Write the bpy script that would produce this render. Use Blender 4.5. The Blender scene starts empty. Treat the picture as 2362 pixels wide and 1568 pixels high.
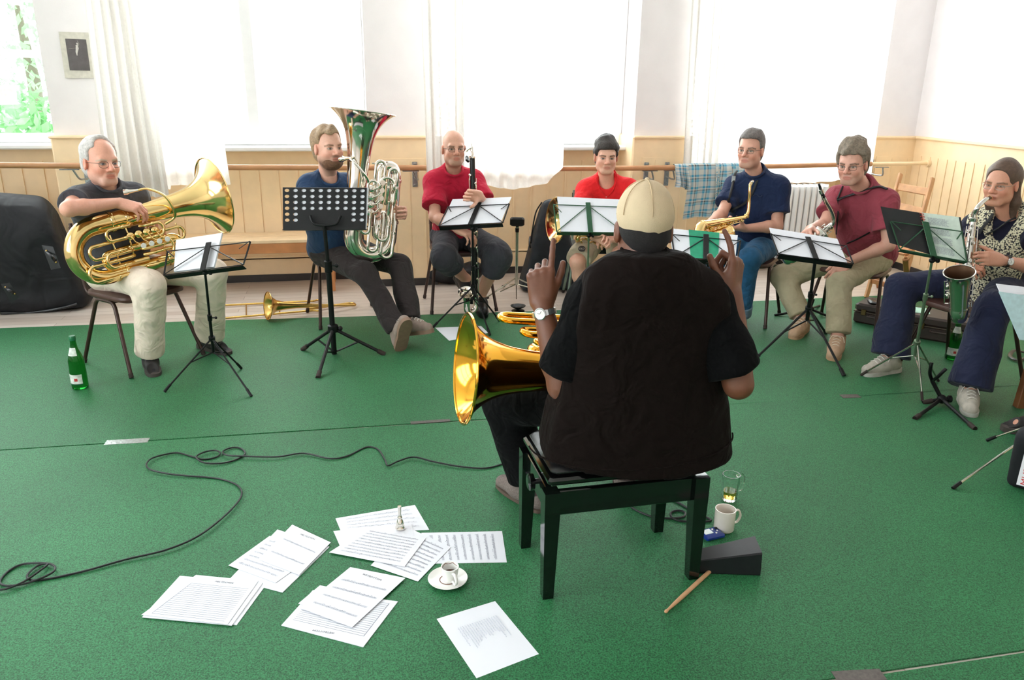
import bpy, math, random
import numpy as np
from mathutils import Vector, Matrix

# ------------------------------------------------------------------ camera, sky, light, exposure
W, H = 2362, 1568
F_PX, PITCH, ROLL, CAM_H = 1817.87, 0.318167, 0.0147987, 1.6609
YAW = math.radians(11.9)                       # the back wall is not square to the view
CY, SY = math.cos(YAW), math.sin(YAW)
VOX = 1.0                                      # mesh fineness of the figures (1 = full)
def rot(x, y, z=0.0):                          # view-aligned ground axes -> room axes (X along the back wall, Y into it)
    return np.array([x*CY + y*SY, -x*SY + y*CY, z])
_cp, _sp, _cr, _sr = math.cos(PITCH), math.sin(PITCH), math.cos(ROLL), math.sin(ROLL)
FWD = rot(0, _cp, -_sp)
_r, _u = rot(1, 0, 0), rot(0, _sp, _cp)
RIGHT, UP = _cr*_r + _sr*_u, -_sr*_r + _cr*_u
EYE = np.array([0, 0, CAM_H])
def ray(u, v): return FWD + (u - W/2)/F_PX*RIGHT - (v - H/2)/F_PX*UP
def at(u, v, D):                               # point of the sight line at ground distance D
    d = ray(u, v); return EYE + d*(D/(d @ rot(0, 1)))
def gnd(u, v, z=0.0):                          # where the sight line meets height z
    d = ray(u, v); return EYE + d*((z - CAM_H)/d[2])
def onX(u, v, X): d = ray(u, v); return EYE + d*(X/d[0])
def onY(u, v, Y): d = ray(u, v); return EYE + d*(Y/d[1])
def ext(u, v, p, L, far=False):                # point of the sight line at distance L from p
    d = ray(u, v); d = d/np.linalg.norm(d); m = (p - EYE) @ d
    q = EYE + d*m; s = L*L - ((q - p) @ (q - p))
    if s <= 0: return p + (q - p)/np.linalg.norm(q - p)*L
    return q + d*(math.sqrt(s) if far else -math.sqrt(s))
def nz(v): v = np.asarray(v, float); return v/np.linalg.norm(v)

sc = bpy.context.scene
COL = sc.collection
cam = bpy.data.cameras.new('camera'); cam.sensor_width = 36; cam.lens = F_PX*36/W; cam.clip_start = .05
camo = bpy.data.objects.new('camera', cam); COL.objects.link(camo)
camo.matrix_world = Matrix(((RIGHT[0], UP[0], -FWD[0], 0), (RIGHT[1], UP[1], -FWD[1], 0), (RIGHT[2], UP[2], -FWD[2], CAM_H), (0, 0, 0, 1)))
sc.camera = camo
wd = bpy.data.worlds.new('overcast_sky'); sc.world = wd; wd.use_nodes = True
wb = wd.node_tree.nodes['Background']; wb.inputs[0].default_value = (.93, .97, 1.0, 1); wb.inputs[1].default_value = 9.0
sc.view_settings.view_transform = 'Standard'; sc.view_settings.look = 'None'
sc.view_settings.exposure = 0.46; sc.view_settings.gamma = 1.0; sc.view_settings.use_curve_mapping = False
sc.cycles.use_denoising = True
sc.cycles.max_bounces = 10; sc.cycles.diffuse_bounces = 5; sc.cycles.glossy_bounces = 5
sc.cycles.transparent_max_bounces = 16; sc.cycles.transmission_bounces = 8
sc.cycles.sample_clamp_indirect = 8
def portal(c, n, sx, sz):                      # tells the renderer where daylight enters; gives no light of its own
    l = bpy.data.lights.new('window_daylight', 'AREA'); l.shape = 'RECTANGLE'; l.size = sx; l.size_y = sz; l.cycles.is_portal = True
    o = bpy.data.objects.new('window_daylight', l); COL.objects.link(o)
    o.location = Vector(c); o.rotation_euler = Vector(n).to_track_quat('-Z', 'Y').to_euler()

# ------------------------------------------------------------------ materials
def L1(c): c = c/255.0; return c/12.92 if c <= .04045 else ((c + .055)/1.055)**2.4
def S(r, g, b): return (L1(r), L1(g), L1(b), 1)
MATS = {}
def mat(name, col, rough=.6, metal=0., var=.12, vs=40., bump=0., bs=200., sheen=0., coat=0., spec=.5, trans=0., vcol=False, ior=1.5, wr=0., ws=10.):
    if name in MATS: return MATS[name]
    m = bpy.data.materials.new(name); m.use_nodes = True; nt = m.node_tree; N = nt.nodes; b = N['Principled BSDF']
    b.inputs['Roughness'].default_value = rough; b.inputs['Metallic'].default_value = metal
    b.inputs['Specular IOR Level'].default_value = spec; b.inputs['IOR'].default_value = ior
    b.inputs['Sheen Weight'].default_value = sheen; b.inputs['Coat Weight'].default_value = coat; b.inputs['Coat Roughness'].default_value = .1
    b.inputs['Transmission Weight'].default_value = trans
    tc = N.new('ShaderNodeTexCoord')
    ns = N.new('ShaderNodeTexNoise'); ns.inputs['Scale'].default_value = vs; ns.inputs['Detail'].default_value = 4
    nt.links.new(tc.outputs['Object'], ns.inputs['Vector'])
    mx = N.new('ShaderNodeMix'); mx.data_type = 'RGBA'; mx.blend_type = 'MULTIPLY'; mx.inputs['Factor'].default_value = 1
    rp = N.new('ShaderNodeMapRange'); rp.inputs['From Min'].default_value = .3; rp.inputs['From Max'].default_value = .7
    rp.inputs['To Min'].default_value = 1 - var; rp.inputs['To Max'].default_value = 1 + var*.6
    nt.links.new(ns.outputs['Fac'], rp.inputs['Value'])
    nt.links.new(rp.outputs['Result'], mx.inputs['B'])
    if vcol:
        at_ = N.new('ShaderNodeVertexColor'); at_.layer_name = 'Col'; nt.links.new(at_.outputs['Color'], mx.inputs['A'])
    else: mx.inputs['A'].default_value = col
    nt.links.new(mx.outputs['Result'], b.inputs['Base Color'])
    if bump:
        n2 = N.new('ShaderNodeTexNoise'); n2.inputs['Scale'].default_value = bs; n2.inputs['Detail'].default_value = 3
        nt.links.new(tc.outputs['Object'], n2.inputs['Vector'])
        bp = N.new('ShaderNodeBump'); bp.inputs['Strength'].default_value = bump; bp.inputs['Distance'].default_value = .004
        nt.links.new(n2.outputs['Fac'], bp.inputs['Height']); nt.links.new(bp.outputs['Normal'], b.inputs['Normal'])
    if wr:                                     # soft creases of cloth
        n3 = N.new('ShaderNodeTexNoise'); n3.inputs['Scale'].default_value = ws; n3.inputs['Detail'].default_value = 2.0; n3.inputs['Distortion'].default_value = 1.1
        nt.links.new(tc.outputs['Object'], n3.inputs['Vector'])
        b3 = N.new('ShaderNodeBump'); b3.inputs['Strength'].default_value = wr; b3.inputs['Distance'].default_value = .035
        nt.links.new(n3.outputs['Fac'], b3.inputs['Height']); nt.links.new(b3.outputs['Normal'], b.inputs['Normal'])
        if bump: nt.links.new(b3.outputs['Normal'], bp.inputs['Normal']); nt.links.new(bp.outputs['Normal'], b.inputs['Normal'])
    MATS[name] = m; return m
def glassy(name, col, gl=.08, dif=0.):        # thin pane: see-through with a faint reflection
    m = bpy.data.materials.new(name); m.use_nodes = True; nt = m.node_tree; N = nt.nodes
    N.remove(N['Principled BSDF']); t = N.new('ShaderNodeBsdfTransparent'); t.inputs[0].default_value = col
    g = N.new('ShaderNodeBsdfGlossy'); g.inputs['Roughness'].default_value = .02
    ly = N.new('ShaderNodeLayerWeight'); ly.inputs[0].default_value = .25
    mp = N.new('ShaderNodeMapRange'); mp.inputs['To Min'].default_value = gl*.4; mp.inputs['To Max'].default_value = min(1, gl*6)
    nt.links.new(ly.outputs['Fresnel'], mp.inputs['Value'])
    mx = N.new('ShaderNodeMixShader'); nt.links.new(mp.outputs[0], mx.inputs[0]); nt.links.new(t.outputs[0], mx.inputs[1]); nt.links.new(g.outputs[0], mx.inputs[2])
    nt.links.new(mx.outputs[0], N['Material Output'].inputs[0]); MATS[name] = m; return m
def sheer(name, col, tr=.35, tint=(1, 1, 1, 1), dif=.5):
    m = bpy.data.materials.new(name); m.use_nodes = True; nt = m.node_tree; N = nt.nodes
    N.remove(N['Principled BSDF']); t = N.new('ShaderNodeBsdfTransparent'); t.inputs[0].default_value = tint
    tl = N.new('ShaderNodeBsdfTranslucent'); tl.inputs[0].default_value = col
    d = N.new('ShaderNodeBsdfDiffuse'); d.inputs[0].default_value = col
    wv = N.new('ShaderNodeTexNoise'); wv.inputs['Scale'].default_value = 60
    tc = N.new('ShaderNodeTexCoord'); nt.links.new(tc.outputs['Object'], wv.inputs['Vector'])
    mr = N.new('ShaderNodeMapRange'); mr.inputs['To Min'].default_value = tr - .08; mr.inputs['To Max'].default_value = tr + .08
    nt.links.new(wv.outputs['Fac'], mr.inputs['Value'])
    m1 = N.new('ShaderNodeMixShader'); m1.inputs[0].default_value = dif; nt.links.new(tl.outputs[0], m1.inputs[1]); nt.links.new(d.outputs[0], m1.inputs[2])
    m2 = N.new('ShaderNodeMixShader'); nt.links.new(mr.outputs[0], m2.inputs[0]); nt.links.new(m1.outputs[0], m2.inputs[1]); nt.links.new(t.outputs[0], m2.inputs[2])
    nt.links.new(m2.outputs[0], N['Material Output'].inputs[0]); MATS[name] = m; return m

# ------------------------------------------------------------------ objects
def tag(o, label=None, cat=None, group=None, kind=None):
    if label: o['label'] = label
    if cat: o['category'] = cat
    if group: o['group'] = group
    if kind: o['kind'] = kind
    return o
def empty(name, loc, label=None, cat=None, group=None):
    o = bpy.data.objects.new(name, None); COL.objects.link(o); o.location = Vector([float(x) for x in loc]); o.empty_display_size = .05
    return tag(o, label, cat, group)
def wloc(o):
    p = np.zeros(3)
    while o is not None: p = p + np.array(o.location); o = o.parent
    return p
def link(name, V, Fs, mats, parent=None, smooth=True, mi=None, col=None, loc=None, quads=False):
    """one mesh object from world-space vertices; a child keeps its parent's origin"""
    V = np.asarray(V, np.float64).reshape(-1, 3)
    if parent is None:
        base = np.array(loc) if loc is not None else np.array([(V[:, 0].min() + V[:, 0].max())/2, (V[:, 1].min() + V[:, 1].max())/2, V[:, 2].min()])
    else: base = wloc(parent)
    V = V - base
    me = bpy.data.meshes.new(name)
    if quads:
        Fs = np.asarray(Fs, np.int32); n = len(Fs)
        me.vertices.add(len(V)); me.vertices.foreach_set('co', V.astype(np.float32).ravel())
        me.loops.add(4*n); me.loops.foreach_set('vertex_index', Fs.ravel())
        me.polygons.add(n); me.polygons.foreach_set('loop_start', np.arange(0, 4*n, 4, dtype=np.int32))
        me.update(calc_edges=True)
    else: me.from_pydata([tuple(v) for v in V], [], Fs)
    if not isinstance(mats, (list, tuple)): mats = [mats]
    for m in mats: me.materials.append(m)
    if mi is not None: me.polygons.foreach_set('material_index', np.asarray(mi, np.int32))
    me.polygons.foreach_set('use_smooth', np.full(len(me.polygons), bool(smooth)))
    if col is not None:
        a = me.color_attributes.new('Col', 'FLOAT_COLOR', 'POINT')
        a.data.foreach_set('color', np.concatenate([col, np.ones((len(col), 1))], 1).astype(np.float32).ravel())
    me.validate(); me.update()
    o = bpy.data.objects.new(name, me); COL.objects.link(o)
    if parent is None: o.location = Vector([float(x) for x in base])
    else: o.parent = parent
    return o
def frames(P):
    P = np.asarray(P, float); n = len(P); T = np.zeros_like(P)
    T[1:-1] = P[2:] - P[:-2]; T[0] = P[1] - P[0]; T[-1] = P[-1] - P[-2]
    T /= np.maximum(np.linalg.norm(T, axis=1), 1e-9)[:, None]
    u = np.cross(T[0], [0, 0, 1.]);
    if np.linalg.norm(u) < .1: u = np.cross(T[0], [0, 1., 0])
    U = [nz(u)]
    for i in range(1, n):
        u = U[-1] - (U[-1] @ T[i])*T[i]; U.append(nz(u))
    U = np.array(U); return T, U, np.cross(T, U)
def fil(pts, r=.03, n=6):                      # polyline with rounded corners
    pts = [np.asarray(p, float) for p in pts]; out = [pts[0]]
    for i in range(1, len(pts) - 1):
        a, b, c = pts[i-1], pts[i], pts[i+1]; d1, d2 = a - b, c - b; l1, l2 = np.linalg.norm(d1), np.linalg.norm(d2)
        t = min(r, l1*.49, l2*.49); p, q = b + d1/l1*t, b + d2/l2*t
        for k in range(n + 1):
            s = k/n; out.append((1-s)**2*p + 2*s*(1-s)*b + s*s*q)
    out.append(pts[-1]); return np.array(out)
def spl(pts, n=8, closed=False):               # Catmull-Rom
    P = [np.asarray(p, float) for p in pts]; m = len(P); out = []
    for i in range(m if closed else m - 1):
        g = (lambda j: P[j % m]) if closed else (lambda j: P[min(max(j, 0), m-1)] if 0 <= j < m else (2*P[0] - P[1] if j < 0 else 2*P[-1] - P[-2]))
        a, b, c, d = g(i-1), g(i), g(i+1), g(i+2)
        for k in range(n):
            t = k/n; out.append(.5*(2*b + (c-a)*t + (2*a-5*b+4*c-d)*t*t + (3*b-a-3*c+d)*t**3))
    if not closed: out.append(P[-1])
    return np.array(out)
class MB:
    def __init__(s): s.v, s.f, s.m, s.n = [], [], [], 0
    def add(s, V, Fs, m=0):
        V = np.asarray(V, float); s.v.append(V); s.f += [tuple(i + s.n for i in f) for f in Fs]; s.m += [m]*len(Fs); s.n += len(V); return s
    def box(s, c, sz, X=(1, 0, 0), Y=(0, 1, 0), Z=(0, 0, 1), m=0, bev=0.):
        c = np.asarray(c, float); X, Y, Z = (np.asarray(a, float) for a in (X, Y, Z)); hx, hy, hz = (np.asarray(sz)/2)
        if bev <= 0:
            V = [c + X*hx*a + Y*hy*b + Z*hz*d for d in (-1, 1) for a, b in ((-1, -1), (1, -1), (1, 1), (-1, 1))]
            return s.add(V, [(3, 2, 1, 0), (4, 5, 6, 7), (0, 1, 5, 4), (1, 2, 6, 5), (2, 3, 7, 6), (3, 0, 4, 7)], m)
        b = min(bev, hx*.9, hy*.9, hz*.9); V = []; Fs = []
        def ring(x, y, z, cb):
            o = []
            for sx, sy in ((1, 1), (-1, 1), (-1, -1), (1, -1)):
                pts = [(x - cb, y), (x, y - cb)]
                if sx*sy > 0: pts = pts[::-1]
                for px, py in pts: o.append(c + X*px*sx + Y*py*sy + Z*z)
            return o
        for x, y, z in ((hx - b, hy - b, -hz), (hx, hy, -hz + b), (hx, hy, hz - b), (hx - b, hy - b, hz)): V += ring(x, y, z, b)
        for k in range(3):
            for i in range(8): j = (i+1) % 8; Fs.append((k*8+i, k*8+j, k*8+8+j, k*8+8+i))
        Fs += [tuple(range(7, -1, -1)), tuple(range(24, 32))]
        return s.add(V, Fs, m)
    def tube(s, P, r, n=10, m=0, cap=True, closed=False, flat=1.0, Uref=None):
        P = np.asarray(P, float); k = len(P); r = np.full(k, r) if np.isscalar(r) else np.asarray(r, float)
        T, U, B = frames(P)
        if Uref is not None:
            U = np.array([nz(np.asarray(Uref) - (np.asarray(Uref) @ t)*t) for t in T]); B = np.cross(T, U)
        an = np.arange(n)*2*math.pi/n; ca, sa = np.cos(an), np.sin(an)
        V = (P[:, None] + r[:, None, None]*(ca[None, :, None]*U[:, None] + flat*sa[None, :, None]*B[:, None])).reshape(-1, 3)
        Fs = []
        for i in range(k if closed else k-1):
            a, b = i*n, ((i+1) % k)*n
            for j in range(n): q = (j+1) % n; Fs.append((a+j, a+q, b+q, b+j))
        if cap and not closed: Fs += [tuple(range(n-1, -1, -1)), tuple(range((k-1)*n, k*n))]
        return s.add(V, Fs, m)
    def lathe(s, o, ax, prof, n=24, m=0, cap0=True, cap1=True):   # prof: (height along ax, radius)
        o = np.asarray(o, float); ax = nz(ax); u = np.cross(ax, [0, 0, 1.])
        if np.linalg.norm(u) < .05: u = np.array([1., 0, 0])
        u = nz(u); w = np.cross(ax, u); an = np.arange(n)*2*math.pi/n; V = []
        for h, r in prof:
            V += [o + ax*h + r*(math.cos(t)*u + math.sin(t)*w) for t in an]
        Fs = []
        for i in range(len(prof)-1):
            for j in range(n): q = (j+1) % n; Fs.append((i*n+j, i*n+q, (i+1)*n+q, (i+1)*n+j))
        if cap0: Fs.append(tuple(range(n-1, -1, -1)))
        if cap1: Fs.append(tuple(range((len(prof)-1)*n, len(prof)*n)))
        return s.add(V, Fs, m)
    def ball(s, c, r, n=12, m=0, axes=None):
        c = np.asarray(c, float); r = np.full(3, r) if np.isscalar(r) else np.asarray(r); A = np.eye(3) if axes is None else np.asarray(axes)
        V = []; k = n//2
        for i in range(k+1):
            ph = math.pi*i/k
            for j in range(n):
                th = 2*math.pi*j/n; d = np.array([math.sin(ph)*math.cos(th), math.sin(ph)*math.sin(th), math.cos(ph)])*r; V.append(c + d @ A)
        Fs = []
        for i in range(k):
            for j in range(n):
                q = (j+1) % n
                if i == 0: Fs.append((j, n+j, n+q))
                elif i == k-1: Fs.append((i*n+j, (i+1)*n+j, i*n+q))
                else: Fs.append((i*n+j, (i+1)*n+j, (i+1)*n+q, i*n+q))
        return s.add(V, Fs, m)
    def prism(s, poly, d, m=0):                # polygon extruded by vector d
        P = np.asarray(poly, float); n = len(P); V = np.concatenate([P, P + np.asarray(d, float)])
        Fs = [tuple(range(n-1, -1, -1)), tuple(range(n, 2*n))] + [(i, (i+1) % n, n+(i+1) % n, n+i) for i in range(n)]
        return s.add(V, Fs, m)
    def sheet(s, G, th=0., m=0):               # grid of points, optionally with thickness
        G = np.asarray(G, float); a, b = G.shape[:2]; V = G.reshape(-1, 3)
        q = [(i*b+j, i*b+j+1, (i+1)*b+j+1, (i+1)*b+j) for i in range(a-1) for j in range(b-1)]
        if th:
            du = np.gradient(G, axis=0); dv = np.gradient(G, axis=1); nn = np.cross(du, dv); nn /= np.maximum(np.linalg.norm(nn, axis=2), 1e-9)[..., None]
            V2 = (G + nn*th).reshape(-1, 3); N = a*b
            q2 = [tuple(N+i for i in f[::-1]) for f in q]
            e = [j for j in range(b)] + [i*b+b-1 for i in range(1, a)] + [(a-1)*b+j for j in range(b-2, -1, -1)] + [i*b for i in range(a-2, 0, -1)]
            q3 = [(e[i], e[(i+1) % len(e)], N+e[(i+1) % len(e)], N+e[i]) for i in range(len(e))]
            return s.add(np.concatenate([V, V2]), q + q2 + [f[::-1] for f in q3], m)
        return s.add(V, q, m)
    def obj(s, name, mats, parent=None, smooth=True, loc=None):
        o = link(name, np.concatenate(s.v), s.f, mats, parent, smooth, s.m, loc=loc)
        if smooth:
            try:
                o.data.polygons  # sharp edges where faces meet at more than 40 degrees
                o.data.set_sharp_from_angle(angle=math.radians(42))
            except Exception: pass
        return o
_TXT = {}
def text_geo(s, size):                         # flat lettering as vertices and faces (x right, y up)
    c = bpy.data.curves.new('lettering', 'FONT'); c.body = s; c.size = size; c.resolution_u = 2; c.align_x = 'CENTER'
    o = bpy.data.objects.new('lettering', c); COL.objects.link(o)
    dg = bpy.context.evaluated_depsgraph_get(); me = o.evaluated_get(dg).to_mesh()
    V = np.array([v.co[:] for v in me.vertices]).reshape(-1, 3); Fs = [tuple(p.vertices) for p in me.polygons]
    o.evaluated_get(dg).to_mesh_clear(); bpy.data.objects.remove(o); bpy.data.curves.remove(c)
    return V, Fs
# ------------------------------------------------------------------ the room
PY, BY, XC, XL, YR, ZC = 6.53, 6.86, 5.13, -4.4, -3.0, 4.0      # pier face, bay panel, right wall, left wall, rear wall, ceiling
M_wall = mat('white_plaster', S(242, 236, 236), .9, var=.03, vs=6, bump=.12, bs=90)
M_pan = mat('cream_wood_panel', S(253, 224, 182), .38, var=.05, vs=9, bump=.05, bs=60)
M_white = mat('white_gloss_paint', S(240, 240, 240), .35, var=.03, vs=10)
M_base = mat('dark_baseboard', S(52, 48, 48), .5)
M_steel = mat('galvanised_steel', S(165, 168, 170), .4, .9, var=.15, vs=60)
M_pine = mat('pine_wood', S(214, 160, 112), .45, var=.18, vs=14)
M_bench = mat('pale_bench_wood', S(238, 208, 168), .4, var=.10, vs=10)
M_apron = mat('orange_bench_wood', S(196, 132, 82), .45, var=.2, vs=10)
def structure(mb, name, m, parent=None, smooth=False):
    o = mb.obj(name, m, parent, smooth)
    if parent is None: o['kind'] = 'structure'
    return o
# wood laminate floor: planks running along the wall
def plank_mat():
    m = bpy.data.materials.new('pale_laminate'); m.use_nodes = True; nt = m.node_tree; N = nt.nodes; b = N['Principled BSDF']
    tc = N.new('ShaderNodeTexCoord'); br = N.new('ShaderNodeTexBrick'); br.inputs['Scale'].default_value = 1
    br.inputs['Brick Width'].default_value = 1.2; br.inputs['Row Height'].default_value = .09; br.inputs['Mortar Size'].default_value = .002
    br.inputs['Color1'].default_value = S(232, 220, 210); br.inputs['Color2'].default_value = S(212, 196, 184); br.inputs['Mortar'].default_value = S(168, 150, 138)
    nt.links.new(tc.outputs['Object'], br.inputs['Vector'])
    mp = N.new('ShaderNodeMapping'); mp.inputs['Scale'].default_value = (3, 40, 3); nt.links.new(tc.outputs['Object'], mp.inputs['Vector'])
    ns = N.new('ShaderNodeTexNoise'); ns.inputs['Scale'].default_value = 2; ns.inputs['Detail'].default_value = 6; nt.links.new(mp.outputs[0], ns.inputs['Vector'])
    mx = N.new('ShaderNodeMix'); mx.data_type = 'RGBA'; mx.blend_type = 'MULTIPLY'; mx.inputs['Factor'].default_value = .35
    nt.links.new(br.outputs['Color'], mx.inputs['A']); nt.links.new(ns.outputs['Fac'], mx.inputs['B']); nt.links.new(mx.outputs['Result'], b.inputs['Base Color'])
    b.inputs['Roughness'].default_value = .32; return m
structure(MB().box(((XL+XC)/2, (YR+BY)/2 + .1, -.05), (XC-XL+.4, BY-YR+.6, .1)), 'floor', plank_mat())
structure(MB().box(((XL+XC)/2, (YR+BY)/2 + .1, ZC+.05), (XC-XL+.4, BY-YR+.6, .1)), 'ceiling', M_wall)

def carpet_mat():
    m = bpy.data.materials.new('green_needle_felt'); m.use_nodes = True; nt = m.node_tree; N = nt.nodes; b = N['Principled BSDF']
    tc = N.new('ShaderNodeTexCoord')
    def noise(s, d=3):
        n = N.new('ShaderNodeTexNoise'); n.inputs['Scale'].default_value = s; n.inputs['Detail'].default_value = d; nt.links.new(tc.outputs['Object'], n.inputs['Vector']); return n
    n1, n2, n3 = noise(210, 6), noise(1.6, 3), noise(700, 2)
    r1 = N.new('ShaderNodeValToRGB'); r1.color_ramp.elements[0].position = .33; r1.color_ramp.elements[1].position = .68
    r1.color_ramp.elements[0].color = S(14, 66, 34); r1.color_ramp.elements[1].color = S(50, 130, 78)
    nt.links.new(n1.outputs['Fac'], r1.inputs[0])
    mx = N.new('ShaderNodeMix'); mx.data_type = 'RGBA'; mx.blend_type = 'MULTIPLY'; mx.inputs['Factor'].default_value = 1
    mr = N.new('ShaderNodeMapRange'); mr.inputs['From Min'].default_value = .3; mr.inputs['From Max'].default_value = .7; mr.inputs['To Min'].default_value = .86; mr.inputs['To Max'].default_value = 1.08
    nt.links.new(n2.outputs['Fac'], mr.inputs['Value']); nt.links.new(r1.outputs[0], mx.inputs['A']); nt.links.new(mr.outputs[0], mx.inputs['B'])
    nt.links.new(mx.outputs['Result'], b.inputs['Base Color'])
    b.inputs['Roughness'].default_value = .55; b.inputs['Specular IOR Level'].default_value = .26; b.inputs['Sheen Weight'].default_value = .08; b.inputs['Sheen Roughness'].default_value = .45
    b.inputs['Sheen Tint'].default_value = (.75, 1, .9, 1)
    bp = N.new('ShaderNodeBump'); bp.inputs['Strength'].default_value = .35; bp.inputs['Distance'].default_value = .004
    nt.links.new(n1.outputs['Fac'], bp.inputs['Height']); nt.links.new(bp.outputs[0], b.inputs['Normal'])
    return m
M_carpet = carpet_mat()
random.seed(3)
def carpet(y0, y1, x0, x1, z, label, wav):     # one strip of felt carpet with slightly uneven edges
    n = 40; f = lambda s, k: wav*(math.sin(s*5.1 + k) + .6*math.sin(s*11.3 + 2*k))
    lo = [(x0 + (x1-x0)*i/n, y0[0] + (y0[1]-y0[0])*i/n + f(i/n, 1)*.3) for i in range(n+1)]
    hi = [(x0 + (x1-x0)*i/n, y1[0] + (y1[1]-y1[0])*i/n + f(i/n, 2)) for i in range(n+1)]
    P = [(x, y, .0005) for x, y in lo] + [(x, y, .0005) for x, y in hi[::-1]]
    o = MB().prism(P, (0, 0, z)).obj('carpet', M_carpet, smooth=False)
    tag(o, label, 'carpet', 'strips of green carpet')
carpet((3.745, 3.60), (5.77, 5.53), -4.1, 5.0, .006, 'far green felt carpet strip under the row of seated players', .035)
carpet((1.66, 1.655), (3.735, 3.59), -4.1, 5.0, .006, 'middle green felt carpet strip carrying the black bench and sheet music', .004)
carpet((-1.0, -1.0), (1.652, 1.647), -4.1, 5.0, .006, 'nearest green carpet strip, showing only at the bottom corner', .004)
CZ = .0066
M_tape = mat('silver_tape', S(190, 196, 196), .3, .6, var=.3, vs=80, bump=.5, bs=50)
M_tape2 = mat('brown_tape', S(92, 84, 80), .5, var=.3, vs=80)
for (a, b, w, m, l) in (((243, 1021), (343, 1015), .05, M_tape, 'strip of shiny silver tape across the carpet seam'), ((947, 975), (1038, 969), .03, M_tape2, 'strip of dull grey tape on the carpet seam near the tuba bell'),
                        ((1940, 914), (1982, 913), .05, M_tape2, 'short patch of brown tape on the carpet seam by the wire music stand'), ((1925, 1561), (2037, 1555), .045, M_tape2, 'strip of dark tape on the carpet at the bottom right edge')):
    p, q = gnd(*a, CZ), gnd(*b, CZ); d = nz(q-p); o = MB().box((p+q)/2 + (0, 0, .0006), (np.linalg.norm(q-p), w, .0012), d, np.cross((0, 0, 1), d)).obj('tape_strip', m, smooth=False)
    tag(o, l, 'tape', 'pieces of tape on the carpet')

# back wall: white piers above, wood panelling below, recessed bays with windows
PIERS = [(-2.10, -1.60), (.184, .70), (2.42, 2.93), (4.68, XC + .2)]
BAYS = [(XL-.2, -2.10), (-1.60, .184), (.70, 2.42), (2.93, 4.68)]
w = MB()
for a, b in PIERS: w.box(((a+b)/2, PY+.25, (ZC+1.2)/2), (b-a, .42, ZC-1.2))
for a, b in BAYS: w.box(((a+b)/2, PY+.25, ZC-.2), (b-a, .42, .4))
structure(w, 'wall_back', M_wall)
PT = 1.225
w = MB()
for i, (a, b) in enumerate(PIERS):
    a2, b2 = a - .02, b + (.02 if i < 3 else 0)
    w.box(((a2+b2)/2, PY+.2, PT/2), (b2-a2, .4, PT), bev=.012)
    w.box(((a2+b2)/2, PY-.006, PT-.008), (b2-a2+.01, .035, .026), bev=.008)       # cap ledge
    n = 3 if b2-a2 > .45 else 2
    x0, x1 = a2+.09, b2-.09
    w.box(((x0+x1)/2, PY-.002, .55), (x1-x0, .006, 1.0)) 
    for k in range(n+1): w.box((x0+(x1-x0)*k/n, PY-.006, .54), (.009, .006, .98))
for (a, b), sz in zip(BAYS, (1.12, 1.10, 1.10, .86)):
    w.box(((a+b)/2, BY+.06, sz/2), (b-a, .12, sz))
    w.box(((a+b)/2, BY-.005, .2), (b-a, .03, .03), bev=.006); w.box(((a+b)/2, BY-.01, .1), (b-a, .02, .2))
    x = a + .12
    while x < b - .05: w.box((x, BY-.004, .53*sz+.03), (.012, .012, sz*.70)); x += .155
structure(w, 'trim_1', M_pan)                  # the panelling under the windows and on the piers
w = MB()
for a, b in PIERS: w.box(((a+b)/2, PY-.008, .03), (b-a+.05, .016, .06))
for a, b in BAYS: w.box(((a+b)/2, BY-.025, .03), (b-a, .016, .06))
structure(w, 'baseboard_back', M_base)
w = MB().box((XC+.1, (PY+YR)/2, PT/2), (.2, PY-YR, PT)).box((XC-.006, (PY+YR)/2, PT-.008), (.035, PY-YR, .026), bev=.008)
y = PY - .11; k = 0
while y > 1.5:
    w.box((XC-.003, y, .58), (.008, .010, .96)); y -= .10 if k % 2 else .115; k += 1
structure(w, 'trim_2', M_pan)                  # the panelling of the right wall
structure(MB().box((XC+.11, (PY+YR)/2 + .2, (ZC+PT)/2), (.2, PY-YR+.4, ZC-PT)), 'wall_right', M_wall)
structure(MB().box((XC-.008, (PY+YR)/2, .03), (.016, PY-YR, .06)), 'baseboard_right', M_base)
# left wall and rear wall with their own windows (behind the photographer)
def wall_windows(name, fixed, axis, lo, hi, wins, z0, z1, th):
    w = MB(); cur = lo
    def bx(a, b, c, d):
        if b - a < .01 or d - c < .01: return
        if axis == 'x': w.box(((a+b)/2, fixed, (c+d)/2), (b-a, th, d-c))
        else: w.box((fixed, (a+b)/2, (c+d)/2), (th, b-a, d-c))
    for a, b in wins: bx(cur, a, 0, ZC); bx(a, b, 0, z0); bx(a, b, z1, ZC); cur = b
    bx(cur, hi, 0, ZC); structure(w, name, M_wall)
REARW = []
LEFTW = [(-2.2, .0), (.9, 3.5)]
wall_windows('wall_rear', YR-.1, 'x', XL-.2, XC+.2, REARW, .9, 3.4, .2)
wall_windows('wall_left', XL-.1, 'y', YR-.2, BY+.3, LEFTW, .9, 3.4, .2)
M_pane = glassy('window_glass', (.97, .99, .98, 1))
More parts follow.
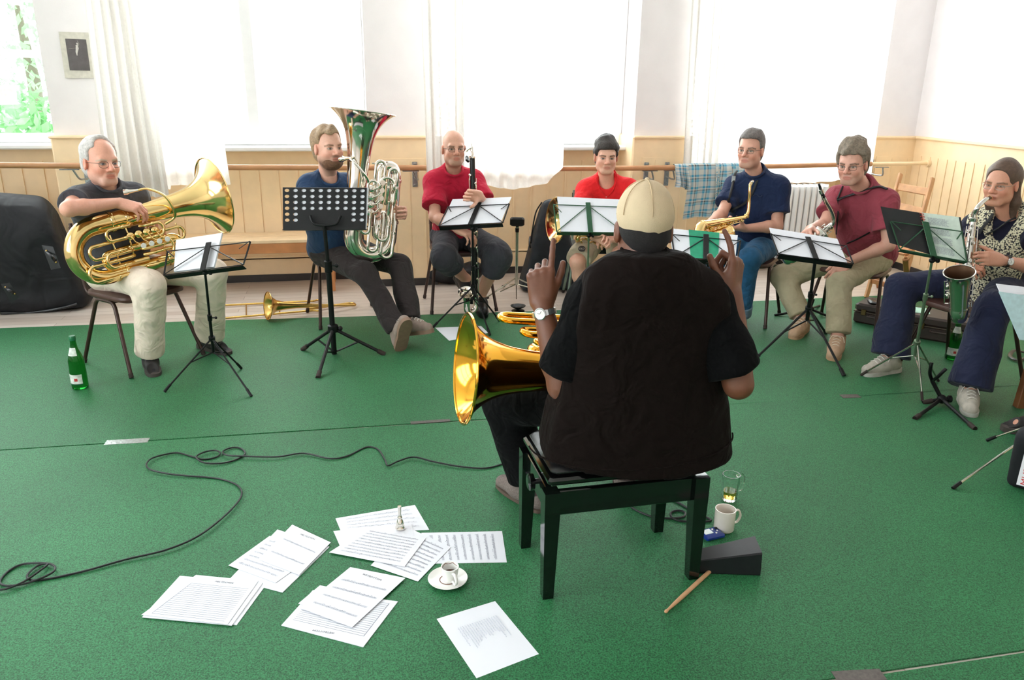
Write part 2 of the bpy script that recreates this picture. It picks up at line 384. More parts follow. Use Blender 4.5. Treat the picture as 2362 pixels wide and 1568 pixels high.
def window(name, c, sx, sz, ax, n, cols=2, trans=None, fr=.07):
    """casement window: frame, mullions, sill and one pane mesh"""
    c = np.asarray(c, float); ax = np.asarray(ax, float); n = np.asarray(n, float); Z = np.array([0, 0, 1.])
    f = MB()
    for s in (-1, 1):
        f.box(c + ax*s*(sx/2-fr/2), (fr, .07, sz), ax, n, bev=.006); f.box(c + Z*s*(sz/2-fr/2), (sx, .062, fr), ax, n, bev=.006)
    for k in range(1, cols): f.box(c + ax*(sx*(k/cols-.5)), (.09, .075, sz-.1), ax, n, bev=.006)
    if trans is not None: f.box((c[0], c[1], trans), (sx-.1, .08, .055), ax, n, bev=.006)
    o = f.obj(name, M_white, smooth=False); o['kind'] = 'structure'
    MB().box(c, (sx-.02, .006, sz-.02), ax, n).obj('window_glass', M_pane, o, smooth=False)
    return o
ZT = 3.6
for i, ((a, b), sz) in enumerate(zip(BAYS, (1.12, 1.10, 1.10, .86))):
    c = ((a+b)/2, BY+.06, (sz+.03+ZT)/2)
    o = window('window_%d' % (i+1), c, b-a, ZT-sz-.03, (1, 0, 0), (0, 1, 0), 2, 1.80 if i == 0 else 2.75)
    MB().box(((a+b)/2, BY-.03, sz+.012), (b-a+(.0 if i else .0), .26, .035), bev=.008).obj('window_sill', M_white, o, smooth=False)
    portal((c[0], BY+.16, c[2]), (0, -1, 0), b-a-.1, ZT-sz-.1)
for i, (a, b) in enumerate(REARW):
    window('window_%d' % (i+5), ((a+b)/2, YR-.1, 2.15), b-a, 2.5, (1, 0, 0), (0, 1, 0), 3, 2.7); portal(((a+b)/2, YR-.22, 2.15), (0, 1, 0), b-a-.1, 2.4)
for i, (a, b) in enumerate(LEFTW):
    window('window_%d' % (i+5), (XL-.1, (a+b)/2, 2.15), b-a, 2.5, (0, 1, 0), (1, 0, 0), 3, 2.7); portal((XL-.22, (a+b)/2, 2.15), (1, 0, 0), b-a-.1, 2.4)

# paper stuck on the left window
p = [onY(u, v, BY+.018) for u, v in ((-40, 197), (36, 195), (40, 241), (-40, 244))]
tag(MB().prism(p, (0, .002, 0)).obj('notice_sheet', mat('notice_paper', S(250, 250, 250), .8), smooth=False), 'white sheet of paper stuck on the leftmost window pane', 'paper')
# trees outside the left window
def leaf_mat(name, c): return sheer(name, c, .10, dif=.5)
random.seed(11)
for ti, (tx, ty, tz, R, lab) in enumerate(((-4.8, 14.2, 3.3, 2.2, 'bright green leafy tree outside the left window, filling its upper panes'), (-4.1, 10.4, .5, 1.25, 'pale green bush outside the left window, behind its lower panes'))):
    root = empty('garden_tree', (tx, ty, -1.0), lab, 'tree')
    MB().tube([(tx, ty, -1), (tx+.1, ty, tz-R*.8), (tx, ty+.1, tz-R*.3)], [.14, .10, .04]).obj('trunk', mat('bark', S(70, 66, 52), .9), root)
    fo = MB()
    for k in range(5000):
        d = nz([random.gauss(0, 1) for _ in range(3)]); r = R*random.uniform(.55, 1)**.6; c = np.array([tx, ty, tz]) + d*r*np.array([1, .9, .95])
        u = nz([random.gauss(0, 1) for _ in range(3)]); v = nz(np.cross(u, d + .01)); l = random.uniform(.05, .11)
        fo.add([c - u*l, c + v*l*.45, c + u*l, c - v*l*.45], [(0, 1, 2, 3)])
    fo.obj('foliage', leaf_mat('leaf_green', S(102, 152, 98)), root, smooth=False)

# framed photograph on the first pier
root = empty('picture_frame', onY(178, 179, PY+.02), 'framed dark photograph of a dancer with outstretched arm, on the white pier', 'picture')
q = lambda u, v, d: onY(u, v, PY + .04 - d)
pc = [q(135, 73, .015), q(205, 75, .015), q(219, 180, .015), q(150, 180, .015)]
MB().prism(pc, (0, .012, 0)).obj('mount_board', mat('cream_mount', S(216, 210, 196), .6), root, smooth=False)
MB().prism([q(150, 89, .018), q(198, 91, .018), q(208, 163, .018), q(161, 162, .018)], (0, .003, 0)).obj('photograph', mat('dark_print', S(88, 80, 78), .35, var=.25, vs=25), root, smooth=False)
fg = MB(); D = .021
for P in (spl([q(157, 113, D), q(166, 112, D), q(174, 111, D)], 5), spl([q(178, 110, D), q(182, 101, D), q(178, 94, D)], 5)): fg.tube(P, [.003]*len(P), 6, flat=.3)
fg.tube(spl([q(177, 104, D), q(178, 112, D), q(177, 120, D), q(178, 128, D)], 5), [.008, .008, .008, .009, .010, .010, .009, .009, .008, .008, .007, .006, .005, .004, .003, .003], 8, flat=.3)
fg.ball(q(178, 101, D), (.006, .002, .008))
fg.obj('printed_dancer', mat('pale_print', S(214, 208, 200), .5), root)

# barre
bz = [(-4.3, 1.045), (-2.4, 1.04), (-1.27, 1.022), (-.8, 1.013), (.54, 1.0), (1.66, .986), (2.33, .984), (3.06, .99), (3.6, .992), (4.54, 1.005)]
root = empty('ballet_barre', (-4.3, 6.3, 1.0), 'long round wooden barre running along the back wall under the windows', 'barre')
M_barre = mat('brown_barre_wood', S(196, 142, 98), .35, var=.12, vs=12)
MB().tube([(x, 6.3, z) for x, z in bz], .021, 14).obj('rail', M_barre, root)
e = MB().tube([(4.54, 6.31, 1.005), (XC-.02, 6.31, 1.006)], .016, 12).lathe((XC-.025, 6.31, 1.006), (1, 0, 0), [(0, .03), (.02, .034), (.024, .034)], 16)
tag(e.obj('rail_extension', M_pan, root), 'pale yellow end piece fixed to the right wall')
for x, y0, z in [(-1.90, PY-.008, 1.03), (.548, PY-.008, 1.0), (2.53, PY-.008, .985), (2.72, PY-.008, .985), (4.70, PY-.008, 1.0), (-3.6, BY-.01, 1.04)]:
    b = MB().box((x, y0-.004, z-.075), (.042, .01, .2), bev=.003)
    for dz in (.01, -.06, -.16): b.lathe((x, y0-.008, z+dz), (0, -1, 0), [(0, .012), (.004, .012), (.006, .006)], 10)
    b.tube(fil([(x, y0-.008, z-.10), (x+.02, y0-.07, z-.11), (x-.0, 6.33, z-.10), (x-.03, 6.31, z-.026)], .03), .007, 8)
    b.box((x-.05, 6.3, z-.024), (.13, .03, .006), bev=.002)
    b.obj('wall_bracket', M_steel, root)

# sheer curtains
M_cur = sheer('sheer_curtain', (.88, .87, .85, 1), .16, dif=.2)
M_cur2 = sheer('gathered_curtain', (.76, .73, .69, 1), .03, dif=.7)
def curtain(name, x0, x1, y, ztop, bot, folds, amp, m, label, parent=None, seed=1):
    rnd = random.Random(seed); n = folds*8; G = []
    ph = [rnd.uniform(-.5, .5) for _ in range(folds+2)]
    rows = 26
    for r in range(rows+1):
        t = r/rows; row = []
        for i in range(n+1):
            s = i/n; zb = bot(s); z = ztop + (zb - ztop)*t
            a = amp*(1 + .4*math.sin(7*s + seed))*(.75 + .35*t)
            yy = y + a*math.sin(2*math.pi*(s*folds) + ph[int(s*folds)]*.8 + .5*math.sin(3*t)) - .04*t*0
            row.append((x0(t) + (x1(t)-x0(t))*s, yy, z))
        G.append(row)
    o = MB().sheet(np.array(G)).obj(name, m, parent)
    if parent is None: tag(o, label, 'curtain')
    return o
lin = lambda a, b: (lambda t: a + (b-a)*t)
cur = curtain('curtain', lin(-1.60, -1.40), lin(-.98, -.84), 6.19, 3.5, lambda s: .90 if s > .25 else .87, 6, .022, M_cur, 'sheer white curtain at the second window, left of the silver tuba', seed=2)
curtain('gathered_edge', lin(-1.62, -1.68), lin(-1.34, -1.27), 6.16, 3.5, lambda s: .82, 6, .03, M_cur2, None, cur, 4)
cur = curtain('curtain', lin(.84, .84), lin(1.72, 1.70), 6.19, 3.5, lambda s: .86 + .02*math.sin(9*s) + (.14*max(0, (s-.85)/.15)), 7, .018, M_cur, 'sheer white curtain at the third window, behind the crimson shirt', seed=5)
curtain('gathered_edge', lin(.58, .61), lin(.92, .90), 6.16, 3.5, lambda s: .87, 5, .03, M_cur2, None, cur, 7)
cur = curtain('curtain', lin(3.04, 3.06), lin(4.64, 4.66), 6.44, 3.5, lambda s: .845 + .015*math.sin(8*s), 9, .018, M_cur, 'sheer white curtain at the fourth window, above the radiator', seed=8)
curtain('gathered_edge', lin(2.76, 2.83), lin(3.09, 3.14), 6.42, 3.5, lambda s: .90, 5, .03, M_cur2, None, cur, 9)

# bench under the second window
root = empty('bench', (-.85, 6.6, 0), 'long low pale wooden bench under the second window', 'bench')
zb = .435
for k in range(3): MB().box((-.85, 6.475+.12*k, zb-.014), (1.5, .115, .028), bev=.004).obj('seat_board', M_bench, root, smooth=False)
MB().box((-.85, 6.432, zb-.068), (1.46, .022, .08), bev=.003).obj('apron', M_apron, root, smooth=False)
for x in (-1.53, -.16):
    for y in (6.44, 6.75): MB().box((x, y, (zb-.028)/2), (.06, .045, zb-.028), bev=.003).obj('leg', M_apron, root, smooth=False)
# radiator
root = empty('radiator', (4.05, 6.68, 0), 'white ribbed radiator under the fourth window', 'radiator')
for k in range(16):
    x = 3.44 + k*.06
    MB().box((x, 6.66, .44), (.046, .15, .70), bev=.02).obj('rib', M_white, root)
for zz in (.74, .15): MB().tube([(3.40, 6.68, zz), (4.40, 6.68, zz)], .022).obj('header_pipe', M_white, root)
for x in (3.5, 4.28): MB().box((x, 6.68, .055), (.05, .08, .11), bev=.005).obj('foot', M_white, root)
# plaid shirt over the barre
def plaid():
    m = bpy.data.materials.new('blue_plaid'); m.use_nodes = True; nt = m.node_tree; N = nt.nodes; b = N['Principled BSDF']; b.inputs['Roughness'].default_value = .85
    uv = N.new('ShaderNodeUVMap'); sp = N.new('ShaderNodeSeparateXYZ'); nt.links.new(uv.outputs[0], sp.inputs[0])
    cols = [(0, S(205, 205, 198)), (.30, S(205, 205, 198)), (.31, S(52, 150, 186)), (.46, S(52, 150, 186)), (.47, S(205, 205, 198)), (.58, S(205, 205, 198)), (.60, S(70, 48, 46)), (.67, S(70, 48, 46)), (.67, S(150, 190, 200)), (.85, S(52, 150, 186)), (.93, S(205, 205, 198))]
    outs = []
    for ax in (0, 1):
        f = N.new('ShaderNodeMath'); f.operation = 'FRACT'; nt.links.new(sp.outputs[ax], f.inputs[0])
        r = N.new('ShaderNodeValToRGB'); r.color_ramp.interpolation = 'LINEAR'
        while len(r.color_ramp.elements) < len(cols): r.color_ramp.elements.new(.5)
        for e, (p, c) in zip(r.color_ramp.elements, cols): e.position = p; e.color = c
        nt.links.new(f.outputs[0], r.inputs[0]); outs.append(r)
    mx = N.new('ShaderNodeMix'); mx.data_type = 'RGBA'; mx.inputs['Factor'].default_value = .5
    nt.links.new(outs[0].outputs[0], mx.inputs['A']); nt.links.new(outs[1].outputs[0], mx.inputs['B']); nt.links.new(mx.outputs['Result'], b.inputs['Base Color'])
    return m
def uvgrid(o, a, b, su, sv):                   # UVs for a grid sheet (a rows, b columns)
    uv = o.data.uv_layers.new(name='UVMap'); n = a*b
    for li, l in enumerate(o.data.loops): i = l.vertex_index % n; uv.data[li].uv = ((i % b)/(b-1)*su, (i//b)/(a-1)*sv)
PL = plaid()
root = empty('plaid_shirt', (3.1, 6.28, .45), 'blue and white plaid shirt hung over the barre', 'shirt')
def drape(u0, u1, ylo, nm, back, seed, wv=.02):
    rows, cols_ = 26, 26; G = []
    for r in range(rows):
        t = r/(rows-1); row = []
        for c in range(cols_):
            s = c/(cols_-1); x = u0 + (u1-u0)*s; zt = np.interp(x, [q[0] for q in bz], [q[1] for q in bz])
            L = t*(zt - ylo(s) + .07) ; a = .026
            if L < .07: th = math.pi*(L/.07)*.9; y = 6.3 + (a+.003)*math.cos(th)*1; z = zt + (a+.003)*math.sin(th)
            else: y = 6.3 - a - .004; z = zt - (L-.07)
            y += -(wv*(.5+.5*math.sin(s*17+seed)) + .006*math.sin(s*41+3*t))*min(1, max(0, (L-.05)*6))
            row.append((x + .012*math.sin(t*5+seed)*t, y, z + .008*math.sin(s*9+seed)*(t > .9)))
        G.append(row)
    o = MB().sheet(np.array(G), .0015).obj(nm, PL, root); uvgrid(o, rows, cols_, (u1-u0)*9, 5); return o
drape(2.80, 3.32, lambda s: .555 + .05*s, 'shirt_body', 1, 0)
drape(3.05, 3.36, lambda s: .66 + .05*s, 'sleeve', -1, 2, .05)
drape(2.69, 2.81, lambda s: .84 - .03*s, 'collar', 1, 4, .05)
# ------------------------------------------------------------------ organic surfaces: a signed distance field meshed by surface nets
class Field:
    def __init__(s): s.ops = []; s.lo = np.full(3, 1e9); s.hi = np.full(3, -1e9)
    def _g(s, lo, hi): s.lo = np.minimum(s.lo, lo); s.hi = np.maximum(s.hi, hi)
    def cone(s, a, b, ra, rb, k=.02, mode='u', flat=None):
        a, b = np.asarray(a, float), np.asarray(b, float); ba = b-a; q = max(ba @ ba, 1e-12)
        if flat is None:
            def f(P):
                d = P - a; h = np.clip(d @ ba/q, 0, 1); return np.linalg.norm(d - h[..., None]*ba, axis=-1) - (ra + (rb-ra)*h)
        else:                                  # elliptical section: squeezed along a direction
            n, sc_ = nz(flat[0]), flat[1]
            def f(P):
                d = P - a; h = np.clip(d @ ba/q, 0, 1); e = d - h[..., None]*ba; w = e @ n; e = e + (w*(1/sc_ - 1))[..., None]*n
                return (np.linalg.norm(e, axis=-1) - (ra + (rb-ra)*h))*min(1, sc_)
        if mode == 'u': r = max(ra, rb); s._g(np.minimum(a, b)-r, np.maximum(a, b)+r)
        s.ops.append((f, mode, k)); return s
    def ell(s, c, r, A=None, k=.02, mode='u'):
        c = np.asarray(c, float); r = np.full(3, r, float) if np.isscalar(r) else np.asarray(r, float); A = np.eye(3) if A is None else np.asarray(A)   # rows of A: axes
        def f(P):
            q = (P - c) @ A.T; k0 = np.linalg.norm(q/r, axis=-1); k1 = np.linalg.norm(q/(r*r), axis=-1); return k0*(k0-1)/np.maximum(k1, 1e-6)
        if mode == 'u':
            e = np.sqrt(((A*r[:, None])**2).sum(0)); s._g(c-e, c+e)
        s.ops.append((f, mode, k)); return s
    def rbox(s, c, h, A=None, rad=.01, k=.01, mode='u'):
        c = np.asarray(c, float); h = np.asarray(h, float); A = np.eye(3) if A is None else np.asarray(A); hh = np.maximum(h-rad, 1e-4)
        def f(P):
            q = np.abs((P - c) @ A.T) - hh; return np.linalg.norm(np.maximum(q, 0), axis=-1) + np.minimum(q.max(-1), 0) - rad
        if mode == 'u': e = (np.abs(A)*h[:, None]).sum(0); s._g(c-e, c+e)
        s.ops.append((f, mode, k)); return s
    def seg(s, a, b, ra, rb, k=.02, cuta=False, cutb=True, flat=None):   # tapered limb piece with flat ends
        a, b = np.asarray(a, float), np.asarray(b, float); ba = b-a; q = ba @ ba; u = nz(ba)
        n, sc_ = (nz(flat[0]), flat[1]) if flat else (u, 1.0)
        def f(P):
            d = P - a; t = d @ ba/q; h = np.clip(t, 0, 1); e = d - h[..., None]*ba
            if flat: w = e @ n; e = e + (w*(1/sc_ - 1))[..., None]*n
            v = np.linalg.norm(e, axis=-1) - (ra + (rb-ra)*h)
            for c_, w_ in ((cutb, (P - b) @ u), (cuta, (a - P) @ u)):
                if c_: g = np.maximum(.010 - np.abs(v - w_), 0)/.010; v = np.maximum(v, w_) + g*g*.0025
            return v
        r = max(ra, rb); s._g(np.minimum(a, b)-r, np.maximum(a, b)+r); s.ops.append((f, 'u', k)); return s
    def half(s, p, n, k=.003):                 # keep what lies behind the plane (n points out)
        p = np.asarray(p, float); n = nz(n); s.ops.append((lambda P: (P - p) @ n, 'i', k)); return s
    @staticmethod
    def _mix(D, d, mode, k):
        if mode == 's': D2, d2 = -D, d
        elif mode == 'i': D2, d2 = -D, -d
        else: D2, d2 = D, d
        h = np.maximum(k - np.abs(D2 - d2), 0)/max(k, 1e-9)
        r = np.minimum(D2, d2) - h*h*k*.25
        return -r if mode != 'u' else r
    def ev(s, P):
        D = np.full(P.shape[:-1], 10.0)
        for f, m, k in s.ops: D = s._mix(D, f(P), m, k)
        return D
    def mesh(s, h, disp=None, n=8):
        h = h*VOX; pad = 4*h + .012
        lo, hi = s.lo - pad, s.hi + pad; nb = np.ceil((hi-lo)/(h*n)).astype(int); bs = h*n
        I = np.stack(np.meshgrid(*[np.arange(k) for k in nb], indexing='ij'), -1).reshape(-1, 3)
        C = lo + (I + .5)*bs; R = bs*.5*math.sqrt(3)
        dc = [f(C) for f, _, _ in s.ops]; D0 = np.full(len(C), 10.0)
        for (f, m, k), d in zip(s.ops, dc): D0 = s._mix(D0, d, m, k)
        act = np.abs(D0) < R*1.35 + .014; Ia = I[act]; dca = [d[act] for d in dc]; D0a = D0[act]
        big = np.repeat(np.repeat(np.repeat(D0.reshape(nb), n, 0), n, 1), n, 2).astype(np.float32)
        big = np.pad(big, ((0, 1),)*3, mode='edge')
        o = np.stack(np.meshgrid(*[np.arange(n+1)]*3, indexing='ij'), -1).reshape(-1, 3)
        for st in range(0, len(Ia), 300):
            sl = slice(st, st+300); ii = Ia[sl][:, None]*n + o[None]; P = lo + ii*h; D = np.full(P.shape[:2], 10.0)
            best = D0a[sl] + 2*R + .02
            for (f, m, k), d in zip(s.ops, dca):
                w = (d[sl] < best + 2*k + R) if m == 'u' else (d[sl] < 1.4*R + k + .03 + np.abs(D0a[sl])) if m == 's' else np.ones(len(P), bool)
                if m == 'i' : w = d[sl] > -1.4*R - k - .03 - np.abs(D0a[sl])
                if not w.any(): continue
                if w.all(): D = s._mix(D, f(P), m, k)
                else: D[w] = s._mix(D[w], f(P[w]), m, k)
            if disp is not None: D = D + disp(P)
            big[ii[..., 0], ii[..., 1], ii[..., 2]] = D
        return nets(big, lo, h)
def nets(D, lo, h):
    S_ = D < 0; a, b, c = D.shape
    cnt = np.zeros((a-1, b-1, c-1), np.int8)
    off = [(i, j, k) for i in (0, 1) for j in (0, 1) for k in (0, 1)]
    for i, j, k in off: cnt += S_[i:a-1+i, j:b-1+j, k:c-1+k]
    cells = np.argwhere((cnt > 0) & (cnt < 8)); idx = np.full(cnt.shape, -1, np.int32); idx[tuple(cells.T)] = np.arange(len(cells))
    cv = np.stack([D[cells[:, 0]+i, cells[:, 1]+j, cells[:, 2]+k] for i, j, k in off], 1).astype(float); offa = np.array(off, float)
    acc = np.zeros((len(cells), 3)); num = np.zeros(len(cells))
    for p in range(8):
        for q in range(p+1, 8):
            if np.abs(offa[p]-offa[q]).sum() != 1: continue
            m = (cv[:, p] < 0) != (cv[:, q] < 0); t = np.where(m, cv[:, p]/np.where(m, cv[:, p]-cv[:, q], 1), 0)
            acc += np.where(m[:, None], offa[p] + t[:, None]*(offa[q]-offa[p]), 0); num += m
    V = lo + (cells + acc/np.maximum(num, 1)[:, None])*h; Q = []
    for ax in range(3):
        s0 = [slice(1, -1)]*3; s1 = [slice(1, -1)]*3; s0[ax] = slice(0, -1); s1[ax] = slice(1, None)
        A, B = S_[tuple(s0)], S_[tuple(s1)]
        for mask, flip in ((A & ~B, False), (~A & B, True)):
            e = np.argwhere(mask)
            if not len(e): continue
            e = e + np.array([0 if i == ax else 1 for i in range(3)]); u, w = [(1, 2), (2, 0), (0, 1)][ax]
            def at_(du, dw): z = e.copy(); z[:, u] -= du; z[:, w] -= dw; return idx[tuple(z.T)]
            q = np.stack([at_(1, 1), at_(0, 1), at_(0, 0), at_(1, 0)], 1); Q.append(q[:, ::-1] if flip else q)
    Q = np.concatenate(Q) if Q else np.zeros((0, 4), int); Q = Q[(Q >= 0).all(1)]
    return V, Q
def folds(seed, amp=.004, f=16):               # soft cloth creases
    r = np.random.RandomState(seed); ds = [nz(r.randn(3)) for _ in range(8)]; ph = r.rand(8)*6.28
    def g(P):
        o = 0
        for i in range(4): o = o + (1.3 - 2*np.abs(np.sin(.5*f*(1+.45*i)*(P @ ds[i]) + ph[i] + 1.1*np.sin(.5*f*(P @ ds[i+4]) + ph[i+4]))))/(1+.4*i)
        return -amp*.62*o
    return g
def curls(seed, amp=.004, f=50):               # tufts of hair
    r = np.random.RandomState(seed); ds = [nz(r.randn(3)) for _ in range(8)]; ph = r.rand(8)*6.28
    def g(P):
        o = 0
        for i in range(4): o = o + np.sin(f*(1+.4*i)*(P @ ds[i]) + ph[i] + 1.5*np.sin(.7*f*(P @ ds[i+4]) + ph[i+4]))/(1+.3*i)
        return amp*.5*o
    return g
def fobj(F, name, m, h, parent=None, disp=None, col=None, loc=None):
    V, Q = F.mesh(h, disp)
    return link(name, V, Q, m, parent, True, None, col(V) if col else None, loc, quads=True)

def onsurf(F, u, v, off=.004):                  # point just off a figure's surface, along a sight line
    d = nz(ray(u, v)); t = 1.5; best = (9, t)
    for _ in range(80):
        x = float(F.ev((EYE + d*t)[None])[0]) - off
        if x < best[0]: best = (x, t)
        t += max(x*.85, .0005)
        if abs(x) < .0008 or t > 9: break
    return EYE + d*best[1]
# ------------------------------------------------------------------ people
def head_axes(hf, hu=(0, 0, 1)):
    Y = nz(hf); X = nz(np.cross(Y, np.asarray(hu, float))); Z = np.cross(X, Y); return np.stack([X, Y, Z])     # rows: right, forward, up
class Head:
    def __init__(s, c, hf, hu=(0, 0, 1), k=1.0): s.c = np.asarray(c, float); s.A = head_axes(hf, hu); s.k = k
    def p(s, x, y, z): return s.c + s.k*(np.array([x, y, z]) @ s.A)
    def loc(s, P): return ((P - s.c) @ s.A.T)/s.k
    def add(s, F, fem=False, jaw=1.0):
        k, A, p = s.k, s.A, s.p; e = lambda c, r, kk, m='u', B=None: F.ell(p(*c), np.array(r)*k, A if B is None else B @ A, kk*k, m)
        e((0, -.014, .040), (.0745, .095, .084), .03); e((0, .022, -.035), (.062, .066, .085), .04)
        F.cone(p(-.022*jaw, .066, -.094), p(.022*jaw, .066, -.094), .019*k, .019*k, .035*k)
        for sx in (-1, 1):
            e((sx*.047*jaw, .004, -.066), (.017, .026, .026), .04); e((sx*.038, .062, -.028), (.020, .018, .018), .03)
        F.cone(p(-.036, .076, .023), p(.036, .076, .023), .011*k, .011*k, .022*k)
        for sx in (-1, 1): e((sx*.032, .096, .000), (.019, .018, .0125), .012, 's')
        for sx in (-1, 1): e((sx*.0315, .0705, .001), (.0135, .0125, .0125), .003)
        F.cone(p(0, .083, .016), p(0, .112, -.024), .0080*k, .0125*k, .012*k)
        for sx in (-1, 1): e((sx*.0125, .095, -.031), (.009, .012, .0085), .007)
        F.cone(p(-.018, .082, -.0575), p(.018, .082, -.0575), .0075*k, .0075*k, .012*k)
        F.cone(p(-.016, .081, -.070), p(.016, .081, -.070), .0082*k, .0082*k, .010*k)
        F.cone(p(-.021, .092, -.0635), p(.021, .092, -.0635), .0018*k, .0018*k, .004*k, 's')
        for sx in (-1, 1):
            t = sx*.25; B = np.array([[math.cos(t), -math.sin(t), 0], [math.sin(t), math.cos(t), 0], [0, 0, 1]])
            e((sx*.079, -.010, -.008), (.009, .020, .032), .008, 'u', B); e((sx*.090, -.004, -.004), (.007, .010, .017), .006, 's', B)
    def colour(s, V, base, C, eye=(.20, .14, .08), brow=None, stub=None, lips=None, closed=False, st_z=(-.11, -.035)):
        L = s.loc(V); x, y, z = np.abs(L[:, 0]), L[:, 1], L[:, 2]; near = (np.linalg.norm(L, axis=1) < .17)
        def blend(m, c, a=1.0): m = np.clip(m, 0, 1)*near*a; C[:] = C*(1-m[:, None]) + np.asarray(c)[None]*m[:, None]
        sm = lambda d, w: np.clip(.5 - d/w, 0, 1)
        b = np.asarray(base)
        blend(sm(np.sqrt(((x-.042)/.024)**2 + ((z+.035)/.022)**2) - 1, .9)*(y > .03), b*np.array([1.08, .86, .84]), .6)     # cheeks
        blend(sm(np.sqrt((L[:, 0]/.016)**2 + ((z+.026)/.018)**2) - 1, .8)*(y > .08), b*np.array([1.08, .84, .82]), .6)     # nose
        blend((x > .07)*(np.abs(z) < .045)*(y < .03), b*np.array([1.05, .84, .82]), .6)                                      # ears
        if stub is not None:
            m = sm(z + .062, .045)*sm(-.01 - y, .03) + sm(np.abs(z+.046)-.004, .014)*sm(x-.022, .02)*(y > .07); blend(m, stub[:3], stub[3])
        blend(sm(np.sqrt((x/.024)**2 + ((z+.0635)/.0125)**2) - 1, .5)*(y > .075), lips if lips is not None else b*np.array([.86, .56, .55]), .9)
        blend(sm(np.abs(z+.0635)-.0012, .003)*(x < .022)*(y > .07), b*.35, .8)
        if brow is not None: blend(sm(np.abs(z-.0190-.006*np.clip((x-.018)/.03, 0, 1)+.010*np.clip((x-.042)/.012, 0, 1))-.0042, .004)*(x > .013)*(x < .056)*(y > .04), brow, .85)
        ez = .0046 if not closed else .002
        e = np.sqrt(((x-.0315)/.0130)**2 + ((z-.001)/ez)**2) - 1; ey = (y > .06)
        blend(sm(np.sqrt(((x-.0315)/.0175)**2 + ((z-.001)/(ez+.0035))**2) - 1, .25)*ey, b*.5, .75)
        blend(sm(e, .3)*ey, (.46, .43, .41)); blend(sm(np.hypot(x-.0315, z-.001)-.0058, .002)*(e < .15)*ey, eye); blend(sm(np.abs(z-.001-ez*np.sqrt(np.clip(1-((x-.0315)/.0145)**2, 0, 1)))-.0008, .0022)*(np.abs(x-.0315) < .0145)*ey, b*.22, .8); blend(sm(np.hypot(x-.0315, z-.001)-.0028, .002)*(e < .15)*ey, (.01, .01, .01))  # eye white, iris and pupil; upper-lid shading painted in as a dark line
        return C
def hand(F, w, f, n, left, curls=(30, 35, 40, 45), spread=6, thumb=(35, 20), k=1.0, tips=None):
    """palm and five fingers: w wrist, f towards the knuckles, n out of the palm"""
    f = nz(f); n = nz(np.asarray(n) - (np.asarray(n) @ f)*f); t = np.cross(f, n)*(-1 if left else 1); w = np.asarray(w, float)
    W_ = lambda a, b, c: w + k*(a*f + b*t + c*n)
    if np.isscalar(curls): curls = (curls,)*4
    kn = [(.094, .030, -.004), (.097, .010, -.006), (.092, -.011, -.005), (.083, -.030, -.002)]
    ln = [(.044, .027, .022), (.049, .031, .023), (.045, .029, .022), (.035, .022, .019)]; rad = [.0095, .0098, .0093, .0082]
    st = [(.006, .018, .004), (.004, .006, .003), (.004, -.007, .003), (.006, -.018, .004)]
    for i in range(4): F.cone(W_(*st[i]), W_(*kn[i]), .0185*k, .0125*k, .014)
    F.ell(W_(.040, .024, .008), np.array([.032, .016, .017])*k, np.stack([f, t, n]), .014); F.ell(W_(.040, -.022, .007), np.array([.034, .013, .014])*k, np.stack([f, t, n]), .014)
    for i in range(4):
        c = curls[i]; c3 = (c, c*1.15, c*.75) if np.isscalar(c) else c; sp = math.radians(spread*(1.5-i)); p = W_(*kn[i]); ang = 0
        d0 = math.cos(sp)*f + math.sin(sp)*t
        for j in range(3):
            ang += math.radians(c3[j]); d = math.cos(ang)*d0 + math.sin(ang)*n; q = p + d*ln[i][j]*k
            F.cone(p, q, (rad[i] - .0007*j)*k, (rad[i] - .0007*(j+1))*k, .0035 if j else .009); p = q
    a, b = math.radians(thumb[0]), math.radians(thumb[1])
    p0, d = W_(.022, .024, .010), nz(math.cos(a)*f + math.sin(a)*t + math.sin(b)*n)
    p1 = p0 + d*.044*k; d2 = nz(d + .35*f + .1*n); p2 = p1 + d2*.033*k; d3 = nz(d2 + .25*f - (.1*t)); p3 = p2 + d3*.027*k
    F.cone(p0, p1, .0165*k, .0125*k, .014); F.cone(p1, p2, .0115*k, .0105*k, .005); F.cone(p2, p3, .0108*k, .0088*k, .005)
SKINM = mat('skin', (0, 0, 0, 1), .48, var=.05, vs=120, bump=.08, bs=500, vcol=True)
def cloth(name, c, rough=.85, **kw): return mat(name, c, rough, var=kw.pop('var', .07), vs=kw.pop('vs', 22), bump=kw.pop('bump', .2), bs=kw.pop('bs', 300), sheen=kw.pop('sheen', .08), spec=kw.pop('spec', .15), wr=kw.pop('wr', .62), **kw)
def torso_axes(J):
    U = nz(J['neck'] - J['pel']); X = nz(J['shR'] - J['shL']); X = nz(X - (X @ U)*U); Y = np.cross(U, X); return X, Y, U    # person's right, forward, up
def torso(F, J, g=0., belly=0., w=1.0, k=.07, lean=0.):
    X, Y, U = torso_axes(J); A = np.stack([X, Y, U]); pe, ne = J['pel'], J['neck']; L = np.linalg.norm(ne - pe)
    at_ = lambda t, y=0.: pe + U*L*t + Y*y
    F.ell(at_(.0), (.165*w+g, .125+g, .13+g), A, k); F.ell(at_(.30, .012+belly*.35), (.150*w+g+belly*.25, .112+g+belly*.6, .19+g), A, k)
    F.ell(at_(.64, .004), (.160*w+g, .108+g, .19+g), A, k)
    for s in ('L', 'R'):
        sh = J['sh'+s]; F.cone(ne - U*.040 - Y*.008, sh - U*.032, .050+g, .046+g, k*.8); F.cone(ne + U*.030 - Y*.018, sh - U*.02 + (ne-sh)*.30, .036+g, .036+g, k*.6)
        F.cone(sh - U*.035, at_(.45) + (sh-ne)*.55, .056+g, .08+g, k)
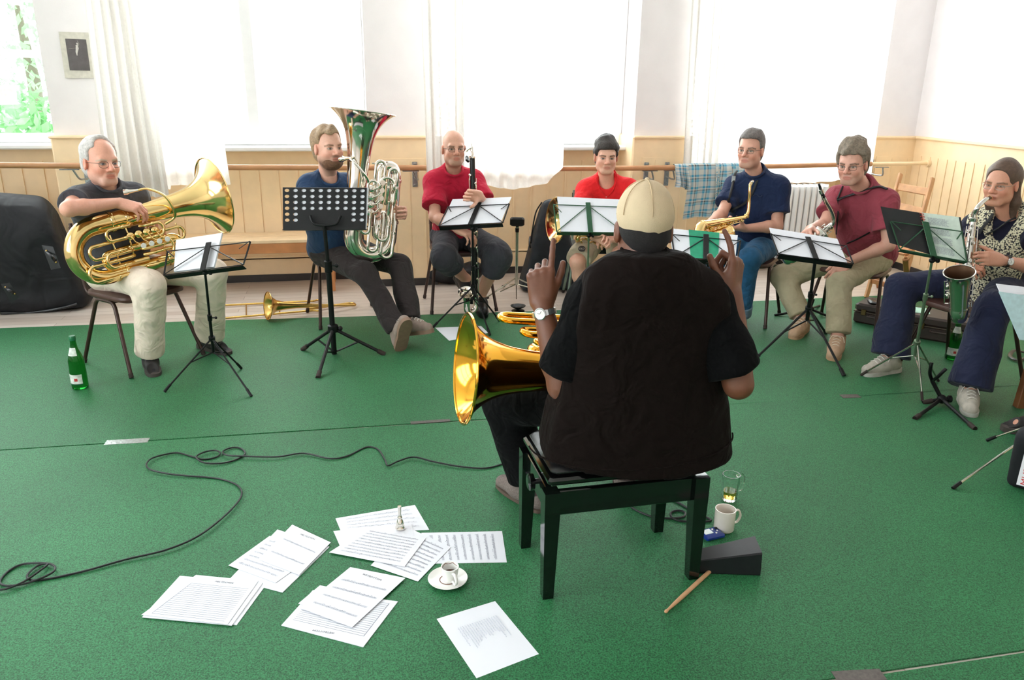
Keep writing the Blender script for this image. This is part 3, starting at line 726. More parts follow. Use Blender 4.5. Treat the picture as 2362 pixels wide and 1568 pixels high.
def crew(par, J, m, r=.062, low=0.):            # ribbed neckband
    X, Y, U = torso_axes(J); ne = J['neck']; c = ne + U*(.046-low) + Y*.028
    MB().tube([c + X*r*math.cos(t) + Y*(r*1.02)*math.sin(t) + U*(-.022*math.sin(t) - .004) for t in np.arange(32)*2*math.pi/32], .0085, 8, closed=True).obj('neckband', m, par)
def fixhips(J, zs=.452):                       # the seated hips rest on the seat
    for k, h in (('hipL', .090), ('hipR', .090), ('pel', .112)): J[k][2] = max(J[k][2], zs + h)
def body(F, J, H_, fem=False, legs=True, arm=1.0, jaw=1.0, nk=1.0):
    torso(F, J, -.022, k=.06); H_.add(F, fem, jaw)
    F.cone(J['neck'] - .04*torso_axes(J)[2], H_.p(0, -.022, -.055), .060*nk, .054*nk, .03)
    for s in ('L', 'R'):
        sh, el, wr = J['sh'+s], J['el'+s], J['wr'+s]
        F.cone(sh, el, .045*arm, .039*arm, .02); m = el + (wr-el)*.28; F.cone(el, m, .038*arm, .041*arm, .02); F.cone(m, wr, .041*arm, .0265*arm, .02)
        if legs:
            F.cone(J['hip'+s], J['kn'+s], .072, .052, .03); c = J['kn'+s] + (J['an'+s]-J['kn'+s])*.33
            F.cone(J['kn'+s], c, .052, .053, .02); F.cone(c, J['an'+s], .053, .036, .02)
            F.cone(J['an'+s], J['an'+s] + J['ft'+s]*.10 - np.array([0, 0, .045]), .036, .028, .02)
def shirt(F, J, g=.006, belly=0., w=1.0, sl=.62, rs=(.062, .072), hem=-.20, neck=.064, low=0.):
    X, Y, U = torso_axes(J); torso(F, J, g, belly, w); pe, ne = J['pel'], J['neck']
    F.half(pe + U*(hem*.5), -U, .01)
    for s in ('L', 'R'):
        sh, el = J['sh'+s], J['el'+s]; F.seg(sh - U*.018, sh + (el-sh)*sl, rs[0]-.008, rs[1], .045)
    F.cone(ne + U*(.050-low) + Y*(.030+low*.5), ne + U*.20 + Y*.05, neck*.95, neck*1.1, .008, 's')
def trousers(F, J, end=1.0, r=(.090, .074, .066), g=0., flare=0., short=None):
    X, Y, U = torso_axes(J); F.ell(J['pel'] - U*.01, (.172+g, .132+g, .125), np.stack([X, Y, U]), .05)
    F.half(J['pel'] + U*.10, U, .01)
    for s in ('L', 'R'):
        h, kn, an = J['hip'+s], J['kn'+s], J['an'+s]
        if short: F.seg(h, h + (kn-h)*short, r[0], r[1], .05); continue
        F.cone(h, kn, r[0], r[1], .05)
        e = kn + (an-kn)*end; F.seg(kn, e, r[1]-.001, r[2]+flare, .035)
def shoe(parent, an, ft, mu, ms, lace=None, sand=False, k=1.0, hang=0., floor=None):
    """one shoe with its sole; ft: direction of the toes"""
    f = nz(ft); s = nz(np.cross(f, (0, 0, 1))); u = np.cross(s, f); A = np.stack([s, f, u])
    b = an - u*.085*k if floor is None else np.array([an[0], an[1], 0]) + u*floor
    p = lambda x, y, z: b + k*(x*s + y*f + z*u)
    F = Field(); q = 1.0 if sand else 1.10
    F.cone(p(0, -.055, .045), p(0, .04, .046), .036*k*q, .039*k*q, .03); F.cone(p(0, .04, .044), p(.004, .145, .036), .041*k*q, .033*k*q, .03, flat=(u, .9)); F.cone(p(0, -.04, .05), p(0, -.025, .10), .037*k*q, .039*k*q, .03)
    if not sand: F.cone(p(0, -.02, .088), p(0, .085, .052), .036*k, .034*k, .03)
    F.half(p(0, 0, .022), -u); F.half(p(0, -.03, .105), nz(u*.9 - f*.1))
    if sand: F.ell(p(0, .165, .07), np.array([.06, .055, .045])*k, A, .006, 's'); F.ell(p(.06, .05, .06), np.array([.03, .02, .03])*k, A, .006, 's'); F.ell(p(-.06, .05, .06), np.array([.03, .02, .03])*k, A, .006, 's')
    sh = fobj(F, 'shoe', mu, .0045, parent)
    prof = [(.032, -.090), (.042, -.035), (.039, .03), (.044, .09), (.039, .145), (.019, .178)]
    out = [(x, y) for x, y in prof] + [(-x, y) for x, y in prof[::-1]]; out = spl([(x, y, 0) for x, y in out], 4, True)
    P = [p(x, y, 0) for x, y, _ in out]; MB().prism(P, u*.026*k).obj('sole', ms, sh)
    if lace is not None:
        m = MB()
        for i in range(4):
            y = .030 + .024*i; z = .118 - .0095*i
            m.tube(spl([p(-.022, y, z-.010), p(0, y+.004, z), p(.022, y+.012, z-.008)], 4), .0028, 6)
        m.tube(spl([p(0, .03, .120), p(.03, .02, .112), p(.044, .04, .085)], 5), .0024, 6); m.tube(spl([p(0, .03, .120), p(-.03, .02, .112), p(-.044, .045, .085)], 5), .0024, 6)
        m.obj('laces', lace, sh)
    return sh
def glasses(H_, parent, m, r=(.023, .016), rim=.0011, lens=True):
    g = empty('glasses', H_.p(0, .09, 0)); g.parent = parent; g.location = Vector(H_.p(0, .09, 0) - wloc(parent)); f = MB(); LG = MATS.get('lens_glass') or glassy('lens_glass', (.97, .98, .98, 1), .05)
    for sx in (-1, 1):
        P = []; 
        for i in range(20):
            t = 2*math.pi*i/20; c, s_ = math.cos(t), math.sin(t); P.append(H_.p(sx*.033 + r[0]*np.sign(c)*abs(c)**.75, .096 - .006*abs(c)*(c*sx > 0), -.002 + r[1]*np.sign(s_)*abs(s_)**.75))
        f.tube(P, rim, 6, closed=True); f.tube([H_.p(sx*.055, .09, .004), H_.p(sx*.074, .065, .006), H_.p(sx*.081, .0, .004), H_.p(sx*.080, -.02, -.012)], rim, 6)
        MB().add(P, [tuple(range(20))]).obj('lens', LG, g)
    f.tube(spl([H_.p(-.011, .096, .002), H_.p(0, .099, .005), H_.p(.011, .096, .002)], 4), rim, 6)
    f.obj('frame', m, g)
def hair(F, H_, t=.012, front=.062, y0=.034, nape=-.085, top=0., ear=.034, k_=.012, rec=0.):
    A = H_.A; k = H_.k
    F.ell(H_.p(0, -.020, .046+top*.4), np.array([.075+t, .096+t*1.1, .084+t+top])*k, A, .02); F.ell(H_.p(0, -.045, -.025), np.array([.066+t*.8, .068+t*.6, .075])*k, A, .03)
    F.rbox(H_.p(0, y0+.1, front-.20), np.array([.15, .1, .20])*k, A, .03, k_, 's')
    for sx in (-1, 1):
        F.ell(H_.p(sx*.082, -.004, -.022), np.array([.03, ear, ear*1.15])*k, A, .008, 's')
        F.rbox(H_.p(sx*.07, .055, -.065), np.array([.05, .05, .055])*k, A, .02, .008, 's')
        if rec: F.ell(H_.p(sx*.05, .07, .085), np.array([.03, .045, .04])*k, A, .015, 's')
    F.half(H_.p(0, 0, nape), -A[2], .01)
def person(label, J, H_, skin, sk=None, h=.0042, **bd):
    F = Field(); body(F, J, H_, **bd); 
    for a in J.get('hands', []): hand(F, **a)
    V, Q = F.mesh(h); C = np.tile(np.asarray(skin[:3])[None], (len(V), 1)).astype(float)
    C = H_.colour(V, skin[:3], C, **(sk or {}))
    for a in J.get('hands', []):               # knuckles and fingers a little redder than the arm
        w = a['w'] + nz(a['f'])*.14; m = np.clip(1 - np.linalg.norm(V - w, axis=1)/.10, 0, 1)[:, None]*.5; C = C*(1-m) + np.asarray(skin[:3])*np.array([1.02, .84, .82])*m
    base = np.array([J['pel'][0], J['pel'][1], 0.0])
    o = link('person', V, Q, SKINM, None, True, None, C, base, quads=True); return tag(o, label, 'person')
# ------------------------------------------------------------------ the players
SK = lambda r, g, b: S(r, g, b)
def feet(J, s, ft): J['ft'+s] = nz(ft)
M_sole = mat('shoe_sole', S(70, 62, 58), .8); M_black_leather = mat('black_leather', S(26, 25, 26), .4, bump=.1, bs=90)
M_wire = mat('spectacle_wire', S(70, 66, 64), .3, .7); M_watch = mat('watch_steel', S(205, 205, 205), .22, .9); M_dial = mat('watch_dial', S(238, 236, 228), .3)
def watch(parent, wr, el, face_n, strap, r=.033):
    a = nz(np.asarray(wr) - el); c = np.asarray(wr) - a*.03; n = nz(np.asarray(face_n) - (np.asarray(face_n) @ a)*a); s = np.cross(a, n)
    g = empty('wristwatch', c); g.parent = parent; g.location = Vector(c - wloc(parent))
    P = [c + r*(math.cos(t)*n + 1.08*math.sin(t)*s) for t in np.arange(28)*2*math.pi/28]
    m = MB(); T, U, B = frames(P); V = []
    for i, p in enumerate(P):
        o = nz(p - c); w = .010 - .0015*(i % 2)
        V += [p - a*w, p + a*w, p + a*w + o*.004, p - a*w + o*.004]
    Fs = []
    for i in range(28):
        j = (i+1) % 28
        for k in range(4): q = (k+1) % 4; Fs.append((i*4+k, i*4+q, j*4+q, j*4+k))
    m.add(V, Fs).obj('watch_strap', strap, g, smooth=False)
    cs = MB().lathe(c + n*(r-.002), n, [(0, .017), (.004, .020), (.008, .020), (.010, .017), (.0095, .0155)], 28).obj('watch_case', M_watch, g)
    d = MB().lathe(c + n*(r+.0072), n, [(0, .0155), (.0006, .0155)], 28).obj('dial', M_dial, g)
    t = c + n*(r+.0082); MB().tube([t, t + .011*nz(a+s)], .0008, 5).tube([t, t + .008*nz(a-2*s)], .0008, 5).obj('watch_hand', M_wire, g)

# ---- tuba player at the left: grey T-shirt, white trousers, sandals
J = dict(neck=at(246, 433, 4.45), pel=at(272, 618, 4.62), shR=at(183, 452, 4.33), shL=at(309, 445, 4.58), hipR=at(258, 640, 4.52), hipL=at(306, 634, 4.68)); fixhips(J)
H1 = Head(at(233, 374, 4.40), rot(.80, -.60, -.04), rot(.05, 0, 1), 1.05)
J['elR'] = ext(158, 482, J['shR'], .27); J['wrR'] = ext(276, 467, J['elR'], .30, True); J['elL'] = at(345, 545, 4.72); J['wrL'] = at(366, 560, 4.55)
J['knR'] = ext(346, 655, J['hipR'], .43); J['anR'] = at(345, 822, 4.40); J['knL'] = at(490, 628, 4.52); J['anL'] = at(482, 782, 4.74)
feet(J, 'R', rot(.5, -.85, -.05)); feet(J, 'L', rot(.85, -.5, -.05))
J['hands'] = [dict(w=J['wrR'], f=rot(.86, .12, -.30), n=rot(-.25, .35, -.9), left=False, curls=(38, 34, 34, 36), spread=5, thumb=(30, 30)),
              dict(w=J['wrL'], f=rot(.1, -.75, .5), n=rot(-.2, .2, .8), left=True, curls=40)]
P1 = person('seated man in grey T-shirt and white trousers resting his arm on the gold tuba', J, H1, SK(226, 164, 140), dict(brow=S(190, 170, 150)[:3], stub=(.50, .38, .32, .4), eye=(.15, .2, .25)))
F = Field(); shirt(F, J, .010, .06, 1.06, .58, (.066, .080)); fobj(F, 'shirt', cloth('charcoal_tee', S(74, 74, 80)), .006, P1, folds(1, .005)); crew(P1, J, MATS['charcoal_tee'])
F = Field(); trousers(F, J, .93, (.098, .080, .076), .02, .012); fobj(F, 'trousers', cloth('offwhite_cotton', S(236, 218, 200)), .0065, P1, folds(2, .006, 13))
F = Field(); hair(F, H1, .010, .082, .020, -.085); F.ell(H1.p(0, .065, .105), np.array([.060, .060, .05]), H1.A, .02, 's'); fobj(F, 'hair', mat('white_hair', S(206, 200, 196), .7, var=.25, vs=90, bump=.6, bs=240), .004, P1, curls(3, .0035, 60))
glasses(H1, P1, M_wire)
for s in 'RL':
    F = Field(); F.seg(J['an'+s] + (0, 0, .10), J['an'+s] - (0, 0, .02), .042, .040, .01); F.cone(J['an'+s] - (0, 0, .02), J['an'+s] + J['ft'+s]*.13 - (0, 0, .055), .038, .026, .02)
    fobj(F, 'sock', mat('dark_sock', S(34, 32, 36), .9), .005, P1); shoe(P1, J['an'+s], J['ft'+s], mat('black_sandal', S(36, 32, 32), .6), M_sole, None, True, 1.02, floor=.0085)

# ---- silver tuba player: bearded, navy T-shirt, black jeans, legs crossed
J = dict(neck=at(757, 416, 5.12), pel=at(770, 566, 5.34), shR=at(712, 423, 5.04), shL=at(802, 420, 5.22), hipR=at(752, 592, 5.26), hipL=at(803, 588, 5.38)); fixhips(J)
H2 = Head(at(757, 341, 5.06), rot(.66, -.75, .02), (0, 0, 1), 1.04)
J['elR'] = ext(722, 512, J['shR'], .29); J['wrR'] = at(832, 490, 5.06); J['elL'] = at(868, 505, 5.36); J['wrL'] = at(920, 492, 5.16)
J['knR'] = ext(842, 628, J['hipR'], .44); J['anR'] = at(918, 764, 4.78); J['knL'] = ext(922, 612, J['hipL'], .46); J['anL'] = at(946, 742, 4.90)
feet(J, 'R', rot(.25, -.42, .88)); feet(J, 'L', rot(.75, -.55, .25))
J['hands'] = [dict(w=J['wrR'], f=rot(.9, -.2, .15), n=rot(.1, -.9, -.2), left=False, curls=(35, 38, 40, 45), thumb=(60, 10)),
              dict(w=J['wrL'], f=rot(.45, -.75, .15), n=rot(-.75, -.35, 0), left=True, curls=(28, 30, 32, 36), spread=5, thumb=(50, 30))]
P2 = person('seated bearded man in navy T-shirt playing the silver tuba, legs stretched out', J, H2, SK(226, 174, 152), dict(brow=S(130, 95, 70)[:3], stub=(.14, .085, .055, .8)))
F = Field(); shirt(F, J, .012, .05, 1.06, .66, (.066, .078)); fobj(F, 'shirt', cloth('navy_tee', S(44, 66, 98)), .006, P2, folds(12, .005)); crew(P2, J, MATS['navy_tee'])
F = Field(); trousers(F, J, .97, (.094, .074, .064), .01, .008); fobj(F, 'trousers', cloth('black_denim', S(52, 46, 46)), .006, P2, folds(13, .006, 14))
F = Field(); hair(F, H2, .014, .084, .026, -.105); fobj(F, 'hair', mat('fair_brown_hair', S(164, 136, 106), .6, var=.35, vs=100, bump=.7, bs=260), .004, P2, curls(14, .006, 50))
F = Field(); F.ell(H2.p(0, .035, -.088), np.array([.066, .066, .044]), H2.A); F.half(H2.p(0, .07, -.046), nz(H2.A[2]*.8 - H2.A[1]*.25)); F.ell(H2.p(0, .092, -.066), (.022, .02, .011), H2.A, .008, 's')
fobj(F, 'beard', mat('brown_beard', S(112, 78, 56), .8, var=.4, vs=140, bump=.8, bs=300), .0042, P2, curls(15, .003, 70))
M_canvas = mat('taupe_canvas', S(150, 132, 122), .85, bump=.3); M_lace = mat('white_lace', S(228, 222, 214), .8)
for s in 'RL': shoe(P2, J['an'+s], J['ft'+s], M_canvas, mat('pale_rubber_sole', S(140, 112, 94), .7), M_lace)

# ---- clarinet player: crimson T-shirt, bald, dark cropped trousers
J = dict(neck=at(1045, 398, 5.70), pel=at(1052, 562, 5.88), shR=at(1003, 414, 5.66), shL=at(1091, 411, 5.74), hipR=at(1030, 580, 5.82), hipL=at(1084, 580, 5.86)); fixhips(J)
H3 = Head(at(1047, 343, 5.64), rot(.26, -.96, .02), (0, 0, 1), 1.0)
J['elR'] = ext(1003, 500, J['shR'], .29); J['wrR'] = ext(1053, 526, J['elR'], .24); J['elL'] = ext(1122, 485, J['shL'], .28); J['wrL'] = ext(1107, 452, J['elL'], .24)
J['knR'] = ext(1024, 594, J['hipR'], .43); J['anR'] = ext(1074, 642, J['knR'], .40, True); J['knL'] = ext(1150, 588, J['hipL'], .44); J['anL'] = ext(1108, 684, J['knL'], .41, True)
feet(J, 'R', rot(.45, -.6, -.55)); feet(J, 'L', rot(.2, -.9, -.2))
J['hands'] = [dict(w=J['wrR'], f=rot(.85, -.25, -.40), n=rot(-.3, .3, -.85), left=False, curls=(25, 28, 30, 34), thumb=(35, 15)),
              dict(w=J['wrL'], f=rot(-.75, -.35, .1), n=rot(-.2, -.9, .1), left=True, curls=(48, 52, 55, 58), spread=4, thumb=(50, 50))]
P3 = person('seated bald man in crimson T-shirt and cropped dark trousers holding a bass clarinet', J, H3, SK(222, 168, 144), dict(brow=S(120, 90, 72)[:3], stub=(.33, .22, .17, .45)))
F = Field(); shirt(F, J, .014, .02, 1.04, .72, (.070, .088)); fobj(F, 'shirt', cloth('crimson_tee', S(190, 34, 62)), .006, P3, folds(22, .006)); crew(P3, J, MATS['crimson_tee'])
F = Field(); trousers(F, J, .36, (.098, .092, .094), .015, .0); fobj(F, 'trousers', cloth('slate_cotton', S(62, 62, 68)), .006, P3, folds(23, .007, 17))
glasses(H3, P3, mat('black_wire', S(40, 38, 38), .35, .5), (.022, .014), .0014)
for s in 'RL': shoe(P3, J['an'+s], J['ft'+s], M_black_leather, M_black_leather)

# ---- young horn player: red polo shirt, khaki shorts
J = dict(neck=at(1399, 415, 5.84), pel=at(1398, 568, 6.02), shR=at(1353, 432, 5.84), shL=at(1449, 430, 5.82), hipR=at(1374, 580, 5.96), hipL=at(1424, 578, 5.96)); fixhips(J)
H4 = Head(at(1398, 361, 5.76), rot(.02, -1, -.10), (0, 0, 1), 1.0)
J['elR'] = ext(1332, 508, J['shR'], .29); J['wrR'] = ext(1368, 545, J['elR'], .24); J['elL'] = ext(1470, 515, J['shL'], .29); J['wrL'] = ext(1428, 549, J['elL'], .24)
J['knR'] = ext(1331, 604, J['hipR'], .44); J['anR'] = ext(1352, 718, J['knR'], .42); J['knL'] = ext(1428, 588, J['hipL'], .44); J['anL'] = ext(1440, 705, J['knL'], .42, True)
J['anR'] = at(1350, 700, 5.66); J['anL'] = at(1442, 696, 5.70)
feet(J, 'R', rot(-.2, -1, 0)); feet(J, 'L', rot(.2, -1, 0))
J['hands'] = [dict(w=J['wrR'], f=rot(.7, -.5, .1), n=rot(-.2, -.6, -.7), left=False, curls=40), dict(w=J['wrL'], f=rot(-.9, -.3, -.05), n=rot(.1, .4, -.85), left=True, curls=(30, 34, 38, 42), thumb=(40, 25))]
P4 = person('seated young man with dark curly hair in a bright red polo shirt and khaki shorts', J, H4, SK(224, 170, 146), dict(brow=S(52, 38, 30)[:3], eye=(.05, .03, .02)))
F = Field(); shirt(F, J, .010, 0, 1.0, .6, (.066, .078), neck=.064, low=.03); fobj(F, 'polo_shirt', cloth('red_pique', S(224, 40, 44)), .0055, P4, folds(32, .004))
X, Y, U = torso_axes(J); ne = J['neck']
for sx in (-1, 1):
    P = spl([ne + X*sx*.010 + Y*.098 - U*.085, ne + X*sx*.050 + Y*.085 - U*.035, ne + X*sx*.074 + Y*.030 + U*.020, ne + X*sx*.055 - Y*.05 + U*.045, ne - Y*.075 + U*.048], 5)
    MB().tube(P, .020, 8, flat=.28, Uref=nz(U*.7 + Y*.4)).obj('collar', MATS['red_pique'], P4)
for k in range(3): MB().ball(ne + X*.006 + Y*(.108 + .002*k) - U*(.075+.04*k), .005, 8).obj('button', mat('pearl_button', S(240, 236, 230), .3), P4)
F = Field(); trousers(F, J, .10, (.098, .092, .090), .01, short=.92); fobj(F, 'shorts', cloth('khaki_cotton', S(182, 170, 146)), .006, P4, folds(33, .006, 16))
c = onsurf(F, 1342, 574, .001); nn = nz(EYE - c)*.6 + np.array([0, 0, .6]); MB().lathe(c, nn, [(0, .026), (.003, .026)], 20).obj('printed_badge', mat('dark_print_ink', S(52, 48, 46), .8), P4)
V, Fs = text_geo('OLD', .020); xx_ = nz(RIGHT - (RIGHT @ nz(nn))*nz(nn)); MB().add(c + nz(nn)*.0036 + V[:, :1]*xx_ + (V[:, 1:2] - .007)*np.cross(nz(nn), xx_), Fs).obj('badge_lettering', mat('pale_lettering', S(206, 200, 188), .8), P4, smooth=False)
F = Field(); hair(F, H4, .013, .060, .036, -.085, top=.011); fobj(F, 'hair', mat('dark_curly_hair', S(50, 42, 38), .6, var=.4, vs=80, bump=.9, bs=160), .004, P4, curls(34, .006, 58))
for s in 'RL': shoe(P4, J['an'+s], J['ft'+s], M_canvas, M_sole)

# ---- alto saxophone player: navy T-shirt, blue jeans
J = dict(neck=at(1744, 404, 5.62), pel=at(1738, 572, 5.74), shR=at(1697, 422, 5.70), shL=at(1796, 424, 5.54), hipR=at(1712, 588, 5.78), hipL=at(1766, 588, 5.68)); fixhips(J)
H5 = Head(at(1731, 346, 5.56), rot(-.58, -.81, -.02), (0, 0, 1), 1.02)
J['elR'] = ext(1664, 495, J['shR'], .28); J['wrR'] = ext(1637, 514, J['elR'], .22); J['elL'] = ext(1792, 522, J['shL'], .29); J['wrL'] = ext(1718, 527, J['elL'], .26)
J['knR'] = ext(1655, 600, J['hipR'], .44); J['anR'] = ext(1650, 730, J['knR'], .42, True); J['knL'] = ext(1727, 597, J['hipL'], .44); J['anL'] = at(1707, 728, 5.46)
feet(J, 'R', rot(-.5, -.9, 0)); feet(J, 'L', rot(-.3, -.95, -.05))
J['hands'] = [dict(w=J['wrR'], f=rot(-.35, -.75, -.45), n=rot(.4, .1, -.85), left=False, curls=(34, 36, 38, 40), thumb=(40, 20)),
              dict(w=J['wrL'], f=rot(-.95, -.15, .05), n=rot(.1, .35, .9), left=True, curls=(42, 45, 48, 50), thumb=(45, 40))]
P5 = person('seated man in navy T-shirt and blue jeans holding a gold saxophone across his lap', J, H5, SK(214, 160, 138), dict(brow=S(90, 72, 62)[:3], stub=(.3, .2, .16, .35)))
F = Field(); shirt(F, J, .014, .02, 1.08, .68, (.070, .084)); fobj(F, 'shirt', cloth('deep_navy_tee', S(30, 42, 72)), .006, P5, folds(42, .005)); crew(P5, J, MATS['deep_navy_tee'])
F = Field(); trousers(F, J, .97, (.096, .076, .070), .01, .004); fobj(F, 'trousers', cloth('blue_denim', S(44, 92, 130), var=.25), .006, P5, folds(43, .005, 15))
for s in 'RL':
    F = Field(); a, b = J['an'+s], J['kn'+s]; u = nz(b-a); F.seg(a + u*.10, a + u*.012, .078, .078, .005, True); fobj(F, 'turn_up', cloth('denim_inside', S(112, 136, 156)), .0055, P5)
    shoe(P5, J['an'+s], J['ft'+s], M_black_leather, M_sole, M_lace)
F = Field(); hair(F, H5, .011, .080, .024, -.085, top=.004); fobj(F, 'hair', mat('grey_brown_hair', S(104, 96, 92), .65, var=.4, vs=90, bump=.7, bs=220), .004, P5, curls(44, .004, 55))
glasses(H5, P5, M_wire, (.022, .013))
M_strap = mat('black_webbing', S(20, 20, 22), .7)
F = Field(); shirt(F, J, .014, .02, 1.08, .68, (.070, .084))
for pts in ([(1700, 394), (1694, 404), (1690, 425), (1684, 450), (1680, 470), (1690, 490)], [(1757, 398), (1745, 420), (1735, 445), (1718, 468), (1700, 478), (1688, 484)]):
    MB().tube(spl([onsurf(F, u, v, .006) for u, v in pts], 6), .009, 8, flat=.35).obj('neck_strap', M_strap, P5)
b = onsurf(F, 1692, 413, .010); MB().box(b, (.026, .006, .044), rot(1, 0, 0), rot(0, 1, 0), bev=.002).obj('strap_buckle', mat('grey_plastic', S(180, 186, 190), .4), P5, smooth=False)
b = [onsurf(F, u, v, .003) for u, v in ((1736, 452), (1744, 448), (1752, 454), (1758, 451))]
MB().tube(spl(b, 4), .005, 6, flat=.3).obj('chest_print', mat('grey_print', S(72, 84, 110), .8), P5)

# ---- alto saxophone player: burgundy T-shirt, khaki trousers
J = dict(neck=at(1992, 434, 5.22), pel=at(1998, 602, 5.40), shR=at(1932, 448, 5.32), shL=at(2042, 458, 5.12), hipR=at(1956, 618, 5.42), hipL=at(2018, 622, 5.32)); fixhips(J)
H6 = Head(at(1966, 379, 5.12), rot(-.62, -.76, -.14), rot(-.06, 0, 1), 1.04)
J['elR'] = ext(1900, 520, J['shR'], .27); J['wrR'] = ext(1868, 528, J['elR'], .22); J['elL'] = ext(2050, 572, J['shL'], .30); J['wrL'] = ext(1955, 604, J['elL'], .27)
J['knR'] = ext(1806, 636, J['hipR'], .46); J['anR'] = at(1850, 738, 5.28); J['knL'] = ext(1938, 648, J['hipL'], .45); J['anL'] = at(1932, 782, 4.86)
feet(J, 'R', rot(-.55, -.8, -.05)); feet(J, 'L', rot(-.45, -.88, -.05))
J['hands'] = [dict(w=J['wrR'], f=rot(-.5, -.75, -.1), n=rot(.4, -.3, -.7), left=False, curls=40), dict(w=J['wrL'], f=rot(-.72, -.35, -.58), n=rot(.2, .75, -.6), left=True, curls=(26, 28, 30, 34), spread=5, thumb=(30, 20))]
P6 = person('seated man in burgundy T-shirt and khaki trousers glancing over his glasses', J, H6, SK(214, 160, 140), dict(brow=S(84, 66, 54)[:3], stub=(.3, .2, .16, .35)))
F = Field(); shirt(F, J, .014, .03, 1.10, .66, (.072, .086)); fobj(F, 'shirt', cloth('burgundy_tee', S(148, 66, 78)), .006, P6, folds(52, .005)); crew(P6, J, MATS['burgundy_tee'])
F = Field(); trousers(F, J, .90, (.100, .084, .074), .015); fobj(F, 'trousers', cloth('khaki_twill', S(176, 164, 136)), .006, P6, folds(53, .007, 15))
F = Field(); hair(F, H6, .016, .070, .028, -.085, top=.018); fobj(F, 'hair', mat('curly_grey_hair', S(128, 114, 98), .7, var=.4, vs=70, bump=1.0, bs=140), .004, P6, curls(54, .009, 46))
glasses(H6, P6, M_wire, (.022, .014))
for s in 'RL':
    F = Field(); F.seg(J['an'+s] + nz(J['kn'+s]-J['an'+s])*.13, J['an'+s] - (0, 0, .03), .044, .041, .01); fobj(F, 'sock', mat('pinkish_sock', S(150, 112, 100), .9, bump=.3, bs=300), .005, P6)
    shoe(P6, J['an'+s], J['ft'+s], mat('beige_suede', S(190, 156, 128), .85, bump=.3), mat('tan_sole', S(176, 140, 108), .7), mat('cream_lace', S(226, 206, 186), .8), k=1.05, floor=.0085)
F = Field(); shirt(F, J, .014, .03, 1.10, .66, (.072, .086))
MB().tube(spl([onsurf(F, u, v, .007) for u, v in ((2046, 436), (2030, 430), (2008, 434), (1980, 444), (1955, 452), (1938, 458), (1932, 462))], 6), .017, 8, flat=.35).obj('shoulder_strap', M_strap, P6)
MB().tube(spl([onsurf(F, u, v, .007) for u, v in ((1944, 430), (1938, 444), (1932, 458))], 6), .006, 8).obj('strap_loop', M_strap, P6)
MB().tube(spl([onsurf(F, u, v, .005) for u, v in ((1932, 460), (1933, 490), (1931, 515), (1929, 540))], 6), .0045, 6).obj('strap_cord', M_strap, P6)
MB().tube(spl([onsurf(F, u, v, .006) for u, v in ((2006, 536), (1990, 545), (1972, 554), (1955, 561))], 6), .014, 8, flat=.35).obj('chest_strap', M_strap, P6)

# ---- tenor saxophone player: woman in a flowered waistcoat
J = dict(neck=at(2326, 494, 4.46), pel=at(2292, 655, 4.60), shR=at(2252, 512, 4.56), shL=at(2388, 520, 4.34), hipR=at(2262, 664, 4.62), hipL=at(2318, 680, 4.50)); fixhips(J)
H7 = Head(at(2309, 424, 4.40), rot(-.78, -.62, -.10), (0, 0, 1), .98)
J['elR'] = ext(2226, 610, J['shR'], .27); J['wrR'] = at(2212, 628, 4.38); J['elL'] = ext(2392, 618, J['shL'], .28); J['wrL'] = ext(2310, 600, J['elL'], .24)
J['knR'] = ext(2078, 662, J['hipR'], .47); J['anR'] = at(2050, 826, 4.50); J['knL'] = ext(2290, 712, J['hipL'], .45); J['anL'] = at(2236, 898, 4.00)
feet(J, 'R', rot(-.9, -.35, -.03)); feet(J, 'L', rot(-.35, -.9, -.03))
J['hands'] = [dict(w=J['wrR'], f=rot(.3, -.6, .3), n=rot(.5, -.5, 0), left=False, curls=45, k=.9), dict(w=J['wrL'], f=rot(-.92, -.15, .12), n=rot(.1, .8, -.3), left=True, curls=(40, 44, 48, 50), spread=4, thumb=(50, 40), k=.92)]
P7 = person('seated woman with shoulder-length brown hair and flowered waistcoat playing a tenor saxophone', J, H7, SK(208, 150, 124), dict(brow=S(110, 82, 62)[:3], closed=True), arm=.90, nk=.85)
F = Field(); shirt(F, J, .004, 0, .98, .42, (.062, .072), neck=.075); fobj(F, 'shirt', cloth('dark_navy_jersey', S(34, 34, 52)), .006, P7, folds(61, .004))
def flower():
    m = bpy.data.materials.new('flowered_cotton'); m.use_nodes = True; nt = m.node_tree; N = nt.nodes; b = N['Principled BSDF']; b.inputs['Roughness'].default_value = .85
    tc = N.new('ShaderNodeTexCoord'); vo = N.new('ShaderNodeTexVoronoi'); vo.inputs['Scale'].default_value = 105; nt.links.new(tc.outputs['Object'], vo.inputs['Vector'])
    r = N.new('ShaderNodeValToRGB'); r.color_ramp.interpolation = 'CONSTANT'; els = [(0, S(196, 160, 96)), (.14, S(226, 220, 192)), (.52, S(160, 150, 120)), (.62, S(40, 42, 52))]
    while len(r.color_ramp.elements) < 4: r.color_ramp.elements.new(.5)
    for e, (p, c) in zip(r.color_ramp.elements, els): e.position = p; e.color = c
    nt.links.new(vo.outputs['Distance'], r.inputs[0]); nt.links.new(r.outputs[0], b.inputs['Base Color']); return m
F = Field(); torso(F, J, .020, .02, .98); X, Y, U = torso_axes(J)
F.seg(J['pel'] + U*.02, J['pel'] - U*.13 + Y*.09, .165, .155, .05, flat=(Y, .8)); F.half(J['pel'] - U*.115, -U, .01)
for s, sx in (('L', -1), ('R', 1)): F.half(J['sh'+s] + X*sx*.035, nz(X*sx - U*.1), .01)
F.cone(J['neck'] + Y*.02 + U*.12, J['neck'] + Y*.12 - U*.08, .085, .035, .01, 's')
fobj(F, 'waistcoat', flower(), .006, P7, folds(62, .005))
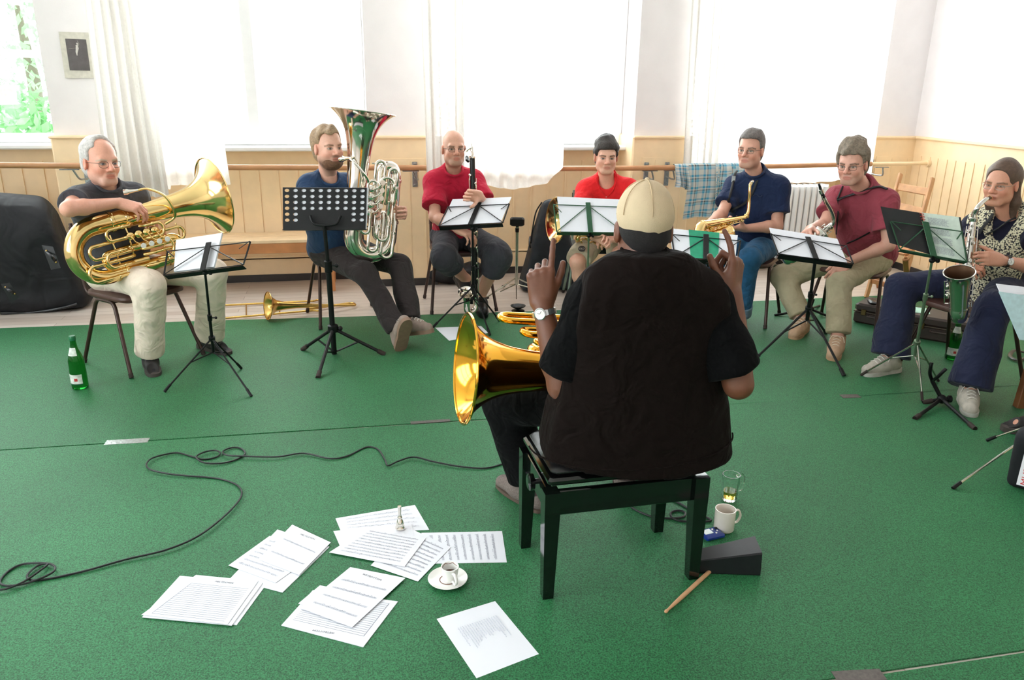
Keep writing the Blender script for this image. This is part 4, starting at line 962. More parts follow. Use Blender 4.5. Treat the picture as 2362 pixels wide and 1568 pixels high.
F = Field(); trousers(F, J, .97, (.098, .088, .092), .01, .02); fobj(F, 'trousers', cloth('dark_indigo', S(38, 42, 66)), .0065, P7, folds(63, .006, 13))
F = Field(); A = H7.A; F.ell(H7.p(0, -.024, .046), (.0835, .104, .092), A); 
for sx in (-1, 1): F.cone(H7.p(sx*.066, -.040, .02), H7.p(sx*.070, -.055, -.11), .022, .022, .03); F.cone(H7.p(sx*.070, -.055, -.11), H7.p(sx*.066, -.060, -.19), .022, .014, .03)
F.cone(H7.p(0, -.070, .02), H7.p(0, -.080, -.14), .068, .052, .04)
F.cone(H7.p(0, .105, -.06), H7.p(0, .10, .030), .080, .066, .012, 's'); F.cone(H7.p(-.022, .105, .050), H7.p(.022, .105, .050), .034, .034, .012, 's'); F.ell(H7.p(.082, .0, -.02), (.03, .03, .036), A, .008, 's'); F.ell(H7.p(-.082, .0, -.02), (.03, .03, .036), A, .008, 's')
F.half(H7.p(0, 0, -.205), -A[2], .01)
fobj(F, 'hair', mat('long_brown_hair', S(88, 66, 52), .5, var=.3, vs=60, bump=.6, bs=200), .004, P7, curls(64, .0035, 35))
glasses(H7, P7, mat('pale_wire', S(150, 140, 130), .3, .6), (.022, .013), .0012)
watch(P7, J['wrL'], J['elL'], rot(-.4, -.9, .2), mat('dark_strap', S(40, 32, 30), .6), .028)
M_run = mat('grey_running_shoe', S(186, 178, 166), .8, var=.25, vs=25, bump=.3)
for s in 'RL':
    F = Field(); F.seg(J['an'+s] + (0, 0, .10), J['an'+s] - (0, 0, .02), .040, .038, .01); fobj(F, 'sock', mat('dark_sock', S(34, 32, 36)), .005, P7)
    shoe(P7, J['an'+s], J['ft'+s], M_run, mat('worn_white_sole', S(196, 192, 184), .7), M_lace, floor=.0085)
F = Field(); torso(F, J, .020, .02, .98)
for pts in ([(2290, 492), (2283, 505), (2270, 520), (2258, 538)], [(2344, 502), (2325, 510), (2300, 528), (2275, 540)]): MB().tube(spl([onsurf(F, u, v, .010) for u, v in pts], 6), .012, 8, flat=.4).obj('neck_strap', M_strap, P7)

# ---- the leader, seen from behind: cream cap, black waistcoat over a black T-shirt
J = dict(neck=at(1487, 632, 2.38), pel=at(1452, 1010, 2.50), shL=at(1366, 682, 2.38), shR=at(1630, 676, 2.42), hipL=at(1385, 1040, 2.56), hipR=at(1520, 1035, 2.58)); fixhips(J, .482)
H8 = Head(at(1484, 528, 2.45), rot(-.03, .98, -.06), (0, 0, 1), 1.06)
J['elL'] = ext(1296, 890, J['shL'], .32, True); J['wrL'] = ext(1248, 692, J['elL'], .275, True); J['elR'] = ext(1703, 886, J['shR'], .31, True); J['wrR'] = ext(1688, 668, J['elR'], .29, True)
J['knL'] = at(1168, 922, 2.92); J['anL'] = at(1222, 1135, 2.88); J['knR'] = at(1560, 940, 3.0); J['anR'] = at(1440, 1110, 3.02); J['anL'][2] = J['anR'][2] = .10
feet(J, 'L', rot(-.62, .72, 0)); feet(J, 'R', rot(.1, .95, 0))
J['hands'] = [dict(w=J['wrL'], f=rot(-.06, .12, .98), n=rot(.12, .98, -.10), left=True, curls=((4, 6, 6), (62, 78, 50), (68, 82, 52), (72, 84, 52)), spread=4, thumb=(30, 4), k=1.10),
              dict(w=J['wrR'], f=rot(.06, .20, .97), n=rot(-.75, .60, -.10), left=False, curls=((12, 12, 8), (66, 78, 50), (72, 82, 52), (76, 84, 52)), spread=3, thumb=(40, 25), k=1.08)]
P8 = person('leader seen from behind in a cream cap and black waistcoat, both index fingers raised', J, H8, SK(112, 68, 48), dict(brow=S(30, 20, 16)[:3]), h=.0032, arm=1.16, nk=1.12)
X, Y, U = torso_axes(J)
F = Field(); shirt(F, J, .014, .05, 1.15, .86, (.082, .092), neck=.07); fobj(F, 'shirt', cloth('black_tee', S(11, 11, 12), sheen=.02, spec=.06), .006, P8, folds(71, .006))
F = Field(); torso(F, J, .034, .05, 1.12, .06); pe = J['pel']
F.seg(pe + U*.40 - Y*.02, pe - U*.115 - Y*.105 - X*.022, .225, .365, .06, flat=(Y, .46)); F.half(pe - U*.090, nz(-U - X*.11), .006)
for s, sx in (('L', -1), ('R', 1)): F.half(J['sh'+s] + X*sx*.045, nz(X*sx + U*.24), .01)
F.half(J['neck'] + U*.022, nz(U - Y*.1), .02) if 0 else None
F.half(J['neck'] + U*.075, nz(U + Y*.25), .01)
F.cone(J['neck'] + Y*.02 - U*.02, H8.p(0, .02, -.06), .066, .070, .006, 's')
fobj(F, 'waistcoat', cloth('black_brown_softshell', S(22, 15, 13), .8, sheen=.02, spec=.06), .006, P8, folds(72, .007, 11))
G = []
for i in range(7):                             # stand-up collar
    t = i/6; r = .083 - .010*t; G.append([J['neck'] + Y*(.012 + .012*t) + U*(-.015 + (.088 - .012*math.sin(a))*t) + X*r*1.04*math.cos(a) + Y*r*math.sin(a) for a in np.linspace(math.pi*.62, math.pi*2.38, 40)])
MB().sheet(np.array(G), .008).obj('collar', MATS['black_brown_softshell'], P8)
m = MB(); hp = []
for i in range(41):
    t = math.pi*(.02 + .96*i/40) + math.pi; hp.append(pe - U*.045 - Y*.098 - X*.02 + X*.347*math.cos(t) + Y*.349*.46*math.sin(t))
m.tube(hp, .003, 6).obj('hem_seam', MATS['black_brown_softshell'], P8)
F = Field(); trousers(F, J, .96, (.10, .090, .080), .0, .01); fobj(F, 'trousers', cloth('black_cotton', S(13, 13, 14), sheen=.02, spec=.06), .006, P8, folds(73, .006, 14))
# cap
k = H8.k; F = Field(); F.ell(H8.p(0, -.016, .044), np.array([.083, .105, .098])*k, H8.A, .02); F.half(H8.p(0, -.1, -.005), nz(-H8.A[2] + H8.A[1]*.10), .006)
capm = mat('cream_cap_cotton', S(204, 182, 150), .85, var=.06, vs=25, bump=.35, bs=420)
cap = fobj(F, 'cap', capm, .0032, P8, curls(74, .0025, 30))
MB().ball(H8.p(0, -.016, .1425), .008*k, 12).obj('cap_button', capm, cap)
sm = MB()
for j in range(6):
    a = j*math.pi/3; P = []
    for i in range(22):
        th = .04 + 1.50*i/21; d = np.array([.0845*math.sin(th)*math.sin(a), .1065*math.sin(th)*math.cos(a), .0995*math.cos(th)]); P.append(H8.p(*(np.array([0, -.016, .044]) + d)))
    sm.tube(P, .0016, 5)
sm.obj('cap_seam', mat('cap_seam_thread', S(196, 172, 138), .85), cap)
bp = [H8.p(x, y, .010 - .25*x*x*10) for x, y in ((-.075, .07), (-.06, .13), (-.03, .155), (0, .162), (.03, .155), (.06, .13), (.075, .07))]
MB().prism(bp, H8.A[2]*.008).obj('cap_peak', capm, cap)
F = Field(); F.ell(H8.p(0, -.022, -.005), np.array([.0765, .092, .085])*k, H8.A); F.half(H8.p(0, -.1, .02), H8.A[2]); F.half(H8.p(0, -.09, -.065), nz(-H8.A[2] + H8.A[1]*.9), .01)
fobj(F, 'hair', mat('black_cropped_hair', S(30, 26, 26), .9, var=.3, vs=150, bump=.8, bs=500), .0035, P8, curls(75, .0012, 120))
watch(P8, J['wrL'], J['elL'], rot(-.35, -.9, .1), M_watch, .034)
for s in 'LR':
    f = J['ft'+s]; sd = nz(np.cross(f, (0, 0, 1))); b = np.array([*J['an'+s][:2], .009]); F = Field()
    F.cone(b - f*.06 + (0, 0, .035), b + f*.05 + (0, 0, .04), .042, .048, .03); F.cone(b + f*.05 + (0, 0, .04), b + f*.165 + (0, 0, .026), .050, .036, .03, flat=((0, 0, 1), .8)); F.half(b + (0, 0, .012), (0, 0, -1))
    F.ell(b - f*.03 + (0, 0, .085), (.045, .045, .04), None, .01, 's')
    sl = fobj(F, 'slipper', mat('grey_felt', S(118, 106, 100), .95, var=.3, vs=180, bump=.6, bs=500), .004, P8)
    out = spl([b + sd*x + f*y for x, y in ((.036, -.09), (.044, -.02), (.048, .06), (.044, .13), (.022, .195), (-.022, .195), (-.044, .13), (-.048, .06), (-.044, -.02), (-.036, -.09))], 4, True)
    MB().prism(out, (0, 0, .014)).obj('sole', mat('brown_crepe_sole', S(86, 70, 60), .8), sl)
# ------------------------------------------------------------------ instruments
M_gold = mat('lacquered_brass', S(240, 208, 142), .12, 1.0, var=.05, vs=8)
M_gold2 = mat('deep_gold_lacquer', S(240, 176, 62), .10, 1.0, var=.05, vs=8)
M_silver = mat('silver_plate', S(232, 226, 216), .10, 1.0, var=.05, vs=8)
M_nickel = mat('nickel_silver', S(210, 208, 200), .18, 1.0, var=.05, vs=20)
M_pearl = mat('pearl_touch', S(236, 234, 228), .25)
M_ebony = mat('black_ebonite', S(16, 16, 18), .22, bump=.0)
def bell_profile(R, L, r0, p=.52):             # radius along a flaring bell of length L from throat r0 to rim R
    out = []
    for i in range(31):
        t = i/30; x = L*(1-(1-t)**1.5); g = (x/L); out.append((x, r0 + (R-r0)*(.32*g**2.2 + .68*g**(9.0*p/.52))))
    return out
class Frame3:
    def __init__(s, o, a, b, c, k=1.0): s.o, s.a, s.b, s.c, s.k = np.asarray(o), nz(a), nz(b), nz(c), k
    def __call__(s, a, b, c=0.): return s.o + s.k*(a*s.a + b*s.b + c*s.c)
def tuba(label, cat, f, m, lead, mouth_dir, rot_valves=True, R=.215, bell_len=.62, name='tuba', bw=.13, trim=None, group=None, touch=None):
    trim = trim or m
    k = f.k; root = empty(name, f(.05, .13, 0), label, cat, group)
    T = lambda P, r, n=14: (np.array([f(p[0], p[1]*bw/.13, p[2]) for p in P]), np.asarray(r)*k if not np.isscalar(r) else r*k)
    # bell: outside and inside, rolled rim
    prof = bell_profile(R, bell_len, .064); a0 = 1.0 - bell_len
    pts = [(a0 + x, r) for x, r in prof]; b = MB()
    th = .0035; e_ = bw/.13; B = lambda b_: b_*e_
    b.lathe(f(0, 0), f.a, [(x*k, r*k) for x, r in pts] + [((x - .002)*k, (r - th)*k) for x, r in pts[::-1]] , 56, cap0=False, cap1=False)
    bell = b.obj('bell', m, root)
    MB().tube([f(1.0 - .001, (R)*math.cos(t), R*math.sin(t)) for t in np.arange(56)*2*math.pi/56], .0055*k, 8, closed=True).obj('bell_rim', trim, bell)
    # main bows: bell throat -> bottom bow -> outer branch -> top bow -> inner branch
    an = lambda n, t0, t1: [t0 + (t1-t0)*i/n for i in range(n+1)]
    P = [(a0+.005, 0, 0), (.30, 0, 0), (.25, 0, 0)] + [(.195 - bw*math.sin(t), .13 - .13*math.cos(t), 0) for t in an(20, 0, math.pi)] + [(.25, .26, 0), (.45, .26, 0), (.60, .26, 0)]
    r = [.0645, .064, .0635] + list(np.linspace(.063, .047, 21)) + [.046, .042, .038]
    q = MB(); q.tube(*[T(P, r)[0], T(P, r)[1]], 22); q.obj('bottom_bow', m, root)
    P = [(.58, .26, 0), (.62, .26, .0)] + [(.62 + .055*math.sin(t), .205 + .055*math.cos(t), .015*t/math.pi) for t in an(12, 0, math.pi)] + [(.56, .15, .02), (.30, .15, .025)] + [(.22 - .035*math.sin(t), .185 - .035*math.cos(t), .03) for t in an(10, 0, math.pi)] + [(.28, .22, .03), (.44, .22, .05)]
    r = np.linspace(.038, .018, len(P)); MB().tube(*T(P, r), 16).obj('upper_bow', m, root)
    for a_, b_, rr in ((.30, 0, .066), (.30, .26, .0475), (.58, .26, .0405), (a0+.01, 0, .0665)): MB().lathe(f(a_-.012, B(b_), 0), f.a, [(0, rr*k), (.003*k, (rr+.003)*k), (.02*k, (rr+.003)*k), (.023*k, rr*k)], 24, cap0=False, cap1=False).obj('ferrule', trim, root)
    # valves
    for i in range(4):
        ca = .36 + .052*i; 
        if rot_valves:
            v = MB().lathe(f(ca, B(.085), .050), f.c, [(0, .021*k), (.004*k, .024*k), (.045*k, .024*k), (.049*k, .020*k), (.052*k, .008*k), (.060*k, .006*k)], 20); v.obj('rotary_valve', m, root)
            lv = MB().tube([f(ca, B(.085), .106), f(ca+.012, B(.115), .116), f(ca+.045, B(.140), .122)], .0038*k, 6).obj('valve_lever', trim, root); MB().lathe(f(ca+.05, B(.143), .117), f.c, [(0, .015*k), (.004*k, .0175*k), (.008*k, .016*k)], 16).obj('touch_piece', touch or trim, lv)
        else:
            v = MB().lathe(f(.30, B(.08+.047*i), .062), f.a, [(0, .016*k), (.01*k, .021*k), (.17*k, .021*k), (.18*k, .022*k), (.185*k, .016*k)], 20); v.obj('piston_valve', m, root)
            MB().lathe(f(.485, B(.08+.047*i), .062), f.a, [(0, .004*k), (.035*k, .004*k), (.036*k, .013*k), (.041*k, .013*k)], 16).obj('finger_button', M_pearl, root)
    # slides: rounded loops in front
    def loop(a_0, a_1, b_0, b_1, c_, r, n1=True):
        w = abs(b_1-b_0)/2; s = 1 if a_1 > a_0 else -1; bm = (b_0+b_1)/2; sg = 1 if b_1 > b_0 else -1
        P = [(a_0, b_0, c_*.6), (a_0 + s*.03, b_0, c_), (a_1 - s*w, b_0, c_)] + [(a_1 - s*w + s*w*math.sin(t), bm - sg*w*math.cos(t), c_) for t in an(10, 0, math.pi)] + [(a_1 - s*w, b_1, c_), (a_0 + s*.03, b_1, c_), (a_0, b_1, c_*.6)]
        o = MB().tube(*T(P, r), 12).obj('tuning_slide', m, root)
        for bb in (b_0, b_1): MB().lathe(f(a_0 + (a_1-a_0)*.45, B(bb), c_), f.a, [(0, (r+.0005)*k), (.002*k, (r+.0025)*k), (.016*k, (r+.0025)*k), (.018*k, (r+.0005)*k)], 12, cap0=False, cap1=False).obj('slide_ring', trim, o)
    loop(.42, .70, .10, .165, .075, .0105); loop(.42, .66, .195, .255, .072, .0105)
    loop(.36, .10, .09, .155, .078, .011); loop(.36, .06, .185, .265, .068, .0115)
    loop(.44, .57, .05, .115, .105, .0095); loop(.40, .22, .03, .085, .10, .0095); loop(.50, .60, .13, .23, .10, .0095); loop(.34, .18, .14, .215, .098, .0095)
    for a_, b_, b2 in ((.50, .06, .10), (.26, .06, .24), (.56, .165, .24), (.68, .085, .15)): MB().tube([f(a_, B(b_), .03), f(a_, B((b_+b2)/2), .045), f(a_, B(b2), .03)], .0045*k, 8).obj('brace', trim, root)
    MB().tube([f(.36, .05, .05), f(.36, .11, .06), f(.36, .24, .03)], .005*k, 8).obj('brace', trim, root)
    # leadpipe and mouthpiece
    P = spl([f(*p) for p in lead], 8); n = len(P); o = MB().tube(P, np.linspace(.0065, .0105, n)*k, 12).obj('leadpipe', m, root)
    d = nz(P[0] - P[1]) if mouth_dir is None else nz(mouth_dir)
    MB().lathe(P[0] - d*.01*k, d, [(0, .008*k), (.03*k, .010*k), (.055*k, .013*k), (.066*k, .019*k), (.085*k, .0195*k), (.088*k, .019*k), (.087*k, .015*k), (.070*k, .006*k)], 24).obj('mouthpiece', M_silver, root)
    return root
# gold tuba across the lap of the player at the left
o0, o1 = at(140, 540, 4.14), at(494, 452, 4.74); a = nz(o1-o0); cam_c = nz(EYE - (o0+o1)/2); c = nz(cam_c - (cam_c @ a)*a); c = nz(c + .10*np.cross(a, c)); b = -np.cross(a, c); b = b if b[2] < 0 else -b
f1 = Frame3(o0, a, b, np.cross(a, b)*(1 if np.cross(a, b) @ cam_c > 0 else -1), np.linalg.norm(o1-o0)/1.0)
f1b = lambda p: f1(*p)
tuba('large gold lacquered tuba lying across the lap of the white-haired player', 'tuba', f1, M_gold, [(.50, -.155, .045), (.56, -.15, .075), (.63, -.09, .125), (.66, 0, .125), (.66, .06, .10), (.60, .09, .07)], None, True, .262, bw=.165, touch=M_pearl)
# silver tuba, upright
o0, o1 = at(808, 606, 4.98), at(836, 257, 5.06); a = nz(o1-o0); cam_c = nz(EYE - (o0+o1)/2); b = nz(np.cross(a, cam_c)); b = b if b @ RIGHT > 0 else -b; c = np.cross(a, b); c = c if c @ cam_c > 0 else -c
ang = math.radians(-14); b, c = b*math.cos(ang) + c*math.sin(ang), c*math.cos(ang) - b*math.sin(ang)
f2 = Frame3(o0, a, b, c, np.linalg.norm(o1-o0))
tuba('upright silver tuba with tall bell, held by the bearded player', 'tuba', f2, M_silver, [(.695, -.085, .085), (.67, -.05, .115), (.62, .0, .13), (.57, .045, .11), (.50, .06, .08), (.42, .07, .06)], nz(H2.p(0, .09, -.064) - f2(.695, -.085, .085)), True, .215)
# gold tuba of the leader, bell to the left
o1, o0 = at(1073, 850, 2.60), at(1700, 872, 2.86); a = nz(o1-o0); o0 = o1 - a*.95; c = nz(np.array([0, 0, 1.]) - a[2]*a); b = np.cross(c, a); b = b if b @ rot(0, 1) > 0 else -b
f3 = Frame3(o0, a, b, np.cross(a, b)*(1 if np.cross(a, b)[2] > 0 else -1), .95)
tuba('gold tuba on the leader’s lap with its wide bell facing left', 'tuba', f3, M_gold2, [(.50, -.10, .10), (.52, -.05, .12), (.56, .02, .12), (.60, .08, .10), (.5, .1, .07)], None, True, .205)
for (a0_, a1_, b0_, b1_, c_) in ((.34, .84, .15, .235, .150), (.40, .77, .06, .125, .125)):
    w = (b1_-b0_)/2; bm = (b0_+b1_)/2
    P = [(a0_, b0_, c_)] + [(a1_-w+w*math.sin(t), bm-w*math.cos(t), c_) for t in np.linspace(0, math.pi, 11)] + [(a0_, b1_, c_)]
    MB().tube([f3(*p) for p in P], .0125, 12).obj('tuning_slide', M_gold2, [o for o in bpy.data.objects if o.name.startswith('tuba') and o.parent is None][-1])
# small horn of the young player
o1, o0 = at(1281, 508, 5.62), at(1432, 520, 5.70); a = nz(o1-o0); o0 = o1 - a*.62; b = nz(-np.array([0, 0, 1.]) + a[2]*a); c = np.cross(a, b); c = c if c @ (EYE - o1) > 0 else -c
a2 = nz(a + c*.22); b2 = nz(b - (b @ a2)*a2); f4 = Frame3(o1 - a2*.60, a2, b2, nz(np.cross(a2, b2)*(1 if np.cross(a2, b2) @ (EYE-o1) > 0 else -1)), .60)
tuba('small gold baritone horn on the lap of the young man in red', 'horn', f4, M_gold, [(.42, -.20, .02), (.46, -.16, .06), (.55, -.06, .12), (.6, .04, .11), (.55, .09, .07)], None, False, .27, name='baritone_horn', trim=M_gold)

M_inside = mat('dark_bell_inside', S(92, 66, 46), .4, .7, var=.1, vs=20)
def sax(label, top, bot, fwd, neck, m, km, bell_r, bell_top, r0, r1, name='saxophone', mp=None, kn=11, lig=M_nickel, belltilt=0.):
    """conical body from the neck joint to the bow, bell turned up in front, keys, neck and mouthpiece"""
    top, bot = np.asarray(top), np.asarray(bot); ax = nz(bot - top); L = np.linalg.norm(bot - top); fw = nz(np.asarray(fwd) - (np.asarray(fwd) @ ax)*ax); sd = np.cross(ax, fw)
    root = empty(name, bot, label, 'saxophone'); rb = r1*1.25
    MB().tube([top + ax*L*t for t in np.linspace(0, 1, 12)], np.linspace(r0, r1, 12), 18).obj('body_tube', m, root)
    w = r1 + rb + .012; cen = bot + fw*w/1.0*.5; n = 14; P = []
    for i in range(n+1):
        t = math.pi*i/n; P.append(bot + fw*(w*.5)*(1-math.cos(t)) + ax*(w*.5)*math.sin(t))
    MB().tube(P, np.linspace(r1, rb, n+1), 18).obj('bow', m, root)
    e = bot + fw*w; bd = nz(-ax + fw*belltilt); bl = bell_top; pr = []
    for i in range(20):
        t = i/19; pr.append((bl*t, rb + (bell_r-rb)*(.45*t**1.6 + .55*t**7)))
    be = MB().lathe(e, bd, pr, 32, cap0=False, cap1=False).lathe(e, bd, [(h-.0005, r-.003) for h, r in pr], 32, m=1, cap0=True, cap1=False).obj('bell', [m, M_inside], root)
    u = nz(np.cross(bd, sd)); MB().tube([e + bd*bl + bell_r*(math.cos(t)*u + math.sin(t)*nz(np.cross(bd, u))) for t in np.arange(32)*2*math.pi/32], .0035, 6, closed=True).obj('bell_rim', km, be)
    for q_, rr in ((bot - ax*.0, r1), (e, rb)): MB().lathe(q_ - ax*.006, ax, [(0, rr), (.002, rr+.003), (.01, rr+.003), (.012, rr)], 20, cap0=False, cap1=False).obj('ferrule', km, root)
    random.seed(int(L*1000)); rd = MB()
    for s_, q_ in ((fw*.9 + sd*.45, .0), (sd, .01), (fw*.3 - sd*.95, .0)):
        s_ = nz(s_); rd.tube([top + ax*L*.08 + s_*(r0+.013), top + ax*L*.97 + s_*(r1+.014)], .0028, 6)
        for t in np.linspace(.12, .92, 7): rd.tube([top + ax*L*t + s_*(r0 + (r1-r0)*t), top + ax*L*t + s_*(r0 + (r1-r0)*t + .013)], .0025, 5)
    rd.obj('key_rod', km, root)
    for i in range(kn):
        t = .08 + .88*i/(kn-1); rr = r0 + (r1-r0)*t; s_ = nz(fw*math.cos(.5*math.sin(i*2.1)) + sd*math.sin(.9*math.sin(i*1.7))); c_ = top + ax*L*t + s_*(rr+.003)
        kr = .007 + .012*t; MB().lathe(c_, s_, [(0, kr*.8), (.003, kr), (.007, kr), (.009, kr*.75), (.0085, .004), (.012, .003)], 16).obj('key_cup', km, root)
    for t in (.35, .6): 
        q0 = e + bd*bl*t + nz(sd)*(rb+.006); MB().lathe(q0, sd, [(0, .016), (.004, .019), (.010, .019), (.012, .012)], 16).tube([q0 + bd*.03, q0 + bd*.03 + sd*.02, q0 - bd*.05 + sd*.02, q0 - bd*.05], .003, 6).obj('bell_key', km, root)
    MB().tube([bot - ax*.10 + fw*r1*.95, e + bd*.10 - fw*rb*.95], .004, 8).obj('brace', km, root)
    P = spl(neck, 8); k = len(P); nk = MB().tube(P[:int(k*.80)+1], np.linspace(r0*1.0, r0*.68, int(k*.80)+1), 14).obj('neck', m, root)
    MB().lathe(P[0] - nz(P[1]-P[0])*.012, nz(P[1]-P[0]), [(0, r0+.003), (.004, r0+.005), (.02, r0+.005), (.024, r0)], 18).obj('neck_receiver', km, root)
    q = P[int(k*.76):]; MB().tube(q, np.linspace(max(.0115, r0*.8), .0075, len(q)), 14, flat=.85).obj('mouthpiece', mp or M_ebony, root)
    s1, s2 = q[int(len(q)*.40)], q[int(len(q)*.62)]; MB().lathe(s1, s2-s1, [(0, max(.0115, r0*.78)), (.001, max(.0132, r0*.86)), (np.linalg.norm(s2-s1), max(.0125, r0*.78)), (np.linalg.norm(s2-s1)+.001, .0105)], 16, cap0=False, cap1=False).obj('ligature', lig, root)
    return root
# gold alto in the lap of the man in navy
sax('gold alto saxophone lying across the lap of the man in navy', at(1720, 500, 5.34), at(1622, 520, 5.06), rot(-.15, -.3, -.9), [at(1722, 498, 5.345), at(1726, 488, 5.35), at(1728, 465, 5.36), at(1729, 440, 5.36), at(1731, 425, 5.37), at(1737, 417, 5.40)], M_gold, M_gold, .060, .24, .0125, .032, mp=mat('tan_mouthpiece_patch', S(214, 186, 140), .5), kn=14)
# silver alto of the man in burgundy
sax('silver alto saxophone held by the man in burgundy', at(1917, 520, 5.06), at(1826, 590, 4.98), rot(-.5, -.8, -.1), [at(1915, 522, 5.06), at(1921, 513, 5.055), at(1922, 500, 5.05), at(1915, 482, 5.03), at(1905, 465, 5.01), at(1897, 448, 5.0), at(1889, 424, 4.98)], M_nickel, M_nickel, .060, .20, .0175, .034, kn=14)
# tenor of the woman
sax('silver tenor saxophone with bell facing up, played by the woman', at(2246, 505, 4.22), at(2218, 712, 4.12), rot(-.62, -.78, 0), [at(2246, 506, 4.22), at(2248, 492, 4.22), at(2256, 478, 4.21), at(2267, 466, 4.23), at(2279, 457, 4.26), H7.p(0, .100, -.062)], M_nickel, M_nickel, .074, .225, .0150, .034, name='tenor_saxophone', lig=M_gold, kn=15, belltilt=.62)

# bass clarinet, upright in front of the man in crimson
ct, cb = at(1089, 352, 5.47), at(1097, 704, 5.43); ax = nz(cb-ct); L = np.linalg.norm(cb-ct); root = empty('bass_clarinet', cb, 'black bass clarinet with silver keys and upturned bell, held by the bald man', 'clarinet')
for k in range(2): MB().tube([ct + ax*L*(.03+.46*k), ct + ax*L*(.485+.46*k)], .0185, 18).obj('joint', M_ebony, root)
for t in (.02, .47, .50, .94): MB().lathe(ct + ax*L*t, ax, [(0, .019), (.002, .0225), (.014, .0225), (.016, .019)], 18).obj('ring', M_silver, root)
sd = nz(np.cross(ax, EYE - ct)); fw = nz(EYE - ct - ((EYE-ct) @ ax)*ax)
if sd @ RIGHT < 0: sd = -sd
rd = MB()
for s_ in (sd*.9 + fw*.4, -sd*.9 + fw*.4): s_ = nz(s_); rd.tube([ct + ax*L*.16 + s_*.026, ct + ax*L*.92 + s_*.026], .003, 6)
rd.obj('key_rod', M_silver, root)
for i in range(16):
    t = .14 + .78*i/15; s_ = nz((sd if i % 2 else -sd)*.75 + fw*.75); MB().lathe(ct + ax*L*t + s_*.019, s_, [(0, .008), (.004, .011), (.009, .011), (.011, .007)], 12).tube([ct + ax*L*t + s_*.028, ct + ax*L*(t+.03) + s_*.028], .003, 5).obj('key_cup', M_silver, root)
P = spl([ct + ax*L*.02, ct - ax*.01, ct - ax*.03 - sd*.012, ct + ax*.0 - sd*.045, at(1080, 371, 5.38), at(1074, 367, 5.36)], 6); MB().tube(P[:-9], .009, 12).obj('neck', M_silver, root); MB().tube(P[-10:], np.linspace(.012, .007, 10), 12).obj('mouthpiece', M_ebony, root)
MB().lathe(ct - ax*.012, -ax, [(0, .012), (.02, .011), (.028, .006), (.030, .004), (.055, .003)], 12).obj('neck_cap', M_silver, root)
P = spl([cb - ax*L*.06, cb, cb + ax*.035 - sd*.012 + fw*.01, cb + ax*.045 - sd*.04 + fw*.03, cb + ax*.02 - sd*.06 + fw*.05, cb - ax*.04 - sd*.062 + fw*.06], 6); MB().tube(P, np.linspace(.018, .024, len(P)), 16).obj('bow', M_silver, root)
bd = nz(P[-1]-P[-3] + fw*.01); MB().lathe(P[-1], bd, [(h, r) for h, r in ((0, .024), (.04, .028), (.07, .036), (.09, .052), (.096, .060))] + [(h, r) for h, r in ((.094, .058), (.086, .048), (.06, .032), (.0, .022))], 28, cap0=False, cap1=False).obj('bell', M_silver, root)
MB().tube([cb + ax*.045, gnd(1098, 722, CZ)], .0035, 8).obj('peg', M_silver, root)

# trombone on the floor
M_brass = mat('yellow_brass', S(214, 176, 100), .22, 1.0, var=.1, vs=10)
bc, sl = gnd(620, 738, .007), gnd(826, 706, .02); ax = nz(rot(.92, .38)); ax[2] = 0; root = empty('trombone', gnd(700, 725, .0), 'brass trombone lying on the wooden floor behind the carpet edge', 'trombone')
ax = nz(np.array([sl[0]-bc[0], sl[1]-bc[1] + .02, 0])); nn = np.array([-ax[1], ax[0], 0]); zz = np.array([0, 0, 1.]); R = .102; c0 = bc + zz*(R+.003)
L = np.linalg.norm((sl-bc)[:2]); pr = [(0, R), (.004, R), (.012, R*.86), (.03, R*.62), (.06, R*.42), (.11, R*.29), (.2, R*.2), (.35, R*.13), (.5, .010)]
axd = nz(ax*1.0 - zz*(R-.02)/.62); MB().lathe(c0, axd, pr + [(h+.001, max(.004, r-.0025)) for h, r in pr[::-1]], 36, cap0=False, cap1=False).obj('bell', M_brass, root)
e = c0 + axd*.5; MB().tube(fil([e, sl - ax*.0 + zz*.0 + nn*.03, sl + nn*.11 - ax*.0, sl + nn*.11 - ax*.35], .055, 8), .009, 12).obj('tuning_slide', M_brass, root)
for k, (u, v, zz_) in enumerate(((515, 734, .016), (515, 704, .016))):
    p = gnd(u, v, .016); q = gnd(722, 716 - 22*k, .016); MB().tube([p - nz(q-p)*.12, q], .0075, 12).obj('hand_slide', M_brass, root)
p0, p1 = gnd(515, 734, .016), gnd(722, 716, .016); q0, q1 = gnd(515, 704, .016), gnd(722, 694, .016)
for t in (.25, .62, .95): MB().tube([p0 + (p1-p0)*t, q0 + (q1-q0)*t], .005, 8).obj('brace', M_brass, root)
MB().tube(spl([p1, p1 + nz(p1-p0)*.05, q1 + nz(q1-q0)*.05, q1], 6), .0075, 10).obj('cross_bow', M_brass, root)
